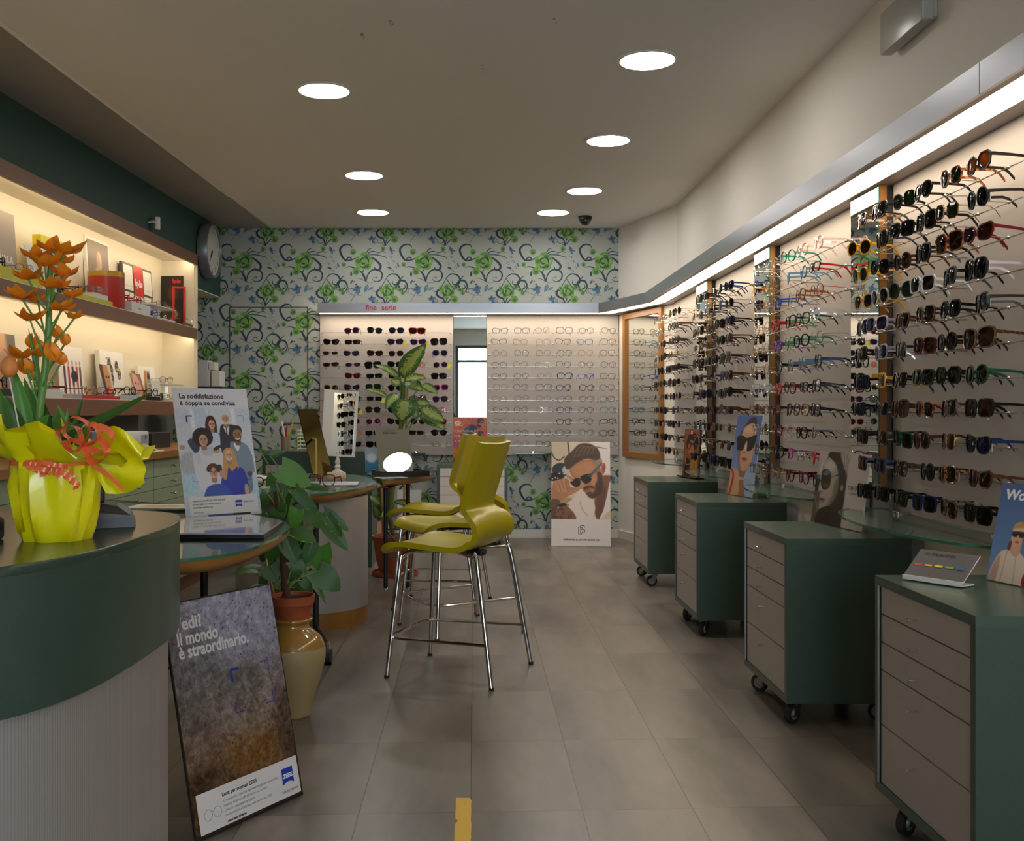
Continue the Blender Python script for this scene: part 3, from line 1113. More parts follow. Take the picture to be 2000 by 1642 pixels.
SHAPES = {   # exponent, half width, half height, bridge, outer-top lift, outer-bottom pull, word
    'sq': (4.0, .0275, .0225, .016, .000, .10, 'square'), 'ro': (2.1, .0245, .0235, .020, .0, .0, 'round'),
    'pa': (2.7, .0255, .0225, .019, .001, .18, 'rounded'), 'ca': (2.9, .0285, .0205, .015, .0065, .20, 'cat-eye'),
    'av': (2.5, .0285, .0235, .016, -.001, .34, 'aviator'), 're': (4.5, .0275, .0165, .017, .0005, .06, 'rectangular'),
    'bi': (3.4, .0305, .0265, .014, .001, .12, 'oversized'), 'he': (3.0, .0275, .0235, .016, .0, .14, 'angular'),
    'sh': (3.6, .0335, .0245, .004, .001, .22, 'shield'), 'na': (2.6, .0265, .0140, .018, .004, .1, 'narrow'),
}
GM = {}
M_dummy = mat('frame_default', '202020')


def lens_pts(sh, grow=0.0, n=20):
    e, a, b, br, lift, pull, _ = SHAPES[sh]
    out = []
    for i in range(n):
        t = 2 * PI * i / n
        c, s = math.cos(t), math.sin(t)
        if sh == 'he':
            t = PI / 8 + 2 * PI * round(i * 8 / n) / 8
            c, s = math.cos(t), math.sin(t)
        x = math.copysign(abs(c) ** (2 / e), c) * (a + grow)
        z = math.copysign(abs(s) ** (2 / e), s) * (b + grow)
        if z < 0:
            x *= 1 - pull * (-z / b)
        z += lift * max(0.0, x / a) * max(0.0, z / b)
        out.append((x + br / 2 + a, z))
    return out


def wrap(x):
    return 1.3 * x * x


def glasses_mesh(kind, sh, th):
    key = (kind, sh, th)
    if key in GM:
        return GM[key]
    e, a, b, br, lift, pull, _ = SHAPES[sh]
    mb = MB()
    fd = 0.0042 if th > .0035 else 0.0022
    if kind == 'front_frame':
        for sx in (1, -1):
            I, O = lens_pts(sh), lens_pts(sh, th)
            n = len(I)
            vs = []
            for P, y in ((I, 0), (O, 0), (O, fd), (I, fd)):
                vs += [(sx * p[0], wrap(p[0]) + y, p[1]) for p in P]
            fs = []
            for r in range(4):
                r2 = (r + 1) % 4
                for i in range(n):
                    j = (i + 1) % n
                    q = (r * n + i, r * n + j, r2 * n + j, r2 * n + i)
                    fs.append(q if sx < 0 else tuple(reversed(q)))
            mb.add(vs, fs)
            xo = br / 2 + 2 * a + th * .6
            zh = b * .45 + lift * .5
            hh = .0045 if th > .0035 else .0015
            if sh != 'sh' or True:
                y = wrap(xo)
                x0, x1 = sorted((sx * (xo - .002), sx * (xo + .0045)))
                mb.box((x0, y, zh - hh), (x1, y + .006, zh + hh))
        r = max(.0012, min(th, .0042) * .7)
        z = b * .35
        w = br / 2 + .003
        mb.tube([(-w, fd * .5, z - .002), (-w * .4, fd * .4, z + .002), (w * .4, fd * .4, z + .002), (w, fd * .5, z - .002)], r, 6)
        if sh in ('av', 'sh'):
            mb.tube([(-w - .006, fd * .5, b * .86), (w + .006, fd * .5, b * .86)], r * .8, 6)
    elif kind == 'lens':
        I = lens_pts(sh)
        n = len(I)
        cx = br / 2 + a
        vs = [(p[0] - cx, wrap(p[0]) + fd * .5, p[1]) for p in I]
        vs += [((p[0] - cx) * .55, wrap(p[0]) + fd * .5 - .0012, p[1] * .55) for p in I]
        vs.append((0, wrap(cx) + fd * .5 - .0018, 0))
        fs = [(i, n + i, n + (i + 1) % n, (i + 1) % n) for i in range(n)] + [(n + i, 2 * n, n + (i + 1) % n) for i in range(n)]
        mb.add(vs, fs)
    else:
        hh = .0048 if th > .0035 else .0013
        tt = .0016 if th > .0035 else .0009
        path = [(0, 0, 0, hh), (-.001, .05, .001, hh * .8), (-.002, .092, 0, hh * .75), (-.004, .110, -.008, hh * .9), (-.006, .130, -.030, hh * .85)]
        vs, fs = [], []
        for x, y, z, h in path:
            vs += [(x - tt, y, z - h), (x + tt, y, z - h), (x + tt, y, z + h), (x - tt, y, z + h)]
        for k in range(len(path) - 1):
            for j in range(4):
                j2 = (j + 1) % 4
                fs.append((4 * k + j, 4 * k + j2, 4 * k + 4 + j2, 4 * k + 4 + j))
        fs += [(3, 2, 1, 0), (16, 17, 18, 19)]
        mb.add(vs, fs)
    GM[key] = mb.mesh(kind, M_dummy, smooth=(kind != 'temple'))
    return GM[key]


def part(name, me, m, parent, loc=(0, 0, 0), rot=(0, 0, 0), sc=(1, 1, 1)):
    o = bpy.data.objects.new(name, me)
    COL.objects.link(o)
    o.parent = parent
    o.location = loc
    o.rotation_euler = rot
    o.scale = sc
    o.material_slots[0].link = 'OBJECT'
    o.material_slots[0].material = m
    return o


def spectacles(fr, sh, ln, M, label, group=None, temple=None, folded=False, tagc=None, thin=None, cat=None, wire=.0023):
    """one pair; M places the bridge (front faces local -y)"""
    metal = fr in ('gold', 'silver', 'rose', 'gun', 'copper')
    th = wire if (metal if thin is None else thin) else .0042
    e, a, b, br, lift, pull, _ = SHAPES[sh]
    sun = ln != 'c'
    t = thing('sunglasses' if sun else 'glasses', label, cat or ('sunglasses' if sun else 'glasses'), group=group, M=M)
    fm, lm = FR[fr][0], LN[ln][0]
    tm = FR[temple][0] if temple else fm
    part('front_frame', glasses_mesh('front_frame', sh, th), fm, t)
    cx = br / 2 + a
    part('lens', glasses_mesh('lens', sh, th), lm, t, (cx, 0, 0))
    part('lens', glasses_mesh('lens', sh, th), lm, t, (-cx, 0, 0), sc=(-1, 1, 1))
    xo = br / 2 + 2 * a + th * .6 + .003
    zh = b * .45 + lift * .5
    yo = wrap(xo) + .005
    tme = glasses_mesh('temple', 'sq', th)
    for s in (1, -1):
        if folded:
            part('temple', tme, tm, t, (s * xo, yo + (.004 if s > 0 else 0), zh), (0, 0, s * math.radians(96)), (s, 1, 1))
        else:
            part('temple', tme, tm, t, (s * xo, yo, zh), (0, 0, s * math.radians(2.5)), (s, 1, 1))
    if tagc:
        m, w, h, dz = tagc
        mb = MB().box((xo - .012, yo + .002, zh - dz - h), (xo - .012 + w, yo + .0028, zh - dz))
        mb.build('price_tag', m, t)
    return t


# ------------------------------------------------------------------ display racks
NROW = 11
ORD = ['first', 'second', 'third', 'fourth', 'fifth', 'sixth', 'seventh', 'eighth', 'ninth', 'tenth', 'eleventh', 'twelfth']
ROWN = ['top row', 'second row', 'third row', 'fourth row', 'fifth row', 'sixth row', 'seventh row', 'eighth row', 'ninth row', 'tenth row', 'bottom row']


def row_z(i):
    return HC + 0.695 - 0.0985 * i


def rack(label, origin, rz, w, cols, zb=0.715, x_in=0.02):
    """fabric faced panel with eleven steel rails; local x along it, front faces -y"""
    M = Matrix.Translation(origin) @ Matrix.Rotation(rz, 4, 'Z')
    t = thing('display_rack', label, 'display rack', M=M)
    mb = MB().box((0, 0, zb + 0.006), (w, 0.018, ZBt))
    for i in range(NROW):                       # faint panel joints
        pass
    mb.build('panel', M_panel, t)
    mb = MB().box((0, -0.004, zb), (w, 0.018, zb + 0.006))
    mb.build('edge_strip', M_walnut, t)
    for i in range(NROW):
        z = row_z(i) - 0.012
        mb = MB()
        mb.tube([(x_in, -0.066, z), (w - x_in, -0.066, z)], 0.0021, 6)
        for x in (x_in, w / 2, w - x_in):
            mb.tube([(x, 0, z), (x, -0.066, z)], 0.0025, 6, cap=False)
            mb.ball((x, -0.068, z), 0.0068, 8, 6)
        for c in cols:
            mb.tube([(c, -0.066, z), (c, -0.145, z + 0.004)], 0.0011, 4)
            mb.ball((c, -0.066, z), 0.0052, 8, 5)
        mb.build('rail', M_steel, t, smooth=True)
    return t, M


RG = random.Random(11)
YT = (mat('yellow_sticker', 'd8cc20', 0.6), .034, .040, .004)
WT = (mat('white_price_tag', 'dcdcdc', 0.6), .012, .030, -.002)


def fill(rname, M, cols, spec, group, y=-0.158, jit=5, tags=(), whites=(), wire=.0023):
    for r, row in enumerate(spec):
        for c, s in enumerate(row.split()):
            if s == '-' or c >= len(cols):
                continue
            q = s.split('/')
            fr, sh, ln = q[0], q[1], q[2]
            tp = q[3] if len(q) > 3 else None
            a = math.radians(RG.gauss(0, jit))
            b_ = math.radians(RG.gauss(-2, 2.5))
            rl = math.radians(RG.gauss(0, 2))
            m = M @ Matrix.Translation((cols[c] + RG.uniform(-.01, .01), y + RG.uniform(-.008, .008), row_z(r) + RG.uniform(-.003, .003))) \
                @ Matrix.Rotation(a, 4, 'Z') @ Matrix.Rotation(b_, 4, 'X') @ Matrix.Rotation(rl, 4, 'Y')
            word = SHAPES[sh][6]
            if ln == 'c':
                lb = '%s %s eyeglasses, %s, %s from left on %s' % (FR[fr][1], word, ROWN[r], ORD[c], rname)
            else:
                lb = '%s %s sunglasses, %s lenses, %s, %s from left on %s' % (FR[fr][1], word, LN[ln][1], ROWN[r], ORD[c], rname)
            spectacles(fr, sh, ln, m, lb, group, tp, tagc=YT if (r, c) in tags else (WT if (r, c) in whites else None), wire=wire)


XP = 1.568
R90 = -PI / 2
colsR = [0.085 + 0.178 * k for k in range(6)]

# nearest rack on the right wall
tA, MA = rack('nearest rack on the right wall, full of thick black and tortoiseshell sunglasses', (XP, 3.92, 0), R90, 1.17, colsR)
cA = colsR
specA = '''tort/pa/b black/sh/k black/pa/g black/av/k amber/pa/g black/he/o dtort/pa/n
yellow/ro/n black/sh/k black/sq/k black/bi/k gold/he/g black/ro/k blush/pa/n
yellow/ro/b black/pa/k brown/ro/n black/bi/k amber/bi/n burg/ca/n black/sq/k
yellow/pa/b clear/ro/k green/ro/g white/sq/k black/sq/k black/bi/k/lilac dtort/sq/n
navy/pa/b lilac/sq/b brown/sq/n dtort/he/n black/he/k black/sq/b dtort/ca/n
black/sq/g lilac/he/b black/sq/n burg/sq/n black/ro/k dtort/bi/n black/pa/k
black/sq/b yellow/sq/b black/pa/n green/sq/k black/he/k green/ro/k green/pa/k
black/ca/b gun/sq/k brown/bi/n tort/pa/n dtort/sq/n black/sq/n sky/pa/k
black/sq/k dtort/sq/n green/sq/k brown/ro/n gold/sq/n black/ca/b/navy navy/pa/k
black/sq/k navy/sq/k dtort/sq/n black/ro/k tort/sq/n brown/ca/n dtort/sq/n
black/sq/k black/sq/k black/sq/g navy/sq/k dtort/pa/n black/sq/k dtort/pa/k'''.split('\n')
fill('nearest right rack', MA, cA, specA, 'sunglasses on the nearest right rack', jit=6,
     whites=((3, 5), (4, 5), (8, 5), (10, 1), (9, 4), (1, 5)))

# second rack: spectacle frames
tB, MB_ = rack('second rack on the right wall, filled with coloured and metal eyeglass frames', (XP, 5.37, 0), R90, 1.165, colsR)
cB = [0.10 + 0.185 * k for k in range(6)]
specB = '''gold/pa/c silver/sq/c silver/pa/c silver/ro/c teal/ro/c blush/ro/c blush/pa/c
black/sq/c gold/sq/c gold/ro/c copper/ro/c sky/ro/c sky/pa/c black/re/c/red
black/pa/c gold/pa/c gold/ro/c blue/pa/c gun/pa/c amber/pa/c gold/ro/c/red
dtort/pa/c gold/sq/c gold/pa/c red/pa/c black/sq/c/lime green/pa/c clear/pa/c
gold/pa/c gold/ro/c rose/pa/c purple/pa/c lime/pa/c black/ro/c/teal silver/pa/c
black/pa/c gold/ro/c gold/pa/c black/ro/c grey/ro/c sky/ro/c black/ro/c/navy
gold/pa/c clear/pa/c clear/pa/c red/ro/c dtort/pa/c black/re/c black/sq/c
black/pa/c gold/ro/c gold/pa/c burg/pa/c black/ro/c dtort/pa/c black/sq/c
black/pa/c silver/sq/c gold/pa/c burg/pa/c blush/pa/c black/pa/c gun/pa/c
black/re/c black/sq/c gold/pa/c black/ro/c magenta/ca/c silver/pa/c red/pa/c
gun/re/c gun/sq/c tort/sq/c gold/pa/c burg/ro/c burg/ca/c black/pa/c'''.split('\n')
fill('second right rack', MB_, cB, [r.split(' ', 1)[1] for r in specB], 'eyeglasses on the second right rack', jit=6)

# third rack: dark sunglasses
tC, MC = rack('third rack on the right wall, crowded with dark sunglasses', (XP, 6.80, 0), R90, 1.14, colsR)
cC = colsR
specC = []
frC = ['black', 'black', 'black', 'dtort', 'gun', 'navy', 'brown', 'black', 'gold']
shC = ['sq', 'pa', 'ca', 'ro', 'bi', 're', 'av', 'he']
for r in range(11):
    specC.append(' '.join('%s/%s/%s' % (RG.choice(frC), RG.choice(shC), RG.choice('kkkkngb')) for c in range(6)))
fill('third right rack', MC, cC, specC, 'sunglasses on the third right rack', jit=8, whites=((3, 4), (6, 3), (7, 6), (9, 4)))

# farthest rack, beside the slanted corner
tD, MD = rack('farthest rack on the right wall beside the slanted corner, metal and dark sunglasses', (XP, 8.20, 0), R90, 1.08, [0.05 + 0.175 * k for k in range(6)])
cD = [0.06 + 0.172 * k for k in range(6)]
frD = ['gold', 'gold', 'gun', 'silver', 'black', 'rose', 'dtort']
specD = []
for r in range(11):
    specD.append(' '.join('%s/%s/%s' % (RG.choice(frD), RG.choice(['av', 'ro', 'pa', 'sq', 're']), RG.choice('kkknbg' if r > 2 else 'kcdn')) for c in range(6)))
fill('farthest right rack', MD, cD, specD, 'sunglasses on the farthest right rack', jit=8, whites=((2, 4), (3, 3), (8, 3), (9, 4)))

# two racks on the back wall either side of the narrow mirror
BX0 = at(625, 0, YB - 0.02).x
cBL = [at(p, 0, YB - 0.17).x - BX0 for p in (646, 688.4, 730, 773, 815.5, 858.5)]
wBL = at(885, 0, YB - 0.02).x - BX0
tE, ME = rack('left rack on the back wall, sunglasses with yellow tags behind the mirrors', (BX0, YB - 0.020, 0), 0, wBL, cBL, zb=0.727)
specE = '''- tort/pa/p black/pa/g black/pa/b red/sh/n -
black/ca/k black/re/n - navy/ca/p purple/ca/p black/bi/n
tan/na/n gun/ca/p brown/ca/n copper/he/n tort/pa/n blue/pa/n
brown/na/n gun/na/p black/bi/k black/ca/k rose/ro/r gold/ro/p
- red/ca/p black/re/k beige/ca/n yellow/he/y black/sq/k
beige/pa/n dtort/ca/p green/sq/g black/ro/k gun/pa/n pink/sq/p
gun/pa/n green/pa/k gun/re/k black/pa/k black/bi/d burg/pa/p
gun/pa/k black/pa/g black/pa/n black/ca/p black/pa/k pink/pa/i
gun/pa/n orange/pa/n pink/pa/p black/ca/n dtort/pa/n red/pa/n
gun/ro/n pink/ca/r black/re/k gun/ro/n dtort/re/n black/av/n
gun/ro/k gun/ca/n black/sq/k copper/ro/n - tan/re/c'''.split('\n')
fill('back left rack', ME, cBL, specE, 'sunglasses on the back left rack', y=-0.158, jit=3,
     tags=((1, 3), (1, 4), (3, 5), (5, 4), (6, 2), (7, 1)))

FX0 = at(951, 0, YB - 0.02).x
cBR = [at(p, 0, YB - 0.17).x - FX0 for p in (975.8, 1017.7, 1060.9, 1102, 1143.8, 1187)]
wBR = at(1207.5, 0, YB - 0.02).x - FX0
tF, MF_ = rack('right rack on the back wall, filled with thin clear eyeglasses', (FX0, YB - 0.020, 0), 0, wBR, cBR, zb=0.727)
specF = '''gun/ca/c copper/sq/c rose/ro/c copper/bi/c copper/pa/c gun/pa/c
gun/ca/c rose/pa/c blush/pa/c gun/ca/c sky/ca/c gun/sq/c
rose/ro/c copper/ro/c rose/pa/c gun/pa/c rose/pa/c gun/sq/c
gun/he/c rose/pa/c silver/pa/c gun/pa/c copper/pa/c copper/pa/c
copper/he/c copper/ro/c rose/ro/c navy/sq/c blue/re/c copper/sq/c
rose/pa/c copper/pa/c gun/bi/c navy/pa/c brown/ro/c gun/pa/c
rose/ro/c rose/pa/c rose/pa/c gun/sq/c copper/pa/c gun/sq/c
copper/ca/c copper/ro/c silver/pa/c purple/pa/c gun/pa/c sky/sq/c
rose/av/c rose/pa/c - black/pa/c gun/pa/c navy/re/c
rose/pa/c copper/ro/c copper/sq/c grey/pa/c gun/pa/c brown/sq/c
rose/pa/c rose/ro/c gun/pa/c black/re/c gun/pa/c copper/pa/c'''.split('\n')
fill('back right rack', MF_, cBR, specF, 'eyeglasses on the back right rack', y=-0.158, jit=4, wire=.0031)

# ------------------------------------------------------------------ mirrors
XM = 1.512
for k, (d0, d1, lab) in enumerate(((3.92, 4.206, 'nearest narrow tall mirror on the right wall'),
                                   (5.37, 5.65, 'second narrow tall mirror on the right wall'),
                                   (6.80, 7.12, 'farthest narrow tall mirror on the right wall'))):
    t = thing('wall_mirror', lab + ', on a wood backing', 'mirror')
    mb = MB().box((XM + 0.006, d0 + 0.002, 0.85), (XM + 0.032, d1 - 0.002, ZBt))
    mb.build('wood_backing', M_oak, t)
    mb = MB().box((XM + 0.032, d0 + 0.03, 0.87), (XP + 0.029, d1 - 0.03, ZBt))
    mb.build('spacer', mat('spacer_dark', '4a4540', 0.7), t)
    mb = MB().box((XM, d0, 0.848), (XM + 0.006, d1, ZBt))
    mb.m = 1
    mb.add([(XM - 0.0003, d1, 0.848), (XM - 0.0003, d0, 0.848), (XM - 0.0003, d0, ZBt), (XM - 0.0003, d1, ZBt)], [(0, 1, 2, 3)])
    mb.build('mirror_glass', [M_gedge, M_mirror], t)
mx0, mx1 = at(886, 0, YB - 0.012).x, at(950, 0, YB - 0.012).x
t = thing('wall_mirror', 'narrow mirror between the two back wall racks, reflecting the bright door', 'mirror')
mb = MB().box((mx0, YB - 0.010, 0.727), (mx1, YB - 0.001, ZBt))
mb.build('wood_backing', M_oak, t)
mb = MB().box((mx0, YB - 0.016, 0.727), (mx1, YB - 0.010, ZBt))
mb.m = 1
mb.add([(mx0, YB - 0.0163, 0.727), (mx1, YB - 0.0163, 0.727), (mx1, YB - 0.0163, ZBt), (mx0, YB - 0.0163, ZBt)], [(0, 1, 2, 3)])
mb.build('mirror_glass', [M_gedge, M_mirror], t)
# wood framed mirror on the slanted corner
cw = math.hypot(XR - XC, KY - YB)
ang = math.atan2(KY - YB, XR - XC)
M = Matrix.Translation((XC, YB, 0)) @ Matrix.Rotation(ang, 4, 'Z')     # local x along the wall, -y into the room
t = thing('wall_mirror', 'large mirror in an orange wood frame on the slanted corner wall', 'mirror', M=M)
s0, s1, z0, z1, fw = 0.145, 0.875, 0.722, 1.956, 0.045
mb = MB()
mb.box((s0, -0.03, z0), (s0 + fw, -0.001, z1))
mb.box((s1 - fw, -0.03, z0), (s1, -0.001, z1))
mb.box((s0 + fw, -0.03, z0), (s1 - fw, -0.001, z0 + fw))
mb.box((s0 + fw, -0.03, z1 - fw), (s1 - fw, -0.001, z1))
mb.build('frame', M_oak, t)
mb = MB().box((s0 + fw, -0.010, z0 + fw), (s1 - fw, -0.004, z1 - fw))
mb.build('mirror_glass', M_mirror, t)

# ------------------------------------------------------------------ glass shelves under the racks
for yc, hl, dep, lab in ((3.42, 0.60, 0.27, 'nearest curved glass shelf under the right wall rack'), (4.86, 0.50, 0.25, 'second curved glass shelf under the right wall racks'),
                         (6.25, 0.50, 0.25, 'third curved glass shelf under the right wall racks'), (7.62, 0.46, 0.24, 'farthest curved glass shelf under the right wall racks')):
    t = thing('glass_shelf', lab, 'glass shelf')
    pts = [(XP - 0.002, yc - hl)] + [(XP - 0.03 - dep * math.sin(PI * k / 20) ** 0.8, yc - hl * math.cos(PI * k / 20)) for k in range(21)] + [(XP - 0.002, yc + hl)]
    pts = list(reversed(pts))
    z = 0.742
    mb = MB()
    mb.prism(pts, z, z + 0.008, cap=False)
    n = len(pts)
    mb.m = 1
    mb.add([(p[0], p[1], z + 0.008) for p in pts], [tuple(range(n))])
    mb.build('glass_plate', [M_gedge, M_glass], t)
    for s in (-0.6, 0.6):
        mb = MB().rbox((XP - 0.05, yc + s * hl - 0.022, z - 0.008), (XP - 0.001, yc + s * hl + 0.022, z + 0.016), 0.004)
        mb.build('clamp', M_chrome, t, smooth=True)
for x0, x1, lab in ((790, 832, 'short glass ledge at the foot of the back left rack'), (1004, 1080, 'glass ledge at the foot of the back right rack')):
    a, b = at(x0, 0, YB - 0.1), at(x1, 0, YB - 0.1)
    t = thing('glass_shelf', lab, 'glass shelf')
    mb = MB().box((a.x, YB - 0.16, 0.745), (b.x, YB - 0.021, 0.753))
    mb.build('glass_plate', M_gedge, t)
    mb = MB().rbox(((a.x + b.x) / 2 - 0.015, YB - 0.06, 0.738), ((a.x + b.x) / 2 + 0.015, YB - 0.021, 0.764), 0.004)
    mb.build('clamp', M_chrome, t, smooth=True)

# ------------------------------------------------------------------ lit wall shelves on the left
RZL = PI / 2 - math.atan(SL)
ML = Matrix.Translation((xl(0) + 0.057, 0, 0)) @ Matrix.Rotation(RZL, 4, 'Z')    # x runs away from the camera, -y into the room
S0, S1 = 0.6, YE
t = thing('lit_shelf_unit', 'long lit cream wall shelf with walnut edges under the green wall', 'shelf unit', M=ML)
mb = MB().box((S0, 0, 2.287), (S1, 0.022, 2.37))
mb.build('valance', M_walnut, t)
mb = MB().box((S0, 0, 1.692), (S1 - 0.006, 0.022, 1.776))
mb.m = 1
mb.box((S0, 0.002, 1.776), (S1 - 0.02, 0.28, 1.78))
mb.box((S0, 0.022, 1.742), (S1 - 0.02, 0.28, 1.746))
mb.build('shelf', [M_walnut, M_cream], t)
mb = MB().box((S0, 0, 1.092), (S1 - 0.006, 0.022, 1.188))
mb.m = 1
mb.box((S0, 0.002, 1.188), (S1 - 0.02, 0.28, 1.192))
mb.m = 0
mb.box((S0, 0.022, 1.092), (S1 - 0.02, 0.28, 1.10))
mb.build('shelf', [M_walnut, M_cream], t)
mb = MB().box((S0, 0.28, 1.10), (S1 - 0.02, 0.298, 2.34))
mb.build('back_panel', M_cream, t)
mb = MB().box((S1 - 0.02, 0.0225, 1.10), (S1, 0.298, 2.322)).box((S1 - 0.006, 0.0, 1.10), (S1, 0.0225, 2.287))
mb.build('end_panel', M_cream, t)
mb = MB().box((S0, 0.022, 2.322), (S1, 0.298, 2.335))
mb.build('top_panel', M_cream, t)
M_led = emit('shelf_light_strip', (1.0, 0.80, 0.52), E_SHELF)
for z in (2.318, 1.736):
    mb = MB().box((S0, 0.0225, z - 0.022), (S1 - 0.022, 0.029, z))
    mb.build('light_strip', M_led, t)

# run of green drawers with a wooden worktop below the shelves
M_sage = mat('sage_drawer_front', '8f9c80', 0.5)
t = thing('drawer_sideboard', 'run of sage green drawers with a wooden worktop below the lit shelf', 'sideboard', M=ML)
W0, W1 = 3.0, 7.78
mb = MB().box((W0, -0.525, 0.848), (W1, 0.28, 0.886))
mb.build('worktop', M_oak, t)
mb = MB().box((W0, -0.478, 0.09), (W1, 0.27, 0.848))
mb.build('carcass', mat('sage_carcass', '4a4636', 0.6), t)
mb = MB().box((W0, -0.47, 0.0), (W1, 0.27, 0.09))
mb.build('plinth', M_walnut, t)
rows = [(0.744, 0.846), (0.671, 0.741), (0.595, 0.668), (0.43, 0.592), (0.265, 0.427), (0.095, 0.262)]
for c in range(8):
    a = 2.98 + 0.6 * c
    for (z0, z1) in rows:
        mb = MB().box((max(a, W0) + 0.003, -0.494, z0), (min(a + 0.6, W1) - 0.003, -0.478, z1))
        dw = mb.build('drawer', M_sage, t)
        zc = (z0 + z1) / 2
        mb = MB().cyl((a + 0.3, -0.494, zc), (a + 0.3, -0.518, zc), 0.004, 8)
        mb.ball((a + 0.3, -0.52, zc), 0.008, 8, 6)
        mb.build('knob', M_steel, dw, smooth=True)

# ------------------------------------------------------------------ curved reception counter, front left
CO = [(-1.9, 1.33), (-1.3, 1.42), (-.97, 1.58), (-.788, 1.748), (-.717, 1.91), (-.692, 2.10), (-.686, 2.27), (-.687, 2.39), (-.706, 2.526), (-.755, 2.652), (-.849, 2.733), (-1.05, 2.775), (-1.5, 2.80), (-1.9, 2.81)]
CP = catmull(CO, 8, False)


def inset(pts, d):
    out = []
    n = len(pts)
    for i, p in enumerate(pts):
        a, b = pts[max(i - 1, 0)], pts[min(i + 1, n - 1)]
        dx, dy = b[0] - a[0], b[1] - a[1]
        q = math.hypot(dx, dy)
        out.append((p[0] - dy / q * d, p[1] + dx / q * d))
    return out


t = thing('reception_counter', 'curved dark green reception counter with a ribbed grey base in the foreground', 'counter')
mb = MB().prism(CP, 0.842, 0.86, ch=0.0015)
mb.build('countertop', mat('green_counter_top', '33463c', 0.22, noise=(200, 0.12)), t, smooth=True)
mb = MB().prism(inset(CP, 0.001), 0.604, 0.842)
mb.build('upper_panel', M_lam, t, smooth=True)
# ribbed lower panel
Pi = inset(CP, 0.028)
rib = []
acc = 0.0
for i in range(len(Pi) - 1):
    a, b = Vector(Pi[i]), Vector(Pi[i + 1])
    L = (b - a).length
    k = max(1, int(L / 0.0032))
    nrm = Vector((-(b - a).y, (b - a).x)).normalized()
    for j in range(k):
        p = a + (b - a) * (j / k)
        rib.append(tuple(p + nrm * (0.0005 if len(rib) % 2 else 0.0)))
mb = MB().prism(rib, 0.0, 0.604)
mb.build('lower_panel', mat('ribbed_grey_panel', '958f8c', 0.4, 0.15), t)

# ------------------------------------------------------------------ desks with rounded ends
M_top = mat('grey_green_desk_top', '7e8a80', 0.4)
M_dglass = clear_glass('desk_glass', (0.88, 0.95, 0.92), 0.10)


def outline(pts):
    return catmull(pts, 6, True)


def desk(label, pts, z=0.72, flip=False):
    P = outline(pts)
    A = sum(P[i][0] * P[(i + 1) % len(P)][1] - P[(i + 1) % len(P)][0] * P[i][1] for i in range(len(P)))
    if A < 0:
        P.reverse()
    t = thing('consultation_desk', label, 'desk')
    n = len(P)
    cx, cy = sum(p[0] for p in P) / n, sum(p[1] for p in P) / n

    def ins(d):
        return [(p[0] + (q[0]) * d, p[1] + (q[1]) * d) for p, q in zip(P, N_)]
    N_ = []
    for i in range(n):
        a, b = P[i - 1], P[(i + 1) % n]
        dx, dy = b[0] - a[0], b[1] - a[1]
        q = math.hypot(dx, dy)
        N_.append((-dy / q, dx / q))
    mb = MB()
    vs, fs = [], []
    prof = [(0.055, -0.052), (0.030, -0.046), (0.012, -0.034), (0.004, -0.022), (0.004, -0.009)]
    for d, dz in prof:
        vs += [(x, y, z + dz) for x, y in ins(d)]
    for k in range(len(prof) - 1):
        for i in range(n):
            j = (i + 1) % n
            fs.append((k * n + i, k * n + j, (k + 1) * n + j, (k + 1) * n + i))
    fs.append(tuple(reversed(range(n))))
    mb.add(vs, fs)
    mb.m = 1
    mb.add([(x, y, z - 0.009) for x, y in ins(0.004)], [tuple(range(n))])
    mb.build('tabletop', [M_oak, M_top], t, smooth=True)
    mb = MB()
    mb.prism(P, z - 0.0085, z, cap=False)
    mb.m = 1
    mb.add([(x, y, z) for x, y in P], [tuple(range(n))])
    mb.build('glass_plate', [M_gedge, M_dglass], t)
    return t


def trestle(t, p, q, ztop, wheel=None):
    """two black posts with crossed braces between them"""
    p, q = Vector((*p, 0)), Vector((*q, 0))
    for a in (p, q):
        mb = MB().tube([a + Vector((0, 0, 0.012)), a + Vector((0, 0, ztop))], 0.014, 10)
        leg = mb.build('leg', M_blackmetal, t, smooth=True)
        mb = MB().lathe([(0.016, 0), (0.016, 0.006), (0.007, 0.012)], 12, Matrix.Translation(a))
        mb.build('foot', M_chrome, leg, smooth=True)
    U = Vector((0, 0, 1))
    z0, z1 = ztop * 0.30, ztop * 0.56
    mb = MB()
    for a, b in ((p + U * z0, q + U * z0), (p + U * z1, q + U * z1), (p + U * z0, q + U * z1), (p + U * z1, q + U * z0)):
        mb.tube([a, b], 0.0055, 6)
    mb.build('brace', M_blackmetal, t, smooth=True)


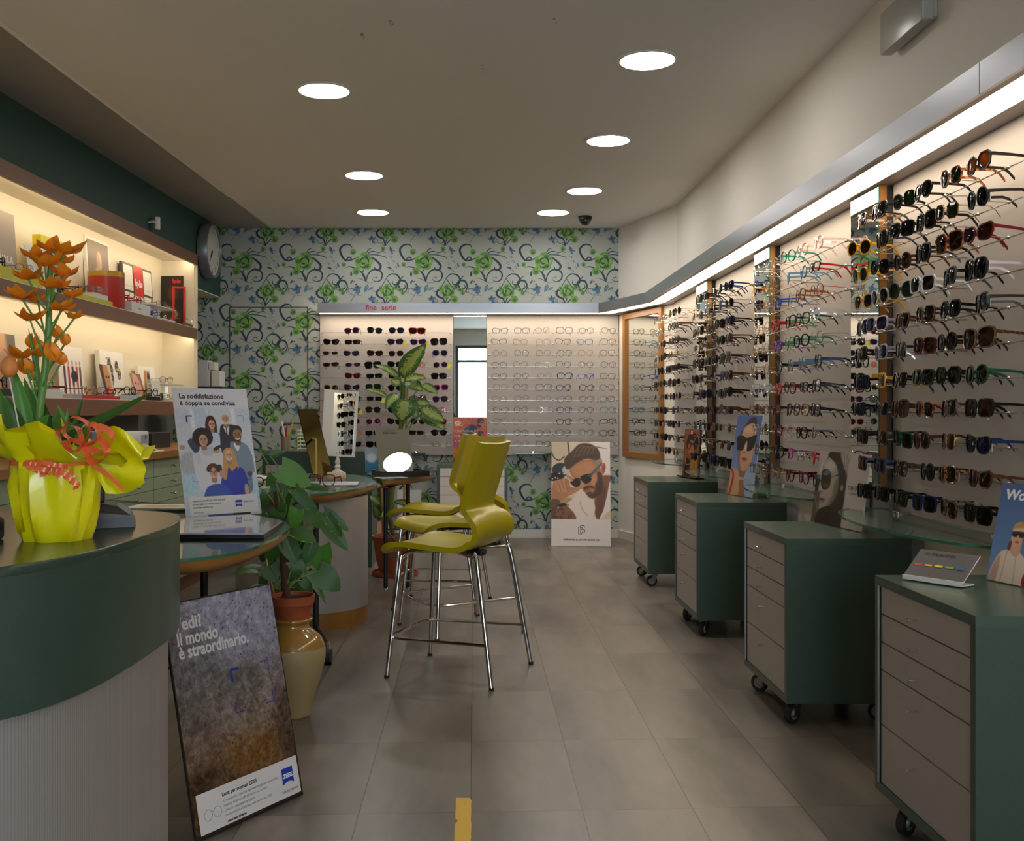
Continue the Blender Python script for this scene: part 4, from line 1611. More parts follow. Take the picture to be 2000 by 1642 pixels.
t = desk('nearest glass topped desk with a rounded wooden edge, behind the green counter',
         [(-1.75, 2.93), (-1.3, 2.90), (-1.0, 2.86), (-.80, 2.835), (-.672, 2.985), (-.625, 3.30), (-.632, 3.63), (-.70, 3.90), (-.816, 4.08), (-1.02, 4.32), (-1.4, 4.58), (-1.75, 4.60)])
trestle(t, (-.955, 3.72), (-1.20, 3.78), 0.668)
trestle(t, (-1.62, 3.1), (-1.62, 4.0), 0.668)
t2 = desk('middle glass topped desk on a curved grey pedestal with a wooden plinth',
          [(-1.30, 5.04), (-1.1, 5.0), (-.86, 5.03), (-.72, 5.09), (-.61, 5.38), (-.545, 5.72), (-.548, 5.98), (-.622, 6.38), (-.757, 6.72), (-1.0, 6.86), (-1.2, 6.86), (-1.32, 6.75), (-1.33, 5.2)])
PB = [(-1.2, 5.29), (-1.0, 5.30), (-.785, 5.327), (-.70, 5.375), (-.62, 5.46), (-.574, 5.57), (-.575, 5.68), (-.64, 5.83), (-.80, 5.95), (-1.0, 6.0), (-1.2, 6.0)]
PP = outline(PB)
mb = MB().prism(PP, 0.088, 0.668)
mb.build('pedestal', mat('pedestal_grey', 'a29a94', 0.35, 0.15), t2, smooth=True)
mb = MB().prism([(p[0] * 0.996 - 0.002, p[1]) for p in PP], 0.0, 0.088)
mb.build('plinth', M_oak, t2, smooth=True)
trestle(t2, (-.77, 5.13), (-.93, 5.13), 0.668)
mb = MB().tube([(-.77, 5.13, 0.06), (-.70, 4.90, 0.06), (-.655, 4.70, 0.075)], 0.012, 8)
fb = mb.build('caster_arm', M_blackmetal, t2, smooth=True)
mb = MB().tube([(-.662, 4.645, 0.033), (-.628, 4.645, 0.033)], 0.033, 20)
mb.build('wheel', M_rubber, fb, smooth=True)
mb = MB().tube([(-.645, 4.645, 0.033), (-.652, 4.69, 0.085)], 0.009, 8)
mb.build('fork', M_chrome, fb, smooth=True)
t3 = desk('farthest glass topped desk on black trestle legs beside the stools',
          [(-.535, 6.09), (-.46, 6.24), (-.378, 6.41), (-.285, 6.62), (-.25, 6.78), (-.29, 6.92), (-.42, 6.97), (-.60, 6.97), (-.70, 6.90), (-.665, 6.62), (-.605, 6.42)])
trestle(t3, (-.553, 6.60), (-.415, 6.62), 0.668)

# tall green cabinet behind the middle desk
t = thing('green_cabinet', 'dark green cabinet with a taupe drawer behind the middle desk', 'cabinet')
bx0, bx1, by = -1.51, -0.728, 7.5
mb = MB().rbox((bx0, by, 0.0), (bx1, by + 0.42, 0.831), 0.004)
mb.build('carcass', M_lam, t)
mb = MB().box((bx0 + 0.025, by - 0.004, 0.66), (bx0 + 0.26, by, 0.732))
mb.m = 0
mb.build('drawer', M_drawer, t)
mb = MB().box((bx0 + 0.27, by - 0.004, 0.05), (bx1 - 0.03, by, 0.6))
mb.build('door', M_lam, t)

# ------------------------------------------------------------------ drawer cabinets on casters
def caster(t, x, y, z, ang, r=0.038):
    """swivel caster whose plate meets the carcass at height z"""
    M = Matrix.Translation((x, y, 0)) @ Matrix.Rotation(ang, 4, 'Z')
    ox = 0.022
    mb = MB()
    mb.box((-0.028, -0.028, z - 0.006), (0.028, 0.028, z), M)
    mb.lathe([(0.018, z - 0.018), (0.018, z - 0.006)], 14, M)
    for s in (-1, 1):
        mb.add([(-.014, s * .014, z - .016), (.016, s * .014, z - .016), (ox + .012, s * .014, r - .008), (ox - .012, s * .014, r - .008),
                (-.014, s * .017, z - .016), (.016, s * .017, z - .016), (ox + .012, s * .017, r - .008), (ox - .012, s * .017, r - .008)],
               [(0, 1, 2, 3), (7, 6, 5, 4), (0, 4, 5, 1), (1, 5, 6, 2), (2, 6, 7, 3), (3, 7, 4, 0)], M)
    mb.box((-.014, -.017, z - .019), (.016, .017, z - .015), M)
    c = mb.build('caster', M_steel, t)
    Mw = M @ Matrix.Translation((ox, 0, r)) @ Matrix.Rotation(PI / 2, 4, 'X')
    mb = MB().lathe([(r * .62, -.011), (r * .94, -.011), (r, -.007), (r, .007), (r * .94, .011), (r * .62, .011), (r * .62, -.011)], 28, Mw, False, False)
    mb.build('tyre', M_rubber, c, smooth=True)
    mb = MB().lathe([(.006, -.013), (.012, -.013), (.014, -.009), (r * .58, -.009), (r * .62, -.0095), (r * .62, .0095), (r * .58, .009), (.014, .009), (.012, .013), (.006, .013)], 24, Mw)
    mb.build('wheel', mat('caster_hub', '8d8c88', 0.4, 0.3), c, smooth=True)


def drawer_cabinet(label, M, w, dep, z0, z1, seed, trim=False, front=None):
    rg = random.Random(seed)
    t = thing('drawer_cabinet', label, 'drawer cabinet', M=M, group=None)
    e = 0.024
    mb = MB()
    mb.box((0, 0.001, z0), (e, dep, z1 - e))
    mb.box((w - e, 0.001, z0), (w, dep, z1 - e))
    mb.box((e, 0.001, z0), (w - e, dep, z0 + e))
    mb.box((e, dep - 0.012, z0 + e), (w - e, dep - 0.004, z1 - e))
    mb.m = 1
    mb.box((0, 0.0, z0), (e, 0.001, z1 - e))
    mb.box((w - e, 0.0, z0), (w, 0.001, z1 - e))
    mb.box((e, 0.0, z0), (w - e, 0.001, z0 + e))
    mb.m = 2
    mb.box((e, 0.03, z0 + e), (w - e, 0.04, z1 - e))
    mb.build('carcass', [M_lam, M_lamedge, M_black], t)
    mb = MB().box((-0.0005, -0.0005, z1 - e), (w + 0.0005, dep, z1))
    mb.build('top', mat('green_cabinet_top', '3f5247', 0.24, noise=(200, 0.12)), t)
    if trim:
        mb = MB().box((e, -0.003, z0 + e), (e + 0.007, 0.0, z1 - e))
        mb.build('trim_strip', M_alu, t)
    H = z1 - z0 - 2 * e
    parts = [1, 1, 1, 1.97, 2.1]
    zt = z1 - e
    for k, q in enumerate(parts):
        h = H * q / sum(parts)
        mb = MB().box((e + (0.009 if trim else 0.002), 0.004, zt - h + 0.002), (w - e - 0.002, 0.022, zt - 0.002))
        dw = mb.build('drawer', front or M_drawer, t)
        kz = zt - H / sum(parts) * 0.62
        mb = MB().tube([(w * 0.46, 0.004, kz), (w * 0.46, -0.018, kz), (w * 0.46, -0.0185, kz), (w * 0.46, -0.022, kz)], [0.0035, 0.0035, 0.0056, 0.0056], 10)
        mb.build('knob', M_chrome, dw, smooth=True)
        zt -= h
    for x, y in ((0.09, 0.06), (w - 0.09, 0.06), (0.09, dep - 0.06), (w - 0.09, dep - 0.06)):
        caster(t, x, y, z0, rg.uniform(-2.6, -0.6), r=0.035)
    return t


for k, (d0, d1, lab) in enumerate(((2.30, 2.876, 'nearest dark green drawer cabinet on casters, with the polarization test stand on top'),
                                   (3.69, 4.27, 'green drawer cabinet on casters under the black and white portrait card'),
                                   (5.16, 5.73, 'green drawer cabinet on casters under the blue sunglasses card'),
                                   (6.62, 7.20, 'farthest green drawer cabinet on casters by the right wall, brown card on top'))):
    M = Matrix.Translation((1.10, d1, 0)) @ Matrix.Rotation(R90, 4, 'Z')
    drawer_cabinet(lab, M, d1 - d0, 0.44, 0.09, 0.67, k, trim=(k in (0, 1)))
xa, xb = at(853, 0, 8.70).x, at(991.5, 0, 8.70).x
drawer_cabinet('green framed white drawer cabinet standing against the wallpapered wall', Matrix.Translation((xa, 8.70, 0)), xb - xa, 0.44, 0.09, 0.672, 9, front=mat('white_drawer_front', 'd6cfc9', 0.4))
# ------------------------------------------------------------------ bar stools
M_olive = mat('mustard_green_plastic', 'aa9c0a', 0.33, spec=0.45)
prof = [(.292, .528), (.272, .545), (.235, .556), (.17, .556), (.08, .549), (0, .543), (-.07, .545), (-.118, .566), (-.148, .605), (-.152, .645), (-.132, .68), (-.102, .708), (-.102, .74), (-.122, .81), (-.148, .90), (-.174, .985)]
wid = [.355, .385, .405, .415, .415, .415, .418, .425, .432, .430, .405, .335, .335, .345, .352, .345]


def stool_shell():
    P = catmull(prof, 4, False)
    Wd = catmull([(w, i / 15) for i, w in enumerate(wid)], 4, False)
    n, m = len(P), 12
    th = 0.011
    top, bot = [], []
    for i, p in enumerate(P):
        a, b = P[max(i - 1, 0)], P[min(i + 1, n - 1)]
        tx, tz = b[0] - a[0], b[1] - a[1]
        q = math.hypot(tx, tz)
        nx, nz = tz / q, -tx / q            # towards the sitter
        s = i / (n - 1)
        for j in range(m + 1):
            v = j / m * 2 - 1
            y = v * Wd[i][0] / 2
            if s < 0.5:
                cup = 0.012 * abs(v) ** 2.2 * min(1, s * 5) - (0.018 * (1 - v * v) * max(0, 1 - s * 12))
            else:
                cup = 0.026 * abs(v) ** 2.0 * min(1, (s - 0.5) * 4)
            edge = 0.005 if abs(v) > 0.93 else 0.0
            top.append((p[0] + nx * (cup + edge), y, p[1] + nz * (cup + edge)))
            e2 = th + (0.007 if abs(v) > 0.8 else 0)
            bot.append((p[0] + nx * (cup - e2), y, p[1] + nz * (cup - e2)))
    k = len(top)
    vs = top + bot
    fs = []
    for i in range(n - 1):
        for j in range(m):
            a = i * (m + 1) + j
            fs.append((a, a + 1, a + m + 2, a + m + 1))
            fs.append((k + a, k + a + m + 1, k + a + m + 2, k + a + 1))
    for i in range(n - 1):
        a = i * (m + 1)
        fs.append((a, a + m + 1, k + a + m + 1, k + a))
        a += m
        fs.append((a, k + a, k + a + m + 1, a + m + 1))
    for j in range(m):
        fs.append((j, k + j, k + j + 1, j + 1))
        a = (n - 1) * (m + 1) + j
        fs.append((a, a + 1, k + a + 1, k + a))
    return vs, fs, n, m


def make_stool(label):
    t = thing('bar_stool', label, 'bar stool', group='mustard bar stools at the desks')
    vs, fs, n, m = stool_shell()
    mb = MB().add(vs, fs)
    bm = bmesh.new()
    me = mb.mesh('seat_shell', M_olive, smooth=True)
    bm.from_mesh(me)
    bmesh.ops.recalc_face_normals(bm, faces=bm.faces)
    bm.to_mesh(me)
    bm.free()
    o = bpy.data.objects.new('seat_shell', me)
    COL.objects.link(o)
    o.parent = t
    for fx_, sy in ((1, 1), (1, -1), (-1, 1), (-1, -1)):
        if fx_ > 0:
            pth = [(.10, sy * .06, .522), (.17, sy * .13, .524), (.198, sy * .165, .505), (.206, sy * .175, .46), (.245, sy * .218, .0)]
        else:
            pth = [(-.02, sy * .06, .520), (-.09, sy * .14, .522), (-.135, sy * .185, .52), (-.158, sy * .20, .485), (-.235, sy * .24, .0)]
        mb = MB().tube(catmull(pth, 4, False), 0.0098, 10)
        lg = mb.build('leg', M_chrome, t, smooth=True)
        f = pth[-1]
        mb = MB().lathe([(.0112, 0), (.0112, .012)], 12, Matrix.Translation((f[0], f[1], 0)))
        mb.build('foot_cap', M_rubber, lg)
    mb = MB()
    zf = .168
    c = [(-.207, .226, zf + .006), (.18, .214, zf), (.238, .19, zf), (.252, .15, zf), (.252, -.15, zf), (.238, -.19, zf), (.18, -.214, zf), (-.207, -.226, zf + .006)]
    mb.tube(c, 0.0065, 8)
    mb.build('footrest', M_chrome, t, smooth=True)
    mb = MB().rbox((-.06, -.075, .516), (.14, .075, .530), .01)
    mb.rbox((-.11, -.03, .505), (-.04, .03, .528), .008)
    mb.build('mounting_plate', M_black, t)
    return t


st = make_stool('nearest mustard green bar stool, its back turned to the camera')
st.location = (-.055, 4.51, 0)
st.rotation_euler.z = math.radians(157.8)
s2 = copy_tree(st)
s2['label'] = 'second mustard green bar stool, between the nearest stool and the back cabinet'
s2.location = (-.068, 5.41, 0)
s2.rotation_euler.z = math.radians(208.8)
s3 = copy_tree(st)
s3['label'] = 'farthest mustard green bar stool, mostly hidden and tucked under the far desk'
s3.location = (-.175, 6.065, 0)
s3.rotation_euler.z = math.radians(170)

# ------------------------------------------------------------------ plants
M_leaf = mat('leaf_green', '4a8028', 0.48, noise=(14, 0.25))
M_leafd = mat('leaf_dark_green', '2e5a1a', 0.46, noise=(12, 0.25))
M_leafy = mat('leaf_yellowed_edge', '8a8a24', 0.45)
M_stem = mat('stem_green', '5e8a3e', 0.45)
M_pale = mat('leaf_variegated_pale', '8f9e4c', 0.4, noise=(60, 0.2))


def bez(a, b, c, t):
    return a * (1 - t) ** 2 + b * (2 * t * (1 - t)) + c * t * t


def leaf_surface(mb, base, tip, width, face, arch=0.12, heart=False, fold=0.15, n=9, m=4, vari=False, edge=None, wav=0.0, seed=0):
    """blade from base to tip; face = direction the upper side looks; arch lifts the middle"""
    base, tip, face = Vector(base), Vector(tip), Vector(face).normalized()
    ax = (tip - base)
    L = ax.length
    ax.normalize()
    side = ax.cross(face).normalized()
    up = side.cross(ax).normalized()
    rg = random.Random(seed)
    midp = (base + tip) / 2 + up * L * arch
    ph = rg.uniform(0, 6)
    vs, fs, mi = [], [], []
    for i in range(n + 1):
        u = i / n
        if heart:
            w = width / 2 * (math.sin(PI * (0.22 + 0.78 * u) ** 0.85)) ** 0.75 if u < 1 else 0
            back = 0.16 * L * max(0, 1 - u * 4.5)
        else:
            w = width / 2 * math.sin(PI * min(1, (u * 0.97 + 0.03)) ** 0.75) ** 0.85 if u < 1 else 0
            back = 0
        c = bez(base, midp, tip, u)
        for j in range(-m, m + 1):
            v = j / m
            p = c + side * (w * v) + up * (fold * w * abs(v) + wav * w * math.sin(5 * u + ph) * v)
            p -= ax * (back * abs(v) ** 1.2)
            vs.append(p)
    k = 2 * m + 1
    col = []
    for i in range(n):
        for j in range(2 * m):
            a = i * k + j
            fs.append((a, a + 1, a + k + 1, a + k))
            vv = abs((j + 0.5) - m) / m
            if vari:
                col.append(1 if vv < 0.22 + 0.5 * rg.random() and 0.05 < (i + .5) / n < 0.9 else 0)
            elif edge is not None:
                col.append(1 if (vv > 0.8 and rg.random() < edge) or (i == n - 1 and rg.random() < edge * 2) else 0)
            else:
                col.append(0)
    o = len(mb.v)
    for p in vs:
        mb.v.append(tuple(p))
    for f, c in zip(fs, col):
        mb.f.append([q + o for q in f])
        mb.mi.append(mb.m + c)
        mb.c.append((1, 1, 1))


# ---- wrapped pot plant with orange star flowers on the counter
FX, FD = -0.845, 2.13
ZCt = 0.86
t = thing('potted_flower', 'orange star flower plant in a yellow foil wrapped pot on the green counter', 'potted flower', (FX, FD, ZCt))
M_foil = mat('yellow_foil', 'e9de0c', 0.28, coat=0.3)
RP = random.Random(4)
n = 46
vs, fs = [], []
lv = [(0.062, 0.0), (0.070, 0.02), (0.078, 0.06), (0.085, 0.11), (0.087, 0.145), (0.083, 0.158), (0.098, 0.172), (0.128, 0.192), (0.146, 0.212), (0.152, 0.226)]
for k, (r, z) in enumerate(lv):
    for i in range(n):
        a = 2 * PI * i / n
        fold = 0.0045 * math.sin(7 * a + 1.3 * k * 0.5) + 0.003 * math.sin(13 * a - k * .6) + 0.002 * math.sin(29 * a + k)
        rr = r + fold * (1 + (0 if k < 6 else 1.2 * (k - 5)))
        zz = z
        if k >= 6:
            # the collar: a big wing to the right, lower at the front left
            w = max(0, math.cos(a - 0.0)) ** 3
            rr += (k - 5) * 0.005 * w
            zz += (k - 5) * (0.006 * math.sin(3 * a + 1) + 0.004 * math.sin(8 * a)) - w * (k - 5) * 0.020
            rr += (k - 5) * 0.010 * max(0, math.cos(a - PI)) ** 2
        jr = 0.0 if k in (0, 1) else 0.0016 + 0.0006 * max(0, k - 4)
        rr += RP.gauss(0, jr)
        zz += RP.gauss(0, jr * .8)
        vs.append((rr * math.cos(a), rr * math.sin(a), zz))
for k in range(len(lv) - 1):
    for i in range(n):
        j = (i + 1) % n
        fs.append((k * n + i, k * n + j, (k + 1) * n + j, (k + 1) * n + i))
fs.append(tuple(reversed(range(n))))
mb = MB().add(vs, fs)
mb.build('foil_wrap', M_foil, t, smooth=True)
# hanging flap of foil on the right
mb = MB()


def flap(u, v):
    x = 0.080 + 0.108 * u
    z = 0.185 + 0.045 * math.sin(PI * u) * v - (1 - v) * (0.048 + 0.045 * math.sin(PI * (0.25 + 0.6 * u))) * min(1, u * 3 + .25)
    y = -0.055 + 0.03 * u + 0.02 * math.sin(3 * u + 2 * v) + 0.012 * math.sin(9 * v + 4 * u)
    return (x, y, z)


mb.grid(flap, 16, 12)
mb.build('foil_flap', M_foil, t, smooth='all')
mb = MB().lathe([(0.0, 0.135), (0.078, 0.14)], 24, None, False, False)
mb.build('soil', M_soil, t)
# ribbon and bow
M_rib = mat('orange_ribbon', 'ee6e3c', 0.3, coat=0.3)


def strap(mb, pts, w, axis):
    P = catmull(pts, 6, False)
    ax = Vector(axis).normalized()
    vs, fs = [], []
    for p in P:
        vs += [p - ax * w / 2, p + ax * w / 2]
    for i in range(len(P) - 1):
        fs.append((2 * i, 2 * i + 1, 2 * i + 3, 2 * i + 2))
    mb.add(vs, fs)


mb = MB()
strap(mb, [(0.089 * math.cos(a), 0.089 * math.sin(a), 0.158) for a in [PI * 1.02 + k * 0.2 for k in range(16)]], 0.012, (0, 0, 1))
mb.build('ribbon_band', M_rib, t, smooth='all')
mb = MB()
C = Vector((0.085, -0.085, 0.193))
for (dx, dz, s) in ((-.045, .03, 1), (-.02, .055, 1), (.025, .04, 1), (.06, .02, 1), (.05, -.02, 1), (-.04, .0, .8)):
    d = Vector((dx, -0.01, dz)) * s
    q = Vector((-dz, 0, dx)).normalized() * d.length * 0.42
    strap(mb, [C, C + d * .55 + q, C + d, C + d * .55 - q, C], 0.017, (0.35 - dz * 6, .75, .3 + dx * 6))
for k in range(9):                     # curled ends along the band
    a0 = Vector((-.01 + .011 * k, -.093 - .002 * k, 0.158 - 0.004 * (k % 3) - (0.008 * max(0, k - 5))))
    strap(mb, [a0 + Vector((.010 * math.cos(j * 1.1 + k), .006 * math.sin(j * 1.1 + k) - .004, -.0035 * j + .006)) for j in range(7)], 0.009, (0.3, 0.2, 1))
strap(mb, [C + Vector((.02, -.01, -.04)), C + Vector((.05, -.015, -.055)), C + Vector((.085, -.02, -.085))], 0.010, (0, .2, 1))
mb.build('ribbon_bow', M_rib, t, smooth='all')


def loc(px, py, dd=0.0):
    return at(px, py, FD + dd) - Vector((FX, FD, ZCt))


# stem, pedicels, flowers
stem = [loc(70, 875), loc(78, 800), loc(88, 720), loc(95, 640), loc(96, 570), loc(100, 500)]
mb = MB().tube(catmull(stem, 5, False), [0.0085 - 0.00012 * i for i in range(26)], 10)
mb.build('flower_stem', M_stem, t, smooth='all')
M_pet = mat('orange_petal', 'f28c1c', 0.45, noise=(80, 0.2))
flw = [(100, 482, .03, 1.15, 0), (128, 486, -.02, 1.1, 0), (70, 497, .0, 1.0, 0), (88, 510, -.035, 1.05, 0), (120, 507, .0, .95, 0), (54, 536, -.01, 1.05, 0), (128, 532, -.01, 1.0, 0), (106, 553, -.04, 1.1, 0),
       (42, 575, -.02, 1.05, 0), (138, 574, .0, .8, 0), (74, 582, .03, .8, 0), (120, 598, -.035, .95, 0), (58, 617, -.02, .95, 0), (146, 616, .01, .7, 0), (112, 650, .03, .75, 1), (62, 668, .03, .8, 1),
       (40, 690, -.03, 1.0, 0), (72, 688, .02, .8, 0), (104, 690, -.03, .95, 1), (52, 718, -.01, .9, 1), (120, 702, .0, .7, 1), (128, 665, .02, .6, 1), (66, 735, .02, .6, 1)]
for k, (px, py, dd, s, budk) in enumerate(flw):
    c = loc(px, py, dd)
    q = 0.75 if budk else 1
    sz = min(0.75, max(0.0, (690 - py) / 260))
    st_p = loc(70 + (875 - (py + 75)) * 0.085, min(py + 75, 860))
    mb = MB().tube(catmull([st_p, (st_p + c) / 2 + Vector((0, 0, -.006)), c + Vector((0, 0, -.006 * s))], 4, False), 0.0021, 6)
    mb.build('flower_stalk', M_stem, t, smooth='all')
    mb = MB()
    lean = Vector((RP.uniform(-.5, .5), RP.uniform(-.5, .2), 1)).normalized()
    for j in range(6):
        a = 2 * PI * j / 6 + k
        out = Vector((math.cos(a), math.sin(a), 0))
        if budk:
            tipv = c + out * 0.010 * s + lean * 0.026 * s
            leaf_surface(mb, c - lean * .016 * s, tipv, 0.021 * s, out, arch=0.38, n=6, m=2, fold=.2)
        else:
            tipv = c + (out * 0.034 + lean * (0.010 + 0.008 * (j % 2))) * s
            leaf_surface(mb, c - lean * .010 * s, tipv, 0.026 * s, lean - out * .5, arch=-0.16, n=6, m=2, fold=.12, wav=.15, seed=j + k)
    mb.build('flower', M_pet, t, smooth='all')
strapL = [((92, 868, 0), (304, 762, -.03), 26, .10), ((150, 860, .03), (112, 790, .03), 13, .05), ((130, 865, .02), (132, 795, .02), 10, .05), ((140, 868, .02), (162, 775, .02), 12, .08),
          ((150, 872, -.02), (176, 832, -.02), 34, .2), ((60, 860, -.03), (28, 720, -.03), 30, .15), ((50, 872, -.04), (10, 770, -.06), 30, .2), ((40, 868, 0), (-30, 790, 0), 26, .2),
          ((80, 850, .02), (46, 735, .03), 22, .15), ((100, 845, .03), (70, 758, .04), 20, .1), ((50, 868, -.06), (96, 808, -.05), 40, .15), ((110, 862, .03), (112, 800, .05), 26, .1),
          ((36, 858, -.02), (-20, 850, -.05), 30, .2), ((120, 858, -.04), (146, 835, -.07), 14, .35), ((85, 800, .0), (55, 640, .0), 12, .3), ((70, 865, .04), (60, 760, .06), 26, .1), ((20, 862, .03), (-10, 740, .05), 24, .1)]
for k, (b, e, w, ar) in enumerate(strapL):
    mb = MB()
    leaf_surface(mb, loc(*b), loc(*e), w * FD / F, (0.2 * RP.uniform(-1, 1), -1, 0.7), arch=ar * (1 if k % 2 else -1) * .6, fold=.3, n=10, m=3)
    mb.build('leaf', M_leaf if k % 3 else M_leafd, t, smooth='all')
# decorative eggs on sticks
for px, py, dd, r, m, lab, bx, by in ((18, 716, -.08, .0165, mat('orange_egg', 'd8813a', 0.5, noise=(60, .1)), 'orange egg on a stick', 42, 862), (76, 680, .04, .0145, mat('yellow_egg', 'e8b432', 0.5), 'yellow egg on a stick', 60, 862)):
    c = loc(px, py, dd)
    mb = MB().lathe([(max(1e-4, r * math.sin(PI * k / 12) * (1 - 0.12 * math.cos(PI * (1 - k / 12)) * -1 * -1)), -r * 1.28 * math.cos(PI * k / 12)) for k in range(13)], 20, Matrix.Translation(c), False, False)
    e = mb.build('decorative_egg', m, t, smooth='all')
    e['label'] = lab
    mb = MB().tube([c - Vector((0, 0, r * 1.2)), loc(bx, by, dd)], 0.0016, 6)
    mb.build('stick', mat('white_stick', 'c8c8c8', 0.5), e)

# ---- glazed urn with the trailing plant in a terracotta pot
UX, UD = -0.668, 3.87
t = thing('urn', 'two-tone glazed ceramic urn standing behind the leaning poster board', 'urn', (UX, UD, 0))
prof_u = [(0.072, 0.0), (0.078, 0.004), (0.082, 0.03), (0.10, 0.09), (0.124, 0.16), (0.141, 0.225), (0.145, 0.265), (0.138, 0.305), (0.12, 0.335), (0.09, 0.36), (0.074, 0.373), (0.072, 0.388), (0.083, 0.398), (0.088, 0.406), (0.084, 0.412), (0.068, 0.408), (0.064, 0.38)]
cu = [(r * .84, z * .87) for r, z in catmull([(r, z) for r, z in prof_u], 3, False)]
mb = MB().lathe([p for p in cu if p[1] <= 0.263 or False], 40, cap1=False)
mb.m = 1
i0 = max(i for i, p in enumerate(cu) if p[1] <= 0.263 and i < 30)
mb.lathe(cu[i0:], 40, cap0=False)
mb.build('urn_body', [mat('urn_matt_glaze', '9f8a62', 0.5, noise=(9, 0.15)), mat('urn_gloss_glaze', '9a7436', 0.12, noise=(14, 0.25), coat=0.5)], t, smooth=True)

PZ = 0.3535
t = thing('potted_plant', 'heart leaved climbing plant in a terracotta pot on the urn', 'potted plant', (UX, UD, PZ))
mb = MB().lathe([(0.062, 0), (0.072, 0.055), (0.073, 0.056), (0.079, 0.057), (0.083, 0.088), (0.077, 0.088), (0.075, 0.07), (0.0, 0.068)], 36, cap1=False)
mb.build('pot', M_terra, t, smooth=True)
mb = MB().lathe([(0.0, 0.074), (0.074, 0.072)], 30, None, False, False)
mb.build('soil', M_soil, t)


def L2(px, py, d):
    return at(px, py, d) - Vector((UX, UD, PZ))


mb = MB().tube([L2(560, 1178, 3.91), L2(554, 1080, 4.07), L2(542, 960, 4.11)], 0.017, 9)
mb.build('moss_pole', mat('moss_pole', '4a2e1a', 0.95, noise=(120, 0.5)), t, smooth=True)
mb = MB().tube([L2(540, 1178, 3.90), L2(522, 1110, 4.14), L2(519, 1080, 4.2)], 0.0045, 8)
mb.build('bamboo_stick', mat('bamboo', 'b08c52', 0.5), t, smooth=True)
RL = random.Random(8)
hearts = [((550, 914), (607, 948), 50), ((549, 945), (541, 986), 42), ((577, 956), (622, 1004), 27), ((560, 985), (553, 1028), 34), ((581, 995), (572, 1033), 32), ((598, 992), (628, 1032), 36), ((633, 1000), (683, 1038), 26), ((631, 1015), (681, 1076), 34),
          ((575, 1037), (618, 1058), 32), ((556, 1045), (579, 1102), 40), ((627, 1066), (629, 1124), 46), ((622, 1115), (664, 1154), 50), ((586, 1082), (610, 1106), 34), ((526, 1105), (536, 1137), 42), ((575, 1098), (582, 1128), 38), ((547, 1152), (550, 1178), 28),
          ((575, 1135), (570, 1164), 28), ((591, 1133), (610, 1157), 22), ((585, 1149), (600, 1173), 22), ((507, 879), (526, 889), 10), ((527, 890), (558, 881), 14), ((521, 962), (510, 1000), 24), ((535, 930), (520, 950), 22), ((505, 1040), (490, 1075), 30),
          ((520, 1060), (512, 1098), 30), ((545, 1000), (530, 1040), 34), ((560, 1060), (545, 1090), 34), ((600, 1040), (590, 1075), 30), ((545, 1100), (530, 1128), 30), ((570, 1010), (590, 1040), 30), ((600, 950), (645, 957), 16), ((520, 1000), (508, 1030), 26), ((640, 1010), (668, 1050), 24), ((610, 1060), (596, 1100), 30), ((560, 930), (585, 960), 30), ((600, 1000), (640, 1020), 24), ((565, 1115), (560, 1145), 26), ((540, 1060), (525, 1098), 30), ((580, 960), (560, 1000), 30)]
for k, (b, e, w) in enumerate(hearts):
    d = UD + 0.18 + RL.uniform(-.07, .12) - (0.04 if k in (10, 11) else 0)
    dt = RL.uniform(-.01, .03)
    if b[0] < 530 and k > 18:
        d = max(d, 4.2)
        dt = abs(dt)
    B, E = L2(*b, d), L2(*e, d + dt)
    mb = MB()
    leaf_surface(mb, B, E, w * 1.02 * UD / F, (RL.uniform(-.3, .5), -1, RL.uniform(.1, .6)), arch=RL.uniform(.02, .16), heart=True, fold=RL.uniform(-.05, .25), edge=0.16 if k % 2 == 0 else None, n=14, m=6, wav=.05, seed=k)
    mb.build('leaf', [M_leaf if k in (10, 4, 0) else M_leafd, M_leafy], t, smooth='all')
    root = L2(550 + 6 * math.sin(k), min(1168, b[1] + 60 + 12 * (k % 4)), 4.08 if b[1] < 1090 else 3.93)
    mb = MB().tube(catmull([root, (root + B) / 2 + Vector((0, 0, .02)), B], 5, False), 0.0022, 6)
    mb.build('leaf_stalk', M_stem, t, smooth='all')

# low plant on the floor behind the nearest desk
gx, gd = -0.85, 4.66
t = thing('potted_plant', 'low plant with long narrow leaves on the floor under the nearest desk', 'potted plant', (gx, gd, 0))
mb = MB().lathe([(0.06, 0), (0.085, 0.13), (0.09, 0.13), (0.09, 0.16), (0.08, 0.155), (0.0, 0.15)], 28, cap1=False)
mb.build('pot', M_black, t, smooth=True)
for k in range(16):
    a = 2 * PI * k / 16 + RL.uniform(-.3, .3)
    r = RL.uniform(.16, .28)
    mid = Vector((r * .45 * math.cos(a), r * .45 * math.sin(a), RL.uniform(.36, .50)))
    tip = Vector((r * math.cos(a), r * math.sin(a), RL.uniform(.22, .42)))
    mb = MB().tube(catmull([(0.02 * math.cos(a), 0.02 * math.sin(a), .15), tuple(mid * .8), tuple(mid)], 4, False), 0.003, 6)
    mb.build('leaf_stalk', M_stem, t, smooth='all')
    mb = MB()
    leaf_surface(mb, mid, tip, 0.045, (0, -.4, 1), arch=.2, n=8, m=3, seed=k)
    mb.build('leaf', M_leafd, t, smooth='all')

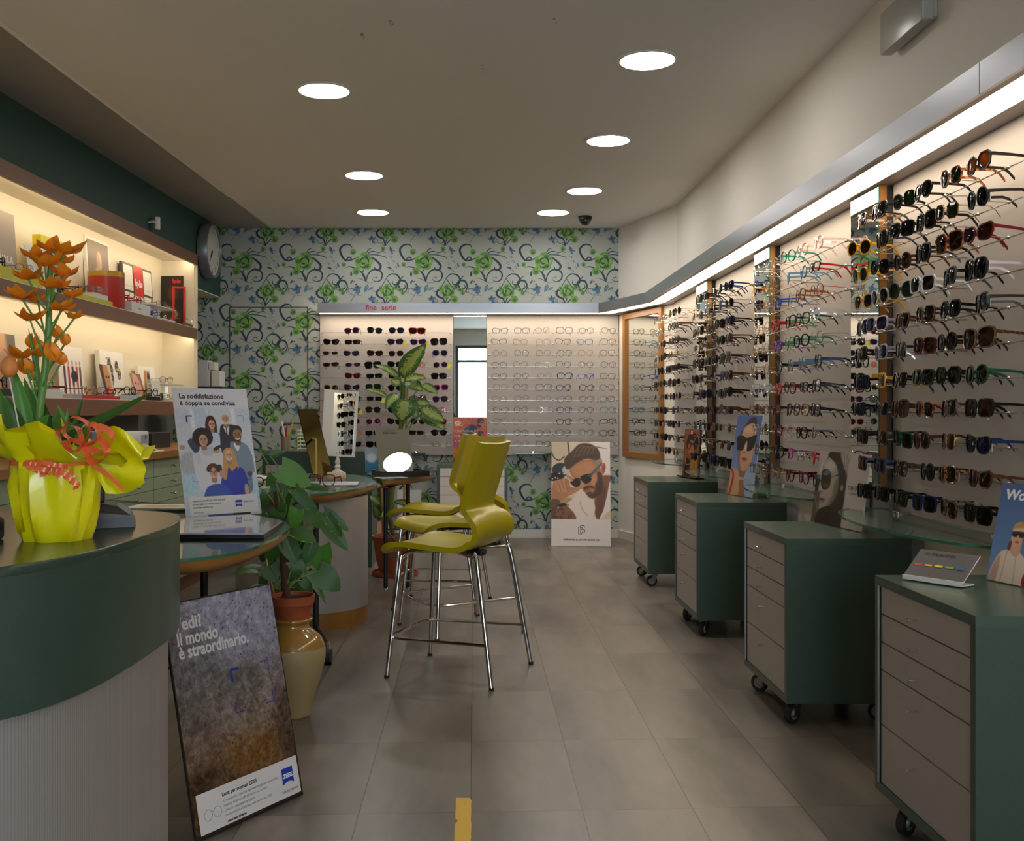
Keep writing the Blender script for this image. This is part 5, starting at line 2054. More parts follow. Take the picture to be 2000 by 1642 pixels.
# ---- variegated plant in the big terracotta pot behind the far desk
VX, VD = -0.535, 7.17
t = thing('potted_plant', 'tall variegated leafy plant in a large terracotta pot behind the far desk', 'potted plant', (VX, VD, 0))
mb = MB().lathe([(0.145, 0.0), (0.155, 0.004), (0.16, 0.03), (0.15, 0.03), (0.15, 0.012), (0.0, 0.01)], 40, cap1=False)
mb.build('saucer', M_terra, t, smooth=True)
mb = MB().lathe([(0.105, 0.012), (0.13, 0.10), (0.148, 0.235), (0.150, 0.236), (0.158, 0.238), (0.158, 0.27), (0.148, 0.27), (0.143, 0.25), (0.0, 0.245)], 40, cap1=False)
mb.build('pot', M_terra, t, smooth=True)
mb = MB().lathe([(0.0, 0.256), (0.143, 0.253)], 30, None, False, False)
mb.build('soil', M_soil, t)


def L3(px, py, d=VD):
    return at(px, py, d) - Vector((VX, VD, 0))


mb = MB().tube(catmull([L3(768, 1045), L3(762, 1000), L3(770, 940), L3(780, 860), L3(787, 790), L3(787, 745)], 5, False), 0.016, 9)
mb.build('trunk', mat('trunk_green_brown', '6a6a3a', 0.6, noise=(40, 0.3)), t, smooth='all')
mb = MB().tube([L3(788, 1045), L3(791, 900), L3(798, 693, VD - .03)], 0.008, 8)
mb.build('bamboo_stick', MATS['bamboo'], t, smooth=True)
mb = MB().tube([L3(748, 1045, VD + .05), L3(745, 935, VD + .05)], 0.008, 8)
mb.build('bamboo_stick', MATS['bamboo'], t, smooth=True)
vl = [((783, 734), (833, 671), 30, .1), ((780, 737), (730, 712), 12, .3), ((790, 742), (833, 739), 15, .35), ((793, 743), (827, 764), 20, .2), ((826, 751), (856, 769), 14, .15), ((781, 750), (764, 742), 16, .3), ((776, 769), (753, 799), 19, .15),
      ((757, 775), (711, 760), 9, .3), ((791, 780), (783, 823), 36, .15), ((794, 781), (816, 817), 21, .2), ((814, 783), (844, 796), 15, .2), ((822, 796), (870, 824), 21, .15), ((821, 808), (872, 839), 19, .15), ((770, 980), (818, 996), 10, .5), ((742, 985), (722, 968), 14, .3), ((740, 1010), (728, 985), 14, .2), ((752, 1000), (735, 1012), 14, .2)]
for k, (b, e, w, ar) in enumerate(vl):
    d = VD - 0.03 + 0.06 * math.sin(k * 2.1)
    B, E = L3(*b, d), L3(*e, d - .05 + .03 * (k % 3))
    mb = MB()
    leaf_surface(mb, B, E, w * 1.35 * VD / F, (0.2 * math.sin(k), -1, .5), arch=ar, fold=.12, n=30, m=11, vari=True, seed=k, wav=.08)
    mb.build('leaf', [M_leafd, M_pale], t, smooth='all')
    root = L3(784, min(b[1] + 55, 1000)) if b[1] < 900 else L3(764, 1020)
    mb = MB().tube(catmull([root, (root + B) / 2 + Vector((0, 0, .015)), B], 4, False), 0.0045, 6)
    mb.build('leaf_stalk', M_stem, t, smooth='all')

# ------------------------------------------------------------------ printed posters and cards
def sq(x0, y0, x1, y1, *pts):
    pass


def brackets(p, x0, z0, x1, z1, L, w, col, thick=None):
    p.stroke([(x0, z1 - L), (x0, z1), (x0 + L, z1)], thick or w, col, False)
    p.stroke([(x1 - L, z1), (x1, z1), (x1, z1 - L)], w, col, False)
    p.stroke([(x0, z0 + L), (x0, z0), (x0 + L, z0)], w, col, False)
    p.stroke([(x1 - L, z0), (x1, z0), (x1, z0 + L)], w, col, False)


def lens_logo(p, x, z, w, body, size):
    """blue square badge whose lower edge is a shallow arch"""
    pts = [(x, z), (x, z + w), (x + w, z + w), (x + w, z)] + [(x + w * (1 - k / 8), z + w * 0.16 * math.sin(PI * k / 8)) for k in range(1, 8)]
    p.poly(pts, '1a3aa8')
    p.rect(x, z + w * .36, x + w, z + w * .66, '1a3aa8')
    p.text(body, x + w * 0.06, z + w * 0.40, size, 'f0f0f4', bold=size * .03, maxw=w * .88)


# ---- leaning board on the floor
cv = Canvas(413, 617, 230).grad('7a7784', '5c3c1c', 150, 560)
cv.ell(230, 90, 190, 120, '8d8ba0', 60, .7).ell(60, 200, 120, 140, '55504c', 50, .6).ell(250, 250, 70, 60, '5a5652', 30, .7)
cv.line([(170, 330), (230, 390), (330, 340), (330, 250)], 36, '8a8078', 26, .6)
cv.line([(120, 220), (140, 320), (240, 420)], 24, '7d746c', 20, .5)
cv.ell(250, 450, 120, 60, '6e4a1e', 40, .7).ell(60, 520, 120, 80, '3c2a1a', 40, .7).ell(390, 420, 40, 120, '33281f', 30, .6)
cv.noise(.035, 1).noise(.03, 2, 2).noise(.03, 5, 5)
rg = random.Random(3)
for k in range(700):
    r = abs(rg.gauss(0, .9)) + .6
    cv.ell(rg.uniform(0, 413), rg.uniform(0, 520) ** 1.0, r, r, '1d1a1a', 0, .75)
p = Print(.413, .617, .006, edge='2a2522', back='d0ccc4')
p.rect(0, 0, .413, .617, '241f1b')
p.canvas(cv, .004, .004, .409, .613)
p.rect(.004, .004, .409, .014, '2a2320')
p.text('Vedi?', .026, .541, .047, 'c9c4c6', .0013)
p.text('Il mondo', .030, .501, .047, 'c9c4c6', .0013, maxw=.146)
p.text('è straordinario.', .030, .466, .047, 'c9c4c6', .0013, maxw=.258)
brackets(p, .202, .285, .350, .402, .031, .0035, '2a3a9a', None)
p.stroke([(.204, .370), (.204, .402), (.232, .402)], .010, '22358f', False)
p.rect(.016, .012, .403, .115, 'd3d0d2')
p.text('Lenti per occhiali ZEISS', .105, .087, .0135, '2c2a2c', .0004, maxw=.131)
for k, ln in enumerate(('Lo straordinario si nasconde negli infiniti dettagli della vita quotidiana.', 'Dentro al tuo primo caffè del mattino, per esempio.', 'Comincia a meravigliarti ogni giorno',
                        'con la precisione e la nitidezza delle lenti da vista ZEISS.')):
    p.text(ln, .106, .072 - .0125 * k, .0095, '6a6668', 0, maxw=(.215, .165, .115, .18)[k])
p.text('www.zeiss.it/vision', .110, .018, .0095, '2c2a2c', .0003, maxw=.072)
lens_logo(p, .334, .047, .045, 'ZEISS', .016)
p.text('Seeing beyond', .326, .026, .012, '4a4648', 0, maxw=.064)
for c in (.047, .080):
    p.stroke([(c + .014 * math.cos(a), .056 + .014 * math.sin(a)) for a in [k * PI / 8 for k in range(16)]], .0009, '3a3638', True, True)
p.stroke([(.061, .060), (.0635, .062), (.066, .060)], .0009, '3a3638')
o = p.build('poster_board', None, stand_M((-.716, 2.71, 0), (-.497, 3.06, 0), 12), rough=.45)
tag(o, 'dark coffee foam poster board leaning on the floor in front of the urn', 'poster board')


# ---- small painted people
def head(cv, x, y, w, h, skin, hair, beard=None, dark=None):
    dark = dark or [v * .72 for v in hexc(skin)]
    cv.poly([(x - w * .25, y + h * .35), (x + w * .25, y + h * .35), (x + w * .28, y + h * .8), (x - w * .28, y + h * .8)], dark, 1)
    cv.ell(x, y, w / 2, h / 2, skin, 1)
    cv.ell(x + w * .18, y + h * .05, w * .22, h * .36, dark, w * .12, .35)
    if beard:
        cv.poly([(x - w * .44, y + h * .08), (x - w * .25, y + h * .22), (x + w * .25, y + h * .22), (x + w * .44, y + h * .08), (x + w * .34, y + h * .42), (x, y + h * .54), (x - w * .34, y + h * .42)], beard, 1, .9)
    cv.ell(x - w * .2, y - h * .06, w * .07, h * .035, '2a1c18', 0, .9).ell(x + w * .18, y - h * .06, w * .07, h * .035, '2a1c18', 0, .9)
    cv.line([(x - w * .3, y - h * .14), (x - w * .1, y - h * .15)], h * .035, hair, 0, .8).line([(x + w * .1, y - h * .15), (x + w * .3, y - h * .14)], h * .035, hair, 0, .8)
    cv.ell(x, y + h * .1, w * .07, h * .06, dark, 1, .8)
    cv.line([(x - w * .14, y + h * .24), (x, y + h * .27), (x + w * .15, y + h * .235)], h * .045, 'b06a64', 0, .9)


def specs(cv, x, y, w, col='2a2626'):
    for s in (-1, 1):
        q = [(x + s * w * .22 + w * .17 * math.cos(a), y + w * .13 * math.sin(a)) for a in [k * PI / 6 for k in range(13)]]
        cv.line(q, w * .04, col, 0, .9, False)
    cv.line([(x - w * .05, y), (x + w * .05, y)], w * .04, col)


FW, FH = .314, .497
cv = Canvas(707, 1215, 300).grad('d9d8e2', 'bfcbd8')
cv.rect(0, 180, 707, 900, 'c9cdda', 60, .8)
for x0, x1, c in ((130, 300, 'e4e6ee'), (170, 290, 'b8c8de'), (330, 505, 'cfd4e0'), (520, 560, 'eceef4')):
    cv.poly([(x0, 180), (x1, 180), (x1 + 20, 640), (x0 + 20, 640)], c, 12, .8, False)
cv.ell(110, 720, 120, 120, '9a9aa6', 20, .6).ell(60, 900, 200, 90, 'a9cde0', 30, .9).ell(640, 1000, 140, 150, 'b6cfda', 30, .9)
cv.noise(.015, 3, 3)
# woman with long brown hair
cv.poly([(272, 330), (300, 268), (350, 272), (372, 330), (376, 420), (350, 470), (290, 470), (268, 400)], '46281f', 2)
head(cv, 330, 350, 58, 86, 'd8a890', '46281f')
specs(cv, 330, 346, 58)
cv.poly([(270, 440), (325, 425), (392, 440), (420, 540), (410, 640), (250, 640)], 'c3d0e4', 3)
cv.line([(385, 432), (430, 520), (440, 590)], 8, '2a2a34')
# older man in a suit
cv.poly([(415, 360), (470, 350), (560, 370), (590, 520), (580, 640), (410, 640), (395, 470)], '1d2236', 3)
cv.poly([(440, 365), (492, 362), (478, 440), (462, 440)], 'e0e0ea', 1)
cv.line([(466, 372), (464, 450)], 12, '1a1e38')
head(cv, 466, 298, 70, 100, 'cf9a80', '9a948e', beard='c9c6c2')
cv.poly([(426, 285), (430, 240), (466, 222), (504, 242), (508, 290), (490, 262), (450, 258)], 'd6d4d2', 2)
# curly haired man
cv.poly([(150, 570), (230, 540), (300, 545), (350, 590), (390, 700), (380, 950), (170, 960), (120, 700)], 'd0d0da', 4)
cv.poly([(205, 600), (250, 560), (320, 570), (300, 640), (230, 640)], 'bcbcc8', 6)
cv.line([(60, 560), (150, 600), (170, 700)], 46, 'c6c6d2', 3)
cv.ell(35, 560, 24, 22, 'c08a70', 2)
cv.poly([(90, 500), (180, 480), (190, 580), (140, 610)], '2b3a52', 3)
for k in range(16):
    a = 2 * PI * k / 16
    cv.ell(232 + 66 * math.cos(a), 468 + 62 * math.sin(a), 30, 30, '1c1618', 2)
cv.ell(232, 450, 70, 60, '1c1618', 2)
head(cv, 234, 498, 80, 112, 'cc9a84', '1c1618')
specs(cv, 234, 494, 78, '6a5a50')
cv.ell(345, 600, 34, 24, 'c08a70', 3).poly([(320, 575), (380, 545), (400, 560), (340, 600)], '22222a', 1)
# bearded man in a blue shirt
cv.poly([(480, 560), (540, 520), (630, 540), (680, 640), (690, 800), (660, 830), (640, 1000), (500, 1000)], '74879e', 4)
cv.poly([(520, 535), (575, 530), (560, 600), (538, 600)], 'e6e6ec', 2)
head(cv, 562, 452, 82, 120, '9a6a4c', '1d1718', beard='2a1e1c')
cv.poly([(518, 430), (520, 380), (560, 358), (606, 380), (606, 440), (590, 404), (540, 402)], '1d1718', 2)
cv.line([(540, 486), (562, 494), (586, 484)], 9, 'eee6e0')
cv.ell(640, 830, 26, 24, '6a4636', 3)
# blond girl in royal blue
cv.poly([(400, 780), (470, 752), (540, 760), (590, 800), (612, 940), (580, 960), (570, 1040), (400, 1040), (370, 950), (350, 920)], '1c37a8', 3)
cv.ell(590, 990, 20, 70, 'cfa088', 3)
cv.poly([(402, 640), (420, 590), (462, 572), (502, 590), (522, 660), (540, 780), (520, 760), (470, 800), (440, 760), (410, 870), (380, 850)], 'c4935a', 3)
head(cv, 458, 648, 72, 104, 'dcae98', '9a6a3a')
specs(cv, 458, 645, 72, '8a6a50')
cv.line([(440, 676), (458, 684), (478, 674)], 8, 'f2eae8')
# boy in a blue tee
cv.poly([(215, 950), (280, 915), (360, 915), (420, 960), (440, 1050), (200, 1050)], '2a55ac', 3)
head(cv, 296, 800, 82, 116, 'd8a68e', '3a241c')
for k in range(9):
    a = PI + PI * k / 8
    cv.ell(296 + 42 * math.cos(a), 776 + 40 * math.sin(a), 22, 20, '40281e', 2)
specs(cv, 296, 802, 84)
cv.poly([(330, 740), (372, 735), (375, 800), (335, 800)], '1c1c22', 1).ell(370, 820, 24, 34, 'c69078', 3)
cv.rect(200, 1085, 430, 1215, '2a55ac', 4).rect(430, 1085, 600, 1215, '1a1c2c', 4)
cv.rect(0, 0, 707, 190, 'dcdbe3', 20)
p = Print(FW, FH, .004)
p.canvas(cv)
k = FW / 707
p.text('La soddisfazione', .024, FH - .0400, .0255, '3a332e', .0007, maxw=.185)
p.text('è doppia se condivisa', .024, FH - .0665, .0255, '3a332e', .0007, maxw=.232)
brackets(p, .043, .136, .285, FH - .108, .024, .002, '3a2f86')
p.stroke([(.045, FH - .134), (.045, FH - .109), (.067, FH - .109)], .006, '3a2f86', False)
p.rect(.016, .009, .302, .078, 'dad9dc')
for i, ln in enumerate(('Acquista un paio di Lenti ZEISS SmartLife', 'e ricevi subito un voucher regalo da', 'condividere con chi vuoi.')):
    p.text(ln, .030, .060 - .0125 * i, .0095, '4a4446', .0002, maxw=(.135, .116, .080)[i])
p.text('zeiss.it/vision', .030, .0165, .008, '3a3a90', 0, maxw=.042)
lens_logo(p, .206, .032, .026, 'ZEISS', .009)
p.text('Vision Expert', .240, .048, .0095, '4a4446', .0002, maxw=.044)
o = p.build('poster', None, stand_M((-1.053, 3.85, .7205), (-.82, 4.06, .7205), 13.9), rough=.3)
tag(o, 'white poster of six smiling people in glasses standing on the nearest desk', 'poster')

# ---- tall portrait poster on the floor by the wallpaper
cv = Canvas(820, 1455, 250, 'cdb9a6')
cv.rect(540, 0, 820, 500, 'd9d0cc', 60).rect(0, 0, 240, 330, 'bfae98', 20)
cv.line([(0, 140), (40, 230), (110, 262), (180, 210)], 14, '2a3432', 2).line([(228, 0), (244, 120), (250, 220)], 18, '2c3a36', 2)
cv.ell(130, 400, 120, 100, '25333a', 8).ell(230, 400, 80, 70, 'b8b4ae', 10).ell(60, 500, 120, 60, '1e1818', 8)
for k in range(14):
    cv.ell(rg.uniform(0, 180), rg.uniform(450, 540), 12, 10, 'd8c8b4' if k % 2 else '3a2420', 3)
cv.ell(200, 860, 140, 80, 'a88a62', 20).ell(160, 900, 60, 40, '2a2220', 10)
# neck, shirt, far shoulder
cv.poly([(640, 520), (800, 470), (820, 520), (820, 700), (700, 1080), (610, 1040), (600, 800)], '7a4c36', 8)
cv.poly([(640, 780), (760, 640), (700, 1000), (620, 1040)], '5c3626', 14, .8)
cv.poly([(400, 660), (460, 700), (560, 800), (606, 900), (600, 1000), (590, 1090), (330, 1090), (210, 900), (300, 800)], 'd2c6bc', 4)
cv.poly([(820, 560), (820, 1090), (670, 1090), (720, 960), (770, 760)], 'd4ccca', 4)
cv.line([(400, 840), (420, 930), (500, 1040)], 16, 'a89478', 8, .8).poly([(680, 1090), (820, 960), (820, 1090)], 'c6b294', 8)
cv.line([(594, 960), (592, 1090)], 5, '6a6478')
# face
cv.poly([(250, 370), (300, 290), (560, 250), (660, 330), (720, 470), (700, 640), (650, 760), (560, 790), (490, 740), (420, 660), (395, 560), (290, 500)], 'a8714e', 5)
cv.poly([(300, 380), (420, 300), (600, 280), (560, 420), (420, 480), (320, 470)], 'b98460', 26, .8)
cv.poly([(390, 560), (440, 540), (470, 640), (420, 650)], 'c08c6c', 12, .8)
cv.poly([(560, 500), (640, 460), (640, 620), (560, 620)], 'bb8662', 22, .8)
# beard, moustache, mouth
cv.poly([(640, 420), (700, 460), (720, 600), (690, 720), (600, 790), (530, 785), (480, 720), (540, 740), (600, 690), (610, 600), (640, 540)], '40281f', 14, .92)
cv.poly([(440, 650), (500, 620), (580, 620), (600, 660), (540, 650), (470, 680)], '4a2e22', 7, .92)
cv.line([(470, 690), (520, 676), (570, 664)], 12, '7a4a3c', 4)
cv.ell(530, 725, 44, 26, '4c3024', 8, .8)
# ear and temple hair
cv.poly([(700, 330), (740, 300), (758, 360), (730, 450), (705, 430)], 'a85a3c', 5).ell(728, 380, 12, 40, '7c3a28', 6, .8)
cv.poly([(560, 250), (680, 220), (712, 300), (690, 330), (610, 330), (570, 300)], '8c7660', 14, .9)
# hair
cv.poly([(180, 300), (190, 230), (250, 170), (320, 100), (380, 40), (480, 20), (590, 50), (660, 120), (680, 220), (620, 260), (520, 240), (430, 260), (330, 320), (240, 390), (200, 370)], '473528', 8)
for q in range(16):
    x = 330 + q * 20
    cv.line([(x - 60, 230 - q * 4), (x, 90 - q * 1), (x + 60 + 6 * q, 40 + q * 4)], 8, ('7d6650', '34261d', '92795c')[q % 3], 4, .65)
# sunglasses
cv.poly([(400, 500), (540, 450), (690, 300), (690, 340), (560, 480), (440, 540)], '4a5c68', 4)
cv.poly([(415, 490), (500, 455), (548, 465), (556, 540), (490, 590), (430, 560)], '151516', 3)
cv.poly([(265, 560), (330, 520), (396, 525), (400, 610), (340, 640), (280, 600)], '1a1818', 3)
cv.line([(396, 535), (420, 520)], 14, '202022', 2).line([(520, 470), (566, 520)], 5, '9aa0a2', 1)
# raised hand and forearm
cv.poly([(20, 600), (70, 545), (200, 520), (250, 560), (270, 640), (400, 640), (390, 680), (290, 740), (190, 790), (120, 850), (10, 860)], 'a87454', 5)
for x0, y0, x1, y1 in ((60, 570, 110, 690), (115, 555, 160, 690), (170, 550, 200, 690), (230, 490, 290, 540)):
    cv.line([(x0, y0), ((x0 + x1) / 2 + 8, (y0 + y1) / 2), (x1, y1)], 42, 'b98464', 3).line([(x0 + 22, y0 + 10), (x1 + 20, y1 - 6)], 6, '6a3e2a', 2, .8)
cv.line([(250, 720), (330, 680), (400, 640)], 46, 'b07a58', 4)
cv.poly([(0, 830), (120, 830), (80, 960), (60, 1090), (0, 1090)], '5c4634', 8)
cv.poly([(70, 960), (200, 900), (280, 960), (320, 1010), (330, 1090), (60, 1090)], '7a5038', 6)
for q in range(16):
    cv.ell(rg.uniform(0, 300), rg.uniform(870, 1080), 26, 12, '35261f', 8, .55, rg.uniform(0, 180))
cv.rect(0, 1086, 820, 1455, 'cfc8c6')
cv.noise(.012, 7)
BW, BH = .4897, .8776
p = Print(BW, BH, .006)
p.canvas(cv)
kx, kz = BW / 820, BH / 1455


def bk(x, y):
    return (x * kx, BH - y * kz)


p.stroke([bk(378, 1192), bk(378, 1288), bk(410, 1288), bk(432, 1270), bk(438, 1240), bk(432, 1208), bk(410, 1192)], .006, '1f1a18', False, True)
p.stroke([bk(406, 1172), bk(406, 1272), bk(446, 1272), bk(464, 1256), bk(464, 1236), bk(446, 1222), bk(406, 1222)], .006, '1f1a18', False)
p.stroke([bk(406, 1172), bk(440, 1172), bk(458, 1180), bk(460, 1200)], .006, '1f1a18', False)
p.text('EYEWEAR by DAVID BECKHAM', 168 * kx, BH - 1378 * kz, .017, '2a2422', .0007, maxw=.300)
o = p.build('poster', None, stand_M((.6415, 8.68, 0.0), (1.129, 8.635, 0.0), 13), rough=.35)
tag(o, 'tall poster of a bearded man in sunglasses standing on the floor by the wallpaper', 'poster')

# ---- red running poster on the back cabinet
cv = Canvas(895, 1205, 150, 'c0562e').grad('b8623a', 'a83c30', 100, 900)
cv.ell(560, 200, 200, 160, 'b8404a', 60, .8).ell(60, 720, 160, 140, '8a3a6a', 60, .8).ell(700, 520, 160, 160, 'a83038', 60, .7).rect(0, 800, 895, 1100, 'c0522c', 40)
cv.noise(.03, 9, 2)
cv.poly([(250, 400), (330, 280), (470, 190), (600, 210), (650, 300), (600, 420), (520, 560), (470, 700), (400, 780), (290, 760), (250, 600), (220, 460)], '2a2636', 8)
cv.poly([(250, 420), (360, 260), (470, 190), (420, 330), (330, 420)], '46508a', 16, .8)
cv.poly([(620, 330), (720, 370), (810, 370), (800, 420), (740, 430), (760, 520), (700, 500), (660, 400)], '2e2224', 8)
cv.ell(735, 130, 72, 90, '9a6a56', 6).poly([(645, 120), (660, 50), (740, 25), (815, 55), (820, 110), (760, 80), (700, 130), (670, 170)], '28221e', 4)
cv.poly([(660, 180), (720, 200), (760, 240), (700, 280), (640, 240)], '2e2420', 6).line([(700, 130), (820, 140)], 20, '1c1a1a')
cv.poly([(180, 1080), (200, 920), (260, 850), (330, 880), (370, 1000), (390, 1080)], 'c4a890', 8).ell(220, 910, 50, 46, '4a342e', 6).line([(260, 860), (350, 830)], 24, '3a4468')
cv.poly([(0, 1080), (30, 1020), (140, 1060), (160, 1090)], '8a4a34', 8)
cv.rect(20, 1085, 600, 1195, '15110f', 4)
PW, PH = .287, .388
p = Print(PW, PH, .012, edge='b0a8a4')
p.canvas(cv)
p.stroke([(.042 + .024 * math.cos(a), PH - .047 + .0105 * math.sin(a)) for a in [q * PI / 10 for q in range(20)]], .0072, 'e8dcd6', True, True)
p.text('OAKLEY', .018, PH - .071, .010, 'e4d8d2', .0006, maxw=.07)
p.text('FUNCTIONALITY', .012, PH - .126, .026, 'd8c8c4', 0, maxw=.205)
p.text('FOR', .012, PH - .167, .026, 'd8c8c4', 0, maxw=.05)
p.text('A PURPOSE', .012, PH - .212, .026, 'd8c8c4', 0, maxw=.165)
o = p.build('poster', None, stand_M((-.177, 8.95, .6725), (.112, 8.95, .6725), 2), rough=.35)
tag(o, 'red sports poster reading functionality on top of the back drawer cabinet', 'poster')

# ---- brown portrait card on the farthest right cabinet
cv = Canvas(265, 780, 80, '7c3a1a').grad('8a4420', '6e4a1c')
cv.noise(.03, 21, 2)
cv.poly([(60, 120), (110, 60), (190, 60), (220, 140), (230, 260), (200, 330), (60, 330), (40, 220)], '1d1210', 8)
cv.poly([(80, 210), (150, 180), (180, 260), (170, 360), (140, 460), (100, 440), (70, 340)], 'a8643c', 8)
cv.line([(60, 180), (120, 240), (90, 330)], 18, '20140f', 5).line([(190, 120), (170, 260), (210, 330)], 20, '20140f', 5)
cv.ell(104, 232, 28, 20, '1a1210', 3).ell(160, 240, 24, 20, '241410', 3)
cv.ell(120, 420, 20, 12, '5a2018', 3)
cv.poly([(30, 600), (60, 480), (130, 560), (130, 780), (30, 780)], '17110e', 5).poly([(130, 520), (220, 440), (250, 600), (250, 780), (130, 780)], '9a6a1c', 8)
cv.line([(30, 470), (50, 590), (110, 580)], 14, 'b87848', 4)
cv.rect(150, 640, 156, 780, '2a1c10').rect(200, 560, 206, 780, '5a3a10')
p = Print(.25, .322, .008, edge='14100e', back='1a1614')
p.rect(0, 0, .25, .322, '14100e')
p.canvas(cv, .006, .012, .236, .320)
p.rect(.095, .289, .135, .320, 'b01828')
p.text('Ray', .1, .305, .014, 'f0e0e0', .0005, shear=.2, maxw=.028)
p.text('Ban', .1, .293, .012, 'f0e0e0', .0005, shear=.2, maxw=.03)
p.text('Ray-Ban GENUINE', .05, .034, .014, 'd8c8b8', .0003, maxw=.10)
t = thing('display_card', 'brown portrait card in a black stand on the farthest right drawer cabinet', 'display card', M=stand_M((1.419, 7.135, .6705), (1.478, 6.874, .6705), 3.7))
p.build('card', t)
mb = MB().rbox((-.03, -.03, 0.0), (.28, .03, .008), .003)
mb.build('stand_base', M_black, t)

# ---- woman against blue sky
cv = Canvas(400, 1290, 110).grad('41588f', '7c94b8')
cv.poly([(60, 420), (110, 240), (190, 80), (250, 30), (310, 60), (330, 260), (270, 340), (150, 360)], '2e2422', 8)
cv.poly([(90, 360), (170, 170), (270, 130), (330, 210), (340, 420), (330, 620), (300, 800), (220, 900), (150, 880), (120, 760), (80, 560)], 'b58a70', 8)
cv.ell(200, 230, 80, 60, 'c8a088', 26, .8).poly([(80, 560), (120, 560), (130, 760), (170, 880), (120, 820)], '6e4434', 16, .8)
cv.poly([(40, 350), (130, 330), (200, 360), (330, 310), (350, 330), (330, 480), (280, 560), (210, 560), (196, 450), (170, 560), (70, 560), (50, 460)], '161210', 4)
cv.poly([(190, 420), (210, 430), (220, 540), (190, 600), (160, 590)], 'c69c86', 8).ell(182, 592, 26, 12, '5e3428', 6, .8)
cv.ell(200, 700, 48, 24, '8a4a48', 5).ell(195, 735, 36, 14, 'a86462', 4).line([(160, 710), (245, 704)], 6, '5a2c2c', 2)
cv.poly([(110, 860), (220, 900), (270, 860), (300, 1000), (290, 1290), (60, 1290), (0, 1200), (10, 900)], '8a5a40', 10)
cv.poly([(0, 890), (100, 870), (150, 960), (170, 1290), (0, 1290)], 'b08a6a', 10)
cv.line([(20, 880), (60, 1000), (30, 1290)], 28, 'a02020', 3)
cv.poly([(250, 900), (330, 800), (400, 860), (400, 1290), (300, 1290), (240, 1080)], '8898b4', 10)
p = Print(.268, .4275, .004)
p.canvas(cv)
p.rect(.10, .085, .19, .098, 'b8b0b0')
p.text('EYEWEAR', .105, .0865, .012, '8a7a78', .0003, maxw=.08)
t = thing('display_card', 'blue sky card of a woman in black sunglasses on the second farthest cabinet', 'display card', M=stand_M((1.365, 5.646, .6705), (1.427, 5.385, .6705), 8.6))
p.build('card', t)
mb = MB().add([(.15, .005, .2), (.262, .005, .13), (.262, .10, .002), (.15, .10, .002), (.15, .0065, .2), (.262, .0065, .13), (.262, .1015, .002), (.15, .1015, .002)],
              [(0, 1, 2, 3), (7, 6, 5, 4), (0, 4, 5, 1), (1, 5, 6, 2), (2, 6, 7, 3), (3, 7, 4, 0)])
mb.build('easel_back', M_paper, t)

# ---- black and white portrait card
cv = Canvas(810, 1180, 190, 'b4aca8')
cv.rect(0, 0, 520, 1180, '2a2522')
cv.poly([(0, 0), (120, 0), (60, 160), (20, 300), (0, 420)], 'a8a29e', 10)
cv.poly([(60, 140), (240, 80), (300, 220), (330, 420), (300, 700), (200, 900), (70, 990), (40, 880), (30, 700), (10, 480)], '958a82', 12)
cv.ell(150, 230, 90, 90, 'b3a9a2', 30, .8).poly([(260, 460), (340, 420), (340, 640), (240, 860), (180, 900), (240, 700)], '5a5048', 30, .8)
cv.poly([(90, 60), (160, 0), (320, 0), (320, 160), (400, 420), (420, 640), (440, 1180), (250, 1180), (330, 760), (310, 420), (240, 200)], '241f1d', 12)
cv.poly([(300, 0), (560, 0), (500, 200), (480, 420), (440, 360), (360, 200)], '8d8580', 16)
for q in range(9):
    cv.line([(320 + q * 22, 0), (330 + q * 18, 150), (430 + q * 8, 330)], 7, ('4a433e', 'c8c0ba')[q % 2], 3, .6)
cv.line([(10, 200), (20, 420), (0, 520)], 16, 'c2bab4', 6)
cv.a = np.roll(cv.a, int(60 / cv.px), axis=1)
cv.rect(0, 0, 62, 1180, '8f857d', 6)
cv.poly([(0, 0), (150, 0), (80, 200), (20, 420), (0, 460)], 'a49c96', 10).line([(70, 200), (40, 420), (0, 560)], 16, 'c2bab4', 6)
# sunglasses
cv.poly([(90, 330), (150, 290), (200, 310), (245, 400), (240, 560), (180, 630), (110, 600), (80, 480)], '17130f', 5)
cv.poly([(100, 370), (170, 285), (215, 330), (200, 380), (130, 400)], '55677c', 8, .9).ell(175, 560, 55, 45, '6a4a1c', 22, .7)
cv.poly([(0, 440), (40, 400), (70, 480), (60, 620), (30, 700), (0, 690)], '1a1410', 4).poly([(0, 430), (40, 400), (66, 450), (20, 470)], '55677c', 6, .8).line([(60, 500), (90, 480)], 14, '1c1814', 3)
cv.line([(235, 430), (360, 360)], 22, '26242a', 4).line([(245, 430), (300, 395)], 7, 'b0b0b4', 2)
cv.poly([(70, 520), (110, 600), (120, 690), (70, 700), (56, 640)], 'a89e96', 10, .8).ell(95, 680, 40, 26, '6c625a', 8).ell(80, 692, 14, 8, '3a302c', 4)
cv.ell(140, 790, 54, 22, '5c4a46', 5).ell(142, 830, 46, 18, '7a6662', 5).line([(90, 805), (190, 797)], 6, '2c2220', 2)
cv.poly([(0, 720), (60, 700), (100, 860), (80, 1180), (0, 1180)], '4a423c', 10)
cv.line([(20, 760), (90, 960)], 22, '6c625a', 8).line([(90, 980), (50, 1180)], 18, '948a82', 5)
cv.poly([(100, 980), (280, 880), (330, 1000), (300, 1180), (70, 1180)], '17130f', 14)
cv.ell(440, 560, 24, 50, '8a7e76', 8)
cv.rect(520, 0, 810, 1180, 'aaa09c', 0)
cv.poly([(500, 0), (560, 0), (524, 300), (520, 1180), (500, 1180)], 'a59b97', 3, 1, False)
p = Print(.389, .2866, .005)
p.canvas(cv)
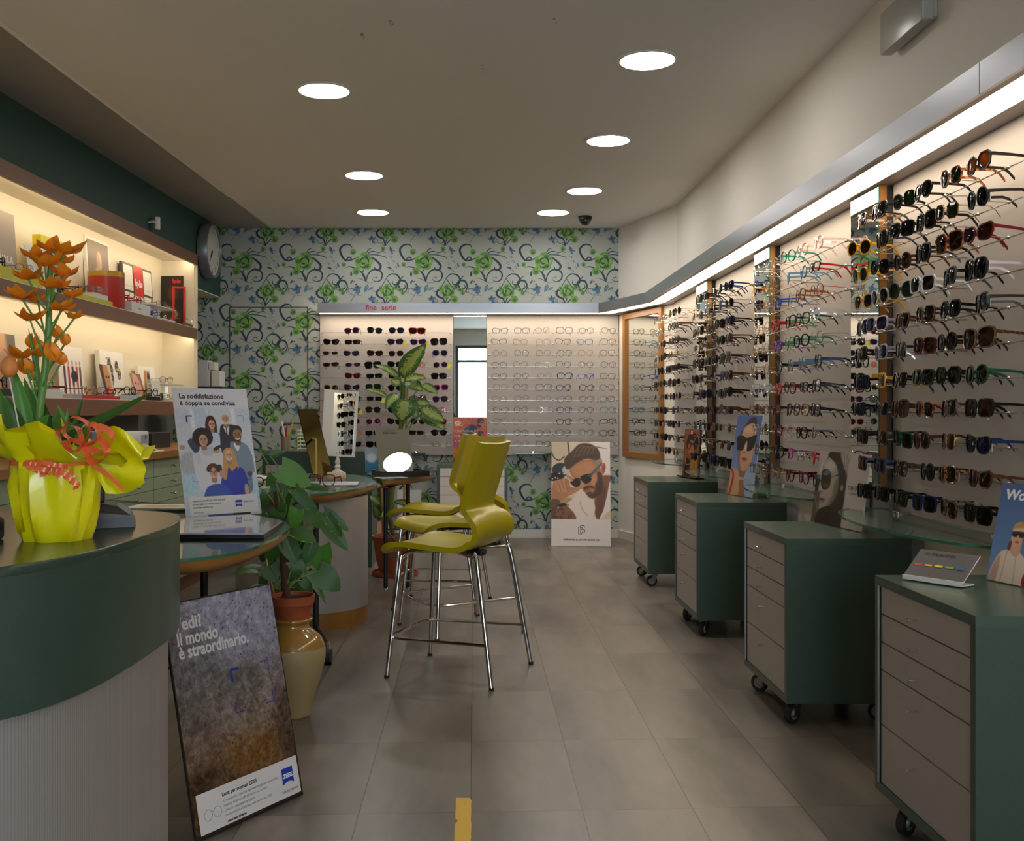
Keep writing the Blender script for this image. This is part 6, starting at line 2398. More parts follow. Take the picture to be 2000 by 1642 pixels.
p.text('TOM FORD', .258, .146, .024, '2a2422', .0002, maxw=.085)
p.text('EYEWEAR', .274, .130, .012, '3a3432', 0, maxw=.05)
t = thing('display_card', 'black and white portrait card with a white border on a green cabinet', 'display card', M=stand_M((1.369, 4.262, .6705), (1.429, 3.881, .6705), 8.3))
p.build('card', t)
mb = MB().box((.12, .004, .001), (.124, .06, .15)).box((.26, .004, .001), (.264, .06, .15))
mb.build('easel_back', M_paper, t)

# ---- blue card on the nearest cabinet
cv = Canvas(480, 660, 150).grad('38568a', '5a84b0')
cv.poly([(270, 260), (330, 250), (360, 300), (480, 260), (480, 660), (330, 660), (300, 480), (290, 380)], '7a4a3a', 10)
cv.poly([(70, 480), (150, 440), (230, 440), (320, 520), (330, 660), (30, 660)], 'cdbaa8', 5)
cv.line([(140, 450), (120, 660)], 8, '9a8070', 4, .7).line([(220, 470), (230, 660)], 8, '9a8070', 4, .7)
cv.poly([(40, 560), (90, 480), (80, 660), (20, 660)], 'a88878', 8, .9)
cv.poly([(160, 440), (160, 340), (240, 330), (245, 450), (205, 480)], 'c4937e', 4).ell(205, 345, 46, 74, 'c99a84', 3)
cv.poly([(155, 310), (170, 265), (225, 250), (262, 290), (262, 340), (200, 310)], 'b08a5c', 3).poly([(165, 300), (255, 290), (255, 312), (165, 318)], 'd0b48c', 2)
cv.poly([(160, 320), (258, 316), (252, 350), (222, 352), (210, 334), (196, 352), (166, 350)], '1c1414', 2)
cv.ell(208, 385, 20, 8, '9a4a48', 2).poly([(140, 400), (165, 380), (160, 440), (140, 440)], '5c2e28', 4)
cv.line([(240, 262), (272, 220), (300, 215)], 20, 'b07850', 4).line([(280, 280), (330, 240)], 14, 'a86a48', 4)
cv.poly([(320, 560), (400, 520), (480, 540), (480, 660), (310, 660)], '8a1c1c', 5).poly([(360, 540), (480, 520), (480, 550), (380, 570)], 'd06a50', 4)
p = Print(.19, .2616, .004)
p.canvas(cv)
p.text('Woodys', .016, .219, .036, 'dcdce4', .0014, shear=.12, maxw=.15)
t = thing('display_card', 'blue card of a person in a visor and beige jacket on the nearest cabinet', 'display card', M=stand_M((1.362, 2.79, .6705), (1.414, 2.607, .6705), 12.4))
p.build('card', t)
mb = MB().box((.09, .004, .001), (.094, .07, .14))
mb.build('easel_back', M_paper, t)

# ---- polarization test stand: bent acrylic plate
aL, aR = at(1740 + 255 / 11.11, 1070 + 690 / 11.11, .45 * F / (1070 + 690 / 11.11 - 802)), at(1740 + 1545 / 11.11, 1070 + 880 / 11.11, .45 * F / (1070 + 880 / 11.11 - 802))
aL.z = aR.z = .6705
wS = (aR - aL).length
t = thing('test_stand', 'small tilted silver polarization test stand with five colour bars on the nearest cabinet', 'test stand', M=stand_M(tuple(aL), tuple(aR), 0))
mb = MB().box((0, 0, 0), (wS, .055, .003))
mb.box((0, -.0015, 0), (wS, .004, .012))
mb.build('base', mat('white_acrylic', 'd8d8d8', 0.15), t)
p = Print(wS, .105, .003, edge='e0e0e2', back='d0d0d0')
cv = Canvas(wS * 1000, 105, 90, '565554')
cv.noise(.012, 4)
p.canvas(cv)
p.text('TEST POLARIZATION', .020, .085, .0125, '1c1a1a', .0005, maxw=wS * .52)
for q, c in enumerate(('c8471c', 'd8a416', 'd8d020', '7aa02a', '1763ae')):
    x0 = wS * (.06 + .178 * q)
    p.rect(x0, .045, x0 + wS * .125, .0515, c)
    p.stroke([(x0 + .003, .0555), (x0 + .003, .078), (x0 + wS * .115, .078), (x0 + wS * .115, .0555)], .0007, '6c6b6a', False, True)
Mp = Matrix.Translation((0, .001, .008)) @ Matrix.Rotation(math.radians(-52), 4, 'X')
p.build('test_plate', t, Mp, rough=.3)

# ------------------------------------------------------------------ things on the lit wall shelves (x along, -y into the room)
def sp(px, yl):
    return F * (2.5387 + yl) / (1003.9 - px) * math.cos(math.atan(SL)) - (0.0)


def shelfM(s, y, z, yaw=0.0):
    return ML @ Matrix.Translation((s, y, z)) @ Matrix.Rotation(math.radians(yaw), 4, 'Z')


def card(name, label, s, y, z, w, h, p, yaw=0.0, lean=4.0, cat='display card', t=.004, rough=.4):
    o = p.build(name, None, shelfM(s, y, z, yaw) @ Matrix.Rotation(math.radians(-lean), 4, 'X'), rough=rough)
    return tag(o, label, cat)


def block(name, label, s, y, z, w, d, h, m, yaw=0, cat='display block', r=.002):
    mb = MB().rbox((0, 0, 0), (w, d, h), r)
    o = mb.build(name, m, None, M=shelfM(s, y, z, yaw))
    return tag(o, label, cat)


ZU, ZL = 1.78, 1.192
# upper shelf
p = Print(.44, .41, .018, edge='a8978a')
p.canvas(Canvas(44, 41, 60, 'a39488').ell(17, 30, 9, 22, 'b8aba0', 1).ell(17, 30, 5, 17, '8a7a70', 1))
p.text('FURLA', .215, .135, .052, 'efe9e2', .001, spacing=1.25)
card('brand_board', 'taupe board with white lettering at the near end of the upper shelf', 5.30, .17, ZU, .44, .41, p, cat='board')
p = Print(.24, .27, .004)
p.canvas(Canvas(24, 27, 60, 'c8ced2').ell(13, 13, 7, 10, 'b4a394', 2).ell(13, 15, 5, 8, 'd8c0a8', 3))
card('display_card', 'pale blue card with an oval picture, on the upper shelf beside the taupe board', 5.78, .10, ZU, .24, .27, p, yaw=-6, lean=14)
p = Print(.33, .345, .05, edge='e2cc1c', back='c8b418')
p.rect(0, 0, .33, .345, 'e8d424')
p.canvas(Canvas(24, 24, 60, '4c4846').ell(12, 14, 6, 9, '8a8078', 2).ell(12, 12, 3, 5, 'b0a498', 2), .07, .03, .31, .285)
p.stroke([(.11, .235), (.15, .255), (.19, .235), (.22, .262)], .006, 'd8d4d0')
card('display_box', 'yellow display box with a dark portrait on the upper shelf behind the flowers', sp(84, .14), .14, ZU, .33, .345, p, lean=2, cat='display box')
p = Print(.40, .495, .02, edge='ece6dc')
p.rect(0, 0, .40, .495, 'f0ebe2')
p.canvas(Canvas(36, 45, 90, '8a7868').grad('7c6a5c', '94826e').ell(18, 36, 12, 19, 'dccdb8', 1.5).ell(19.5, 13, 4.2, 6.5, 'd8b898', 1.0).ell(17.5, 13, 3, 6, 'a88468', 1.5, .6).rect(18, 18, 21, 24, 'b8906f', 1), .02, .018, .38, .475)
card('framed_portrait', 'white framed portrait of a person in a pale shirt behind the red drum box', 6.86, .235, ZU, .40, .495, p, lean=4, cat='framed portrait')
t = thing('drum_box', 'red drum shaped box with a gold rim on the upper shelf', 'box', M=shelfM(6.83, .115, ZU))
mb = MB().lathe([(.113, 0), (.115, .004), (.115, .205)], 40)
mb.build('drum', mat('drum_red', 'b02a24', 0.35), t, smooth=True)
mb = MB().lathe([(.116, .205), (.116, .238), (.113, .24), (.0, .24)], 40, cap1=False)
mb.build('gold_rim', mat('drum_gold', 'b8913a', 0.3, .6), t, smooth=True)
p = Print(.60, .405, .02, edge='5a5048', back='50463e')
p.rect(0, 0, .60, .405, '5a5048')
for i in range(3):
    for j in range(2):
        x0, z0 = .018 + .194 * i, .015 + .195 * j
        if (i, j) != (1, 1):
            p.rect(x0, z0, x0 + .176, z0 + .178, 'f2ede4')
            p.stroke([(x0 + .01, z0 + .03), (x0 + .16, z0 + .03)], .002, 'b8b0a8', False)
p.rect(.206, .180, .396, .405, 'd03a30')
p.text('Ray-Ban', .215, .255, .07, 'f6eee8', .0025, shear=.35, maxw=.165)
card('display_board', 'grid board of white panels with a red square emblem on the upper shelf', 7.44, .215, ZU, .60, .405, p, lean=4, cat='display board')
p = Print(.175, .415, .016, edge='28221e', back='1a1614')
p.canvas(Canvas(17, 41, 60, '2c211b').grad('241d1a', '30241c').ell(9, 14, 3.5, 6, '5a3a28', 2).ell(8, 30, 6, 9, '4a3626', 3).line([(4, 24), (12, 30), (5, 36)], 2, 'a89078', 1))
p.text('Ray-Ban', .085, .36, .045, 'c83a30', .002, shear=.3, maxw=.07)
o = p.build('display_board', None, shelfM(8.372, .275, ZU, -90), rough=.4)
tag(o, 'dark poster board with red script leaning on the far end of the upper shelf', 'display board')
mb = MB()
for q in ((0, 0, .014, .31), (.085, 0, .099, .31)):
    mb.box((q[0], 0, q[1]), (q[2], .022, q[3]))
mb.box((.014, 0, 0), (.085, .022, .014)).box((.014, 0, .296), (.085, .022, .31))
tag(mb.build('display_arch', mat('red_acrylic', 'd2302a', 0.25), None, M=shelfM(8.20, .13, ZU, -84)), 'empty upright red frame in front of the dark poster board', 'display stand')
block('display_block', 'yellow topped white block at the near end of the upper shelf', 5.22, .01, ZU, .46, .13, .062, [mat('acid_yellow', 'c9c21c', 0.4)])
block('display_tray', 'acid yellow tray holding glasses in front of the red drum', 6.18, .005, ZU, .48, .10, .028, MATS['acid_yellow'], cat='display tray')
block('display_block', 'small white block on the acid yellow tray on the upper shelf', 6.40, .02, ZU + .028, .22, .07, .034, mat('white_block', 'd9d8d4', 0.4))
o = block('display_block', 'white lettered block under red frames, right of the red drum', 6.98, .002, ZU, .36, .10, .068, MATS['white_block'])
p = Print(.20, .03, .0006)
p.rect(0, 0, .20, .03, 'd9d8d4')
p.text('Ray·Ban', .04, .008, .018, '5a5658', .0004, shear=.2)
p.build('printed_front', o, Matrix.Translation((.08, -.0007, .018)))
block('display_block', 'grey block at the far end of the upper shelf under silver glasses', 8.18, .01, ZU, .16, .09, .022, mat('grey_block', '5a544e', 0.5))


def tier(label, s, y, z, w, d, levels, h):
    t = thing('acrylic_stand', label, 'display stand', M=shelfM(s, y, z))
    for k in range(levels):
        mb = MB().box((0, 0, .012 + k * h), (w, d, .018 + k * h))
        mb.build('shelf', M_frost, t)
    mb = MB()
    for x in (0.002, w - .004):
        mb.box((x, d - .01, 0), (x + .003, d, .012 + (levels - 1) * h + .02))
    mb.box((0, d, 0), (w, d + .003, .012 + (levels - 1) * h + .04))
    mb.build('upright', M_acrylic, t)


tier('two tier white acrylic stand holding glasses in front of the grid board', 7.46, .03, ZU, .52, .13, 2, .085)
tier('two tier clear acrylic stand with wire glasses at the far end of the lower shelf', 7.84, .07, ZL, .44, .13, 2, .115)

# lower shelf cards
p = Print(.44, .345, .004)
p.canvas(Canvas(44, 34, 90, '8a7a6c').ell(26, 8, 9, 12, 'd8a880', 2).ell(30, 24, 12, 14, 'b08a70', 3).rect(34, 0, 44, 34, '6a625c', 3).rect(8, 6, 18, 34, '70665e', 4))
card('display_card', 'portrait card at the near end of the lower shelf behind the orange egg', 5.34, .19, ZL, .44, .345, p)
p = Print(.36, .325, .004)
cvx = Canvas(36, 32, 110, 'eeeae4')
for x, c in ((8, '3a2a28'), (14, 'b03040'), (20, '241f22'), (26, 'c83a48'), (31, '5a4a44')):
    cvx.rect(x - 1.4, 12, x + 1.4, 24, c, .4).rect(x - 1.1, 24, x - .2, 31, '4a3a34', .3).rect(x + .2, 24, x + 1.1, 31, '4a3a34', .3).ell(x, 10, 1.1, 1.7, 'c09478', .3)
cvx.ell(22, 18, 5, 3.4, '1c1c1e', .5)
p.canvas(cvx)
card('display_card', 'white card with a row of standing fashion models on the lower shelf', 6.30, .18, ZL, .36, .325, p, lean=5)
p = Print(.205, .235, .004, edge='d8d4cc')
p.canvas(Canvas(20, 23, 80, 'd8ccb8').poly([(4, 0), (14, 0), (17, 8), (16, 18), (9, 22), (5, 12)], 'c89058', .8).poly([(2, 0), (7, 0), (8, 12), (12, 22), (6, 20)], '3a2c24', .8).ell(11, 8, 1.4, .8, '2a1c14', .2).ell(15, 8, 1.2, .8, '2a1c14', .2).ell(12.5, 15, 2, .7, '9a5a48', .3).poly([(0, 10), (3, 12), (8, 23), (0, 23)], '8fa0bc', .8))
card('display_card', 'narrow close-up face card leaning left of the framed faces board', 6.80, .12, ZL, .205, .235, p, lean=10)
p = Print(.42, .335, .03, edge='dcd8d0')
cvx = Canvas(42, 33, 130, 'efece6')
for x, y, c in ((16, 9, '4a4240'), (13, 13, '5a4c48'), (19, 13, '3c3638'), (11, 18, '6a5a54'), (16, 18, '4a4446'), (20, 19, '3a3032'), (12, 24, '6a3c24'), (18, 24, '3a2a24'), (29, 10, '3a3638'), (33, 15, '5a4038')):
    cvx.ell(x, y, 3.1, 3.8, c, .5).ell(x + .3, y + .8, 1.7, 2.3, 'c8a48c', .5).ell(x, y + .2, 2.0, .6, '1c1a1c', .2)
cvx.ell(33, 12, 2.8, 1.0, 'b8d020', .3).ell(16, 21.5, 2.2, .8, 'd8a820', .3).ell(11.5, 22, 2.2, .8, 'd88a20', .3).rect(24, 24, 38, 29, 'c0bcb8', 1.2).rect(9, 26, 20, 30, '4a403c', 1.2)
p.canvas(cvx)
p.text('NUOVI', .105, .275, .026, '4a4644', .0006)
card('display_board', 'white board covered with many faces in glasses on the lower shelf', 6.98, .20, ZL, .42, .335, p, lean=4, cat='display board')
p = Print(.21, .20, .004)
p.canvas(Canvas(21, 20, 70, '9a5a48').poly([(4, 0), (14, 2), (17, 12), (12, 20), (4, 18)], 'd8a894', 1.2).ell(7, 7, 1.4, .6, '3a201c', .2).ell(12, 7.5, 1.4, .6, '3a201c', .2).ell(10, 14, 2.2, .7, 'a04a44', .3))
card('display_card', 'small reddish face card leaning right of the board of faces', 7.40, .12, ZL, .21, .20, p, lean=16)
p = Print(.17, .125, .004)
p.rect(0, 0, .17, .125, 'eceae4')
p.stroke([(.03, .05), (.07, .06), (.11, .045), (.14, .06)], .003, 'b0809a')
p.stroke([(.03, .09), (.14, .09)], .002, 'c0bcb8', False)
card('display_card', 'small plain white note card standing on the lower shelf', 7.56, .06, ZL, .17, .125, p, lean=4)
p = Print(.36, .26, .02, edge='e0dcd4')
p.canvas(Canvas(36, 26, 90, 'efece6').rect(13, 3, 17, 26, 'c87a2c', 1).rect(17, 3, 25, 26, 'a8b0c0', 1).ell(23, 16, 3, 11, '6a4030', 1).ell(21, 8, 2.4, 4, '3c2a22', .6))
card('display_board', 'white board with narrow orange and brown pictures on the lower shelf', 7.72, .215, ZL, .36, .26, p, lean=4, cat='display board')
block('display_bar', 'red bar under glasses along the front of the lower shelf', 6.22, .004, ZL, .56, .09, .022, mat('red_bar', 'c8332a', 0.35), cat='display bar')
block('display_block', 'grey name block left of the red bar on the lower shelf', 6.04, .004, ZL, .15, .06, .026, mat('name_block', 'a8a8ac', 0.4))
block('display_block', 'white block with printed marks at the near end of the lower shelf', 5.72, .004, ZL, .20, .08, .045, MATS['white_block'])
block('display_block', 'pale blue block right of the red bar on the lower shelf', 6.92, .004, ZL, .22, .07, .034, mat('pale_block', 'b4bcc8', 0.4))
block('display_block', 'small black block on the front edge of the lower shelf', 7.42, .002, ZL, .13, .06, .030, M_black)
block('display_block', 'long black block at the near end of the lower shelf', 5.10, .03, ZL, .55, .10, .04, M_black)

# spectacles shown on the shelves
SG = [('black', 'ro', 'c', 5.34, .05, ZU + .062, 20, 'black round eyeglasses on the yellow topped block of the upper shelf'), ('gold', 'pa', 'c', 5.56, .05, ZU + .062, -20, 'thin gold eyeglasses on the yellow topped block of the upper shelf'),
      ('black', 'sq', 'c', 6.0, .04, ZU + .0, 15, 'black square eyeglasses on the upper shelf beside the acid yellow tray'),
      ('dtort', 'pa', 'c', 6.24, .05, ZU + .028, 30, 'dark tortoiseshell eyeglasses on the acid yellow tray'), ('grey', 'sq', 'c', 6.50, .05, ZU + .062, -25, 'grey square eyeglasses on the small white block of the upper shelf'),
      ('red', 'ro', 'c', 7.07, .05, ZU + .068, 25, 'bright red round eyeglasses on the white lettered block'), ('red', 'pa', 'c', 7.23, .05, ZU + .068, -5, 'second pair of bright red eyeglasses on the white lettered block'),
      ('blue', 'pa', 'c', 7.42, .0 + .02, ZU + .0, -25, 'blue eyeglasses at the front edge of the upper shelf'),
      ('black', 're', 'c', 7.58, .08, ZU + .018, 30, 'black eyeglasses on the lower tier of the white acrylic stand'), ('dtort', 'pa', 'c', 7.80, .08, ZU + .018, -20, 'tortoiseshell eyeglasses on the lower tier of the white acrylic stand'),
      ('gold', 'pa', 'c', 7.60, .08, ZU + .103, 20, 'gold wire eyeglasses on the upper tier of the white acrylic stand'), ('copper', 'sq', 'c', 7.82, .08, ZU + .103, -15, 'brown wire eyeglasses on the upper tier of the white acrylic stand'),
      ('silver', 'ro', 'c', 8.27, .03, ZU + .022, -30, 'silver round eyeglasses at the far end of the upper shelf'),
      ('black', 'bi', 'd', 5.42, .08, ZL + .04, 15, 'black sunglasses on the long black block of the lower shelf'), ('copper', 'pa', 'c', 5.80, .05, ZL + .045, -20, 'brown eyeglasses on the white block of the lower shelf'),
      ('burg', 'sq', 'c', 6.08, .05, ZL + .026, 20, 'burgundy eyeglasses left of the red bar on the lower shelf'),
      ('gun', 'ro', 'c', 6.34, .05, ZL + .022, 35, 'dark wire eyeglasses on the red bar of the lower shelf'), ('silver', 'ro', 'c', 6.52, .05, ZL + .022, -5, 'silver wire eyeglasses on the red bar of the lower shelf'), ('red', 'sq', 'c', 6.68, .05, ZL + .022, -35, 'red eyeglasses at the far end of the red bar'),
      ('green', 'ro', 'c', 6.90, .09, ZL + .0, 25, 'dark green eyeglasses behind the pale blue block on the lower shelf'), ('black', 'pa', 'c', 7.05, .035, ZL + .034, -15, 'black eyeglasses on the pale blue block of the lower shelf'),
      ('dtort', 'pa', 'c', 7.24, .05, ZL, 20, 'dark tortoiseshell eyeglasses between the pale blue and black blocks'), ('brown', 'ro', 'c', 7.48, .035, ZL + .03, -20, 'dark brown eyeglasses on the small black block'), ('black', 'ro', 'c', 7.70, .04, ZL, 10, 'black eyeglasses at the front edge of the lower shelf near the clear stand'),
      ('gun', 're', 'c', 8.02, .10, ZL + .018, -30, 'dark wire eyeglasses on the lower tier of the clear stand'), ('gun', 'pa', 'c', 7.98, .10, ZL + .133, -30, 'dark wire eyeglasses on the upper tier of the clear stand')]
for fr, sh, ln, s, y, z, yaw, lab in SG:
    b = SHAPES[sh][2]
    M = shelfM(s, y, z + b + .006, yaw)
    spectacles(fr, sh, ln, M, lab, 'glasses on the lit wall shelves', folded=False)

# ------------------------------------------------------------------ wall clock and sensor on the green wall, boxes in the alcove
cd = 8.79
M = Matrix.Translation((xl(cd) + .001, cd, HC + 312 * cd / F)) @ Matrix.Rotation(RZL, 4, 'Z') @ Matrix.Rotation(PI / 2, 4, 'X')
t = thing('wall_clock', 'round silver rimmed wall clock on the dark green wall', 'clock', M=M)
R_ = .228
mb = MB().lathe([(R_ * .96, 0), (R_, .01), (R_, .075), (R_ * .97, .09), (R_ * .93, .09), (R_ * .915, .07)], 48, cap1=False)
mb.build('rim', mat('clock_rim', '8a8c8e', 0.35, .5), t, smooth=True)
mb = MB().lathe([(R_ * .92, .066), (R_ * .92, .07)], 48)
mb.build('dial', mat('clock_dial', 'c4c4be', 0.4), t)
for k in range(12):
    a = math.radians(90 - 30 * (k + 1))
    vs, fs = text_geo(str(k + 1), .058, .0008, 'CENTER')
    mb = MB().add([(v[0] + R_ * .74 * math.cos(a), v[1] + R_ * .74 * math.sin(a) - .02, .0705) for v in vs], fs)
    mb.build('numeral', M_black, t)
mb = MB()
for a, L, w in ((math.radians(90 - 6 * 36), R_ * .72, .008), (math.radians(90 - 30 * 7.6), R_ * .5, .012)):
    c, s_ = math.cos(a), math.sin(a)
    mb.add([(-s_ * w, c * w, .073), (s_ * w, -c * w, .073), (c * L, s_ * L, .073)], [(0, 1, 2)])
mb.build('hands', M_black, t)
sd = 7.45
M = Matrix.Translation((xl(sd) + .001, sd + .0, HC + 368 * sd / F)) @ Matrix.Rotation(RZL, 4, 'Z')
t = thing('motion_sensor', 'small white motion sensor on a bracket on the green wall', 'motion sensor', M=M)
mb = MB().tube([(0, 0, 0), (0, -.03, .004), (.01, -.05, 0)], .009, 8)
mb.build('bracket', M_skirt, t, smooth=True)
mb = MB().rbox((-.01, -.085, -.045), (.04, -.045, .045), .008, Matrix.Rotation(math.radians(40), 4, 'Z'))
mb.build('sensor_body', M_skirt, t, smooth=True)
t = thing('tall_cupboard', 'narrow grey cupboard in the alcove beyond the lit shelves', 'cupboard')
mb = MB().box((-2.38, 8.56, 0), (-2.06, 9.0, 1.30))
mb.build('body', mat('cupboard_grey', '9a9894', 0.5), t)
mb = MB().box((-2.39, 8.55, 1.30), (-2.05, 9.0, 1.318))
mb.build('top', M_blackmetal, t)
mb = MB().box((-2.372, 8.552, .05), (-2.068, 8.56, 1.28))
mb.build('door', mat('cupboard_door', 'a8a6a2', 0.5), t)
for x0, x1, y0, y1, z0, z1, lab in ((-2.27, -2.165, 8.62, 8.80, 1.318, 1.455, 'larger white cardboard box on the grey cupboard'), (-2.155, -2.085, 8.62, 8.80, 1.318, 1.448, 'white ribbed file box standing right of the larger box on the cupboard'),
                                    (-2.265, -2.185, 8.63, 8.78, 1.456, 1.535, 'small white box with a dark square printed on it, on top of the larger box'), (-2.18, -2.13, 8.64, 8.76, 1.456, 1.52, 'smallest white box stacked beside the printed box')):
    mb = MB().rbox((x0, y0, z0), (x1, y1, z1), .003)
    o = mb.build('carton', mat('carton_white', 'c9c8c6', 0.5), None)
    tag(o, lab, 'box', 'white boxes on the cupboard')

# ------------------------------------------------------------------ things on the sideboard worktop
ZW = .8865


def wt(s, y, z=ZW, yaw=0):
    return ML @ Matrix.Translation((s, y, z)) @ Matrix.Rotation(math.radians(yaw), 4, 'Z')


t = thing('lens_meter', 'white optical device with a rounded recess on the sideboard worktop', 'optical device', M=wt(5.84, -.40))
mb = MB().rbox((0, 0, 0), (.34, .30, .035), .012).rbox((.0, .0, .035), (.34, .30, .115), .02)
mb.build('housing', mat('device_white', 'c4c4c2', 0.35), t, smooth=True)
mb = MB().rbox((.20, -.002, .045), (.30, .004, .095), .002)
mb.build('recess', mat('device_grey', '8e9094', 0.4), t)
mb = MB().box((.26, -.004, .07), (.275, -.002, .09))
mb.build('label', mat('label_blue', '2a2f6a', 0.5), t)
mb = MB().rbox((0, 0, 0), (.30, .30, .125), .006)
tag(mb.build('file_box', mat('grey_blue_box', '6a7078', 0.5), None, M=wt(5.44, -.36)), 'grey box on the worktop behind the flower pot', 'box')
mb = MB().rbox((0, 0, 0), (.36, .26, .095), .004)
tag(mb.build('storage_box', M_black, None, M=wt(6.50, -.30)), 'black box on the worktop right of the white optical device', 'box')
for k in range(2):
    mb = MB().box((0, 0, 0), (.21, .15, .004))
    tag(mb.build('paper_sheet', M_paper, None, M=wt(5.93 + .05 * k, -.50 + .02 * k, ZW + .0045 * k, 12 * k)), ('lower' if k == 0 else 'upper') + ' white sheet lying on the worktop edge', 'paper', 'papers on the worktop')

# ------------------------------------------------------------------ monitor foot and card reader on the green counter
M = Matrix.Translation((-.862, 2.40, ZCt + .0005)) @ Matrix.Rotation(math.radians(18), 4, 'Z')
t = thing('monitor_stand', 'black wedge shaped monitor foot on the green counter behind the flower pot', 'monitor stand', M=M)
mb = MB()
mb.add([(-.15, -.09, 0), (.085, -.09, 0), (.085, .10, 0), (-.15, .10, 0), (-.15, -.09, .05), (.075, -.085, .026), (.075, .095, .026), (-.15, .10, .05),
        (-.05, -.05, .062), (.045, -.05, .045), (.045, .06, .045), (-.05, .06, .062)],
       [(0, 3, 2, 1), (0, 1, 5, 4), (1, 2, 6, 5), (2, 3, 7, 6), (3, 0, 4, 7), (4, 5, 9, 8), (5, 6, 10, 9), (6, 7, 11, 10), (7, 4, 8, 11), (8, 9, 10, 11)])
mb.build('foot', mat('monitor_dark_grey', '2e2e34', 0.4), t)
mb = MB().rbox((-.03, -.02, .05), (.018, .03, .19), .01)
mb.build('column', MATS['monitor_dark_grey'], t)
M = Matrix.Translation((-1.02, 2.06, ZCt + .0005)) @ Matrix.Rotation(math.radians(-14), 4, 'Z')
t = thing('card_reader', 'black card reader at the left edge of the green counter', 'card reader', M=M)
mb = MB().rbox((-.05, -.09, 0), (.05, .09, .045), .012)
mb.build('body', M_black, t, smooth=True)
mb = MB().rbox((-.04, .0, .045), (.04, .075, .048), .006)
mb.build('display', mat('reader_display', '3a4440', 0.2), t)
for i in range(3):
    for j in range(4):
        mb = MB().rbox((-.036 + .026 * i, -.078 + .018 * j, .045), (-.016 + .026 * i, -.066 + .018 * j, .049), .003)
        mb.build('button', mat('reader_button', '8a8a8a', 0.5), t)

# ------------------------------------------------------------------ things on the desks
ZD = .7205
pad = [(-.96, 3.28), (-.655, 3.28), (-.665, 3.68), (-.83, 3.90), (-1.08, 3.72)]
t = thing('desk_pad', 'black desk pad with glossy white sheets under clear film on the nearest desk', 'desk pad')
pts = list(pad)
mb = MB().prism(pts, ZD, ZD + .012)
mb.build('pad', M_black, t)
c0 = Vector((sum(p_[0] for p_ in pts) / 5, sum(p_[1] for p_ in pts) / 5))
pin = [tuple(c0 + (Vector(p_) - c0) * .97) for p_ in pts]
mb = MB().prism(pin, ZD + .012, ZD + .016)
mb.build('sheet', mat('glossy_sheet', 'b4b6c0', 0.08, coat=0.6), t)
for k in range(3):
    p = Print(.26, .18, .003)
    p.canvas(Canvas(26, 18, 60, 'dcdcda').ell(13, 10, 9, 5, 'c8a878', .6).ell(15, 8, 4, 2, '7a9ab8', .5) if k == 2 else Canvas(26, 18, 20, 'd6d6d6'))
    M = Matrix.Translation((-1.40, 4.20, ZD + .0035 + .004 * k)) @ Matrix.Rotation(math.radians(8 - 6 * k), 4, 'Z') @ Matrix.Rotation(-PI / 2, 4, 'X')
    o = p.build('brochure', None, M)
    tag(o, ('bottom white brochure', 'middle white brochure', 'open brochure with a tan oval picture, topmost')[k] + ' of the stack beside the smiling people poster', 'brochure', 'brochures on the nearest desk')
# middle desk
p = Print(.36, .25, .002)
p.canvas(Canvas(36, 25, 80, 'c6c4cc').rect(4, 4, 32, 20, 'aaa8ba', 2).ell(18, 12, 8, 4, '7a7aa0', 2).rect(0, 0, 36, 2, 'e0e0e4'))
o = p.build('desk_mat', None, Matrix.Translation((-.985, 5.62, ZD + .0022)) @ Matrix.Rotation(math.radians(4), 4, 'Z') @ Matrix.Rotation(-PI / 2, 4, 'X'))
tag(o, 'printed leaflet sheet lying on the middle desk under the brown glasses', 'leaflet')
spectacles('burg', 'bi', 'c', Matrix.Translation((-.80, 5.52, ZD + .0345)) @ Matrix.Rotation(math.radians(-12), 4, 'Z'), 'large dark red eyeglasses lying open on the middle desk')
spectacles('gold', 'pa', 'c', Matrix.Translation((-.90, 5.22, ZD + .0275)) @ Matrix.Rotation(math.radians(25), 4, 'Z'), 'thin gold eyeglasses at the front edge of the middle desk')
spectacles('black', 'pa', 'c', Matrix.Translation((-1.16, 5.50, ZD + .0275)) @ Matrix.Rotation(math.radians(-20), 4, 'Z'), 'black eyeglasses on the middle desk behind the climbing plant')
mb = MB().rbox((-.055, -.03, 0), (.055, .03, .042), .015)
tag(mb.build('glasses_case', mat('beige_case', 'c8b49a', 0.5), None, smooth=True, M=Matrix.Translation((-.80, 6.12, ZD)) @ Matrix.Rotation(math.radians(10), 4, 'Z')), 'beige glasses case on the middle desk below the white mirror', 'glasses case')
mb = MB()
rgc = random.Random(5)
cl = [(.11 * math.cos(2 * PI * k / 14) * rgc.uniform(.8, 1.1), .07 * math.sin(2 * PI * k / 14) * rgc.uniform(.8, 1.1)) for k in range(14)]
n0 = len(cl)
mb.add([(x, y, 0) for x, y in cl] + [(x * .75, y * .75, .025 + .01 * rgc.random()) for x, y in cl] + [(0, 0, .045)],
       [(i, (i + 1) % n0, n0 + (i + 1) % n0, n0 + i) for i in range(n0)] + [(n0 + i, n0 + (i + 1) % n0, 2 * n0) for i in range(n0)] + [tuple(reversed(range(n0)))])
tag(mb.build('cleaning_cloth', mat('white_cloth', 'cfccc8', 0.8), None, smooth='all', loc=(-1.22, 5.85, ZD)), 'crumpled white cloth on the middle desk behind the climbing plant', 'cloth')
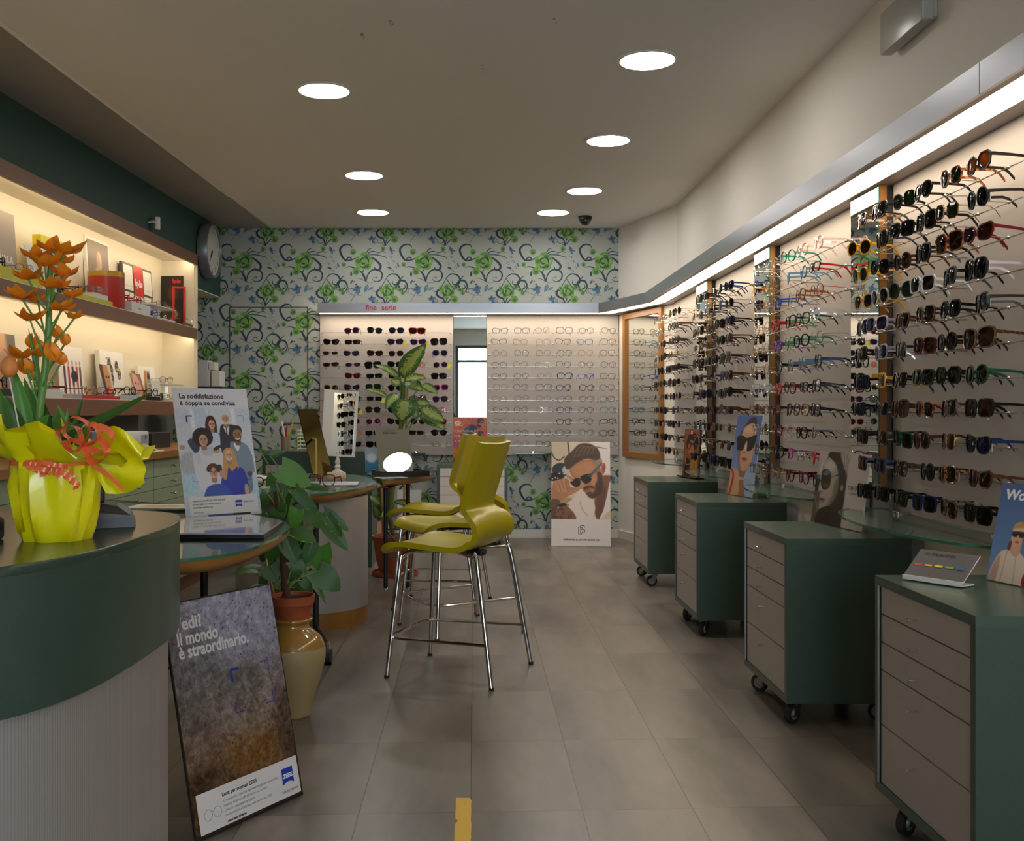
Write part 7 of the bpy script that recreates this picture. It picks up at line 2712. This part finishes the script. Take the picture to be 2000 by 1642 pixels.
# brown tinted leaning mirror on its strut
M = stand_M((-.975, 6.40, ZD), (-.875, 6.50, ZD), 22)
t = thing('desk_mirror', 'brown tinted desk mirror leaning on a gold strut on the middle desk', 'desk mirror', M=M)
mb = MB().box((0, 0, 0), (.145, .006, .44))
mb.build('plate', mat('bronze_mirror', '6e6238', 0.06, 1.0), t)
t_in = M.inverted()
mb = MB().tube([t_in @ Vector((-.945, 6.30, ZD + .002)), t_in @ Vector((-.955, 6.36, ZD + .225)), t_in @ (M @ Vector((.06, -.002, .24)))], .008, 8)
mb.build('strut', mat('pale_brass', 'a89058', 0.35, .6), t, smooth=True)
# white swivel mirror
yaw = math.radians(19)
M = Matrix.Translation((-.862, 6.65, ZD)) @ Matrix.Rotation(yaw, 4, 'Z')
t = thing('vanity_mirror', 'white framed swivel mirror on a turned white foot on the middle desk', 'vanity mirror', M=M)
mb = MB().lathe([(.05, 0), (.052, .006), (.03, .018), (.014, .03), (.02, .045), (.012, .06), (.018, .075), (.010, .10), (.010, .14)], 24)
mb.build('foot', M_skirt, t, smooth=True)
Mt = Matrix.Translation((0, 0, .11)) @ Matrix.Rotation(math.radians(4), 4, 'Y') @ Matrix.Rotation(math.radians(-3), 4, 'X')
mb = MB()
mb.box((-.11, -.012, 0), (-.045, .012, .42), Mt)
mb.box((.095, -.012, 0), (.11, .012, .42), Mt)
mb.box((-.045, -.012, 0), (.095, .012, .012), Mt)
mb.box((-.045, -.012, .405), (.095, .012, .42), Mt)
mb.box((-.045, .004, .012), (.095, .012, .405), Mt)
mb.build('frame', M_skirt, t)
mb = MB().add([Mt @ Vector(v) for v in ((-.045, -.003, .012), (.095, -.003, .012), (.095, -.003, .405), (-.045, -.003, .405))], [(0, 1, 2, 3)])
mb.box((-.045, -.0025, .012), (.095, .003, .405), Mt)
mb.build('mirror_glass', M_mirror, t)
# far desk: square mirror in a black tray
M = stand_M((-.572, 6.37, ZD + .02), (-.362, 6.44, ZD + .02), 24)
t = thing('desk_mirror', 'square lettered mirror tilted back in a black tray on the far desk', 'desk mirror', M=M)
mb = MB().box((0, 0, 0), (.215, .006, .285))
mb.build('plate', M_mirror, t)
vs, fs = text_geo('GIORGIO ARMANI', .018, .0006)
mb = MB().add([(v[0] * .6 + .045, -.0008, v[1] + .256) for v in vs], fs)
mb.build('lettering', M_black, t)
t_in = M.inverted()
mb = MB()
for lo, hi in (((-.60, 6.33, ZD), (-.30, 6.60, ZD + .006)), ((-.60, 6.33, ZD + .006), (-.30, 6.345, ZD + .034)), ((-.60, 6.345, ZD + .006), (-.588, 6.60, ZD + .034)), ((-.312, 6.345, ZD + .006), (-.30, 6.60, ZD + .034)), ((-.588, 6.588, ZD + .006), (-.312, 6.60, ZD + .034))):
    R0 = Matrix.Translation((-.45, 6.46, 0)) @ Matrix.Rotation(math.radians(18), 4, 'Z') @ Matrix.Translation((.45, -6.46, 0))
    mb.box(lo, hi, t_in @ R0)
mb.build('tray', M_black, t)
p = Print(.17, .12, .002)
p.canvas(Canvas(17, 12, 40, 'c8c6cc').rect(2, 2, 15, 9, 'a8a6b8', 1))
o = p.build('leaflet', None, Matrix.Translation((-.535, 6.17, ZD + .0022)) @ Matrix.Rotation(math.radians(32), 4, 'Z') @ Matrix.Rotation(-PI / 2, 4, 'X'))
tag(o, 'white leaflet lying on the far desk in front of the black tray', 'leaflet')
p = Print(.085, .16, .003)
p.canvas(Canvas(8, 16, 50, '8e98a8').rect(0, 8, 8, 16, '2a6a8a', 1).ell(4, 7, 3, 3, 'b8c4cc', 1))
o = p.build('postcard', None, stand_M((-.70, 6.80, ZD), (-.63, 6.82, ZD), 10))
tag(o, 'small teal picture card standing behind the square mirror on the far desk', 'card')

# ------------------------------------------------------------------ things on the tall green cabinet
ZG = .8315
t = thing('pen_cup', 'clear pen cup on the tall green cabinet', 'pen cup', (-1.36, 7.60, ZG))
mb = MB().lathe([(.035, 0), (.035, .10), (.032, .10), (.032, .004)], 20)
mb.build('cup', mat('cup_taupe', '8a7a68', 0.3), t, smooth=True)
for k, (c, dx, dz, lab) in enumerate((('pencil_yellow', .055, .20, 'yellow pencil leaning right in the pen cup'), ('pen_red', .012, .19, 'red capped pen in the pen cup'), ('pen_white', -.03, .21, 'white pen leaning left in the pen cup'), ('pen_dark', .0, .16, 'short dark pen in the pen cup'))):
    m = mat(c, {'pencil_yellow': 'd8a828', 'pen_red': 'b02828', 'pen_white': 'd8d4d0', 'pen_dark': '3a3230'}[c], .4)
    a0 = Vector((-1.36 - dx * .35, 7.60 + .006 * k - .01, ZG + .006))
    mb = MB().tube([a0, a0 + Vector((dx * 1.3, 0, dz * .95)), a0 + Vector((dx * 1.36, 0, dz))], [.0055, .0055, .002], 8)
    tag(mb.build('pen', m, None, smooth=True), lab, 'pen')
t = thing('letter_rack', 'white wire letter rack on the tall green cabinet', 'letter rack', (-1.22, 7.58, ZG))
mb = MB()
for k in range(6):
    z = .015 + .026 * k
    mb.tube([(-.05, 0, z), (.05, 0, z), (.05, .12, z), (-.05, .12, z)], .0028, 6, closed=True)
for x, y in ((-.05, 0), (.05, 0), (.05, .12), (-.05, .12)):
    mb.tube([(x, y, 0), (x, y, .16)], .0028, 6)
mb.build('wire_tray', M_skirt, t, smooth=True)

# ------------------------------------------------------------------ boards leaning on the back wall behind the plant
p = Print(.215, .47, .006)
cvx = Canvas(21, 47, 70, '26262e')
for k in range(40):
    cvx.ell(rg.uniform(0, 21), rg.uniform(0, 47), rg.uniform(.4, 1.6), rg.uniform(.4, 1.2), rg.choice(['6a6a58', '3a3c50', '8a5a50', '17171d', '4a6a3a']), .3)
cvx.ell(11, 36, 8, 7, 'c4907c', 1.5).line([(3, 32), (8, 42), (16, 44)], 2, 'c8b030', .8)
p.canvas(cvx)
o = p.build('poster', None, stand_M((-.905, 8.95, 0), (-.69, 8.95, 0), 6))
tag(o, 'dark floral poster standing on the floor behind the terracotta pot', 'poster')
mb = MB().box((0, 0, 0), (.205, .008, .44))
o = mb.build('blank_board', mat('blank_board', 'c4c2c4', 0.5), None, M=stand_M((-.655, 8.98, 0), (-.45, 8.98, 0), 6))
tag(o, 'blank white board standing on the floor right of the dark floral poster', 'board')

# ------------------------------------------------------------------ tape on the floor
mb = MB()
L_, R2 = [], []
rgt = random.Random(9)
ys = np.linspace(3.037, 2.2, 40)
for k, y in enumerate(ys):
    L_.append((-.0505 + .0004 * rgt.uniform(-1, 1) + (.008 if k in (8, 15, 23) else 0), y))
    R2.append((-.0065 + .0006 * rgt.uniform(-1, 1) - (.009 if k in (18, 30) else 0) - (.004 if k == 0 else 0), y))
vs = [(x, y, .0006) for x, y in L_] + [(x, y, .0006) for x, y in R2]
n0 = len(L_)
mb.add(vs, [(i + 1, n0 + i + 1, n0 + i, i) for i in range(n0 - 1)])
tag(mb.build('floor_tape', mat('yellow_tape', 'd9ae08', 0.5, noise=(60, .08)), None), 'worn strip of yellow tape stuck to the floor', 'tape')
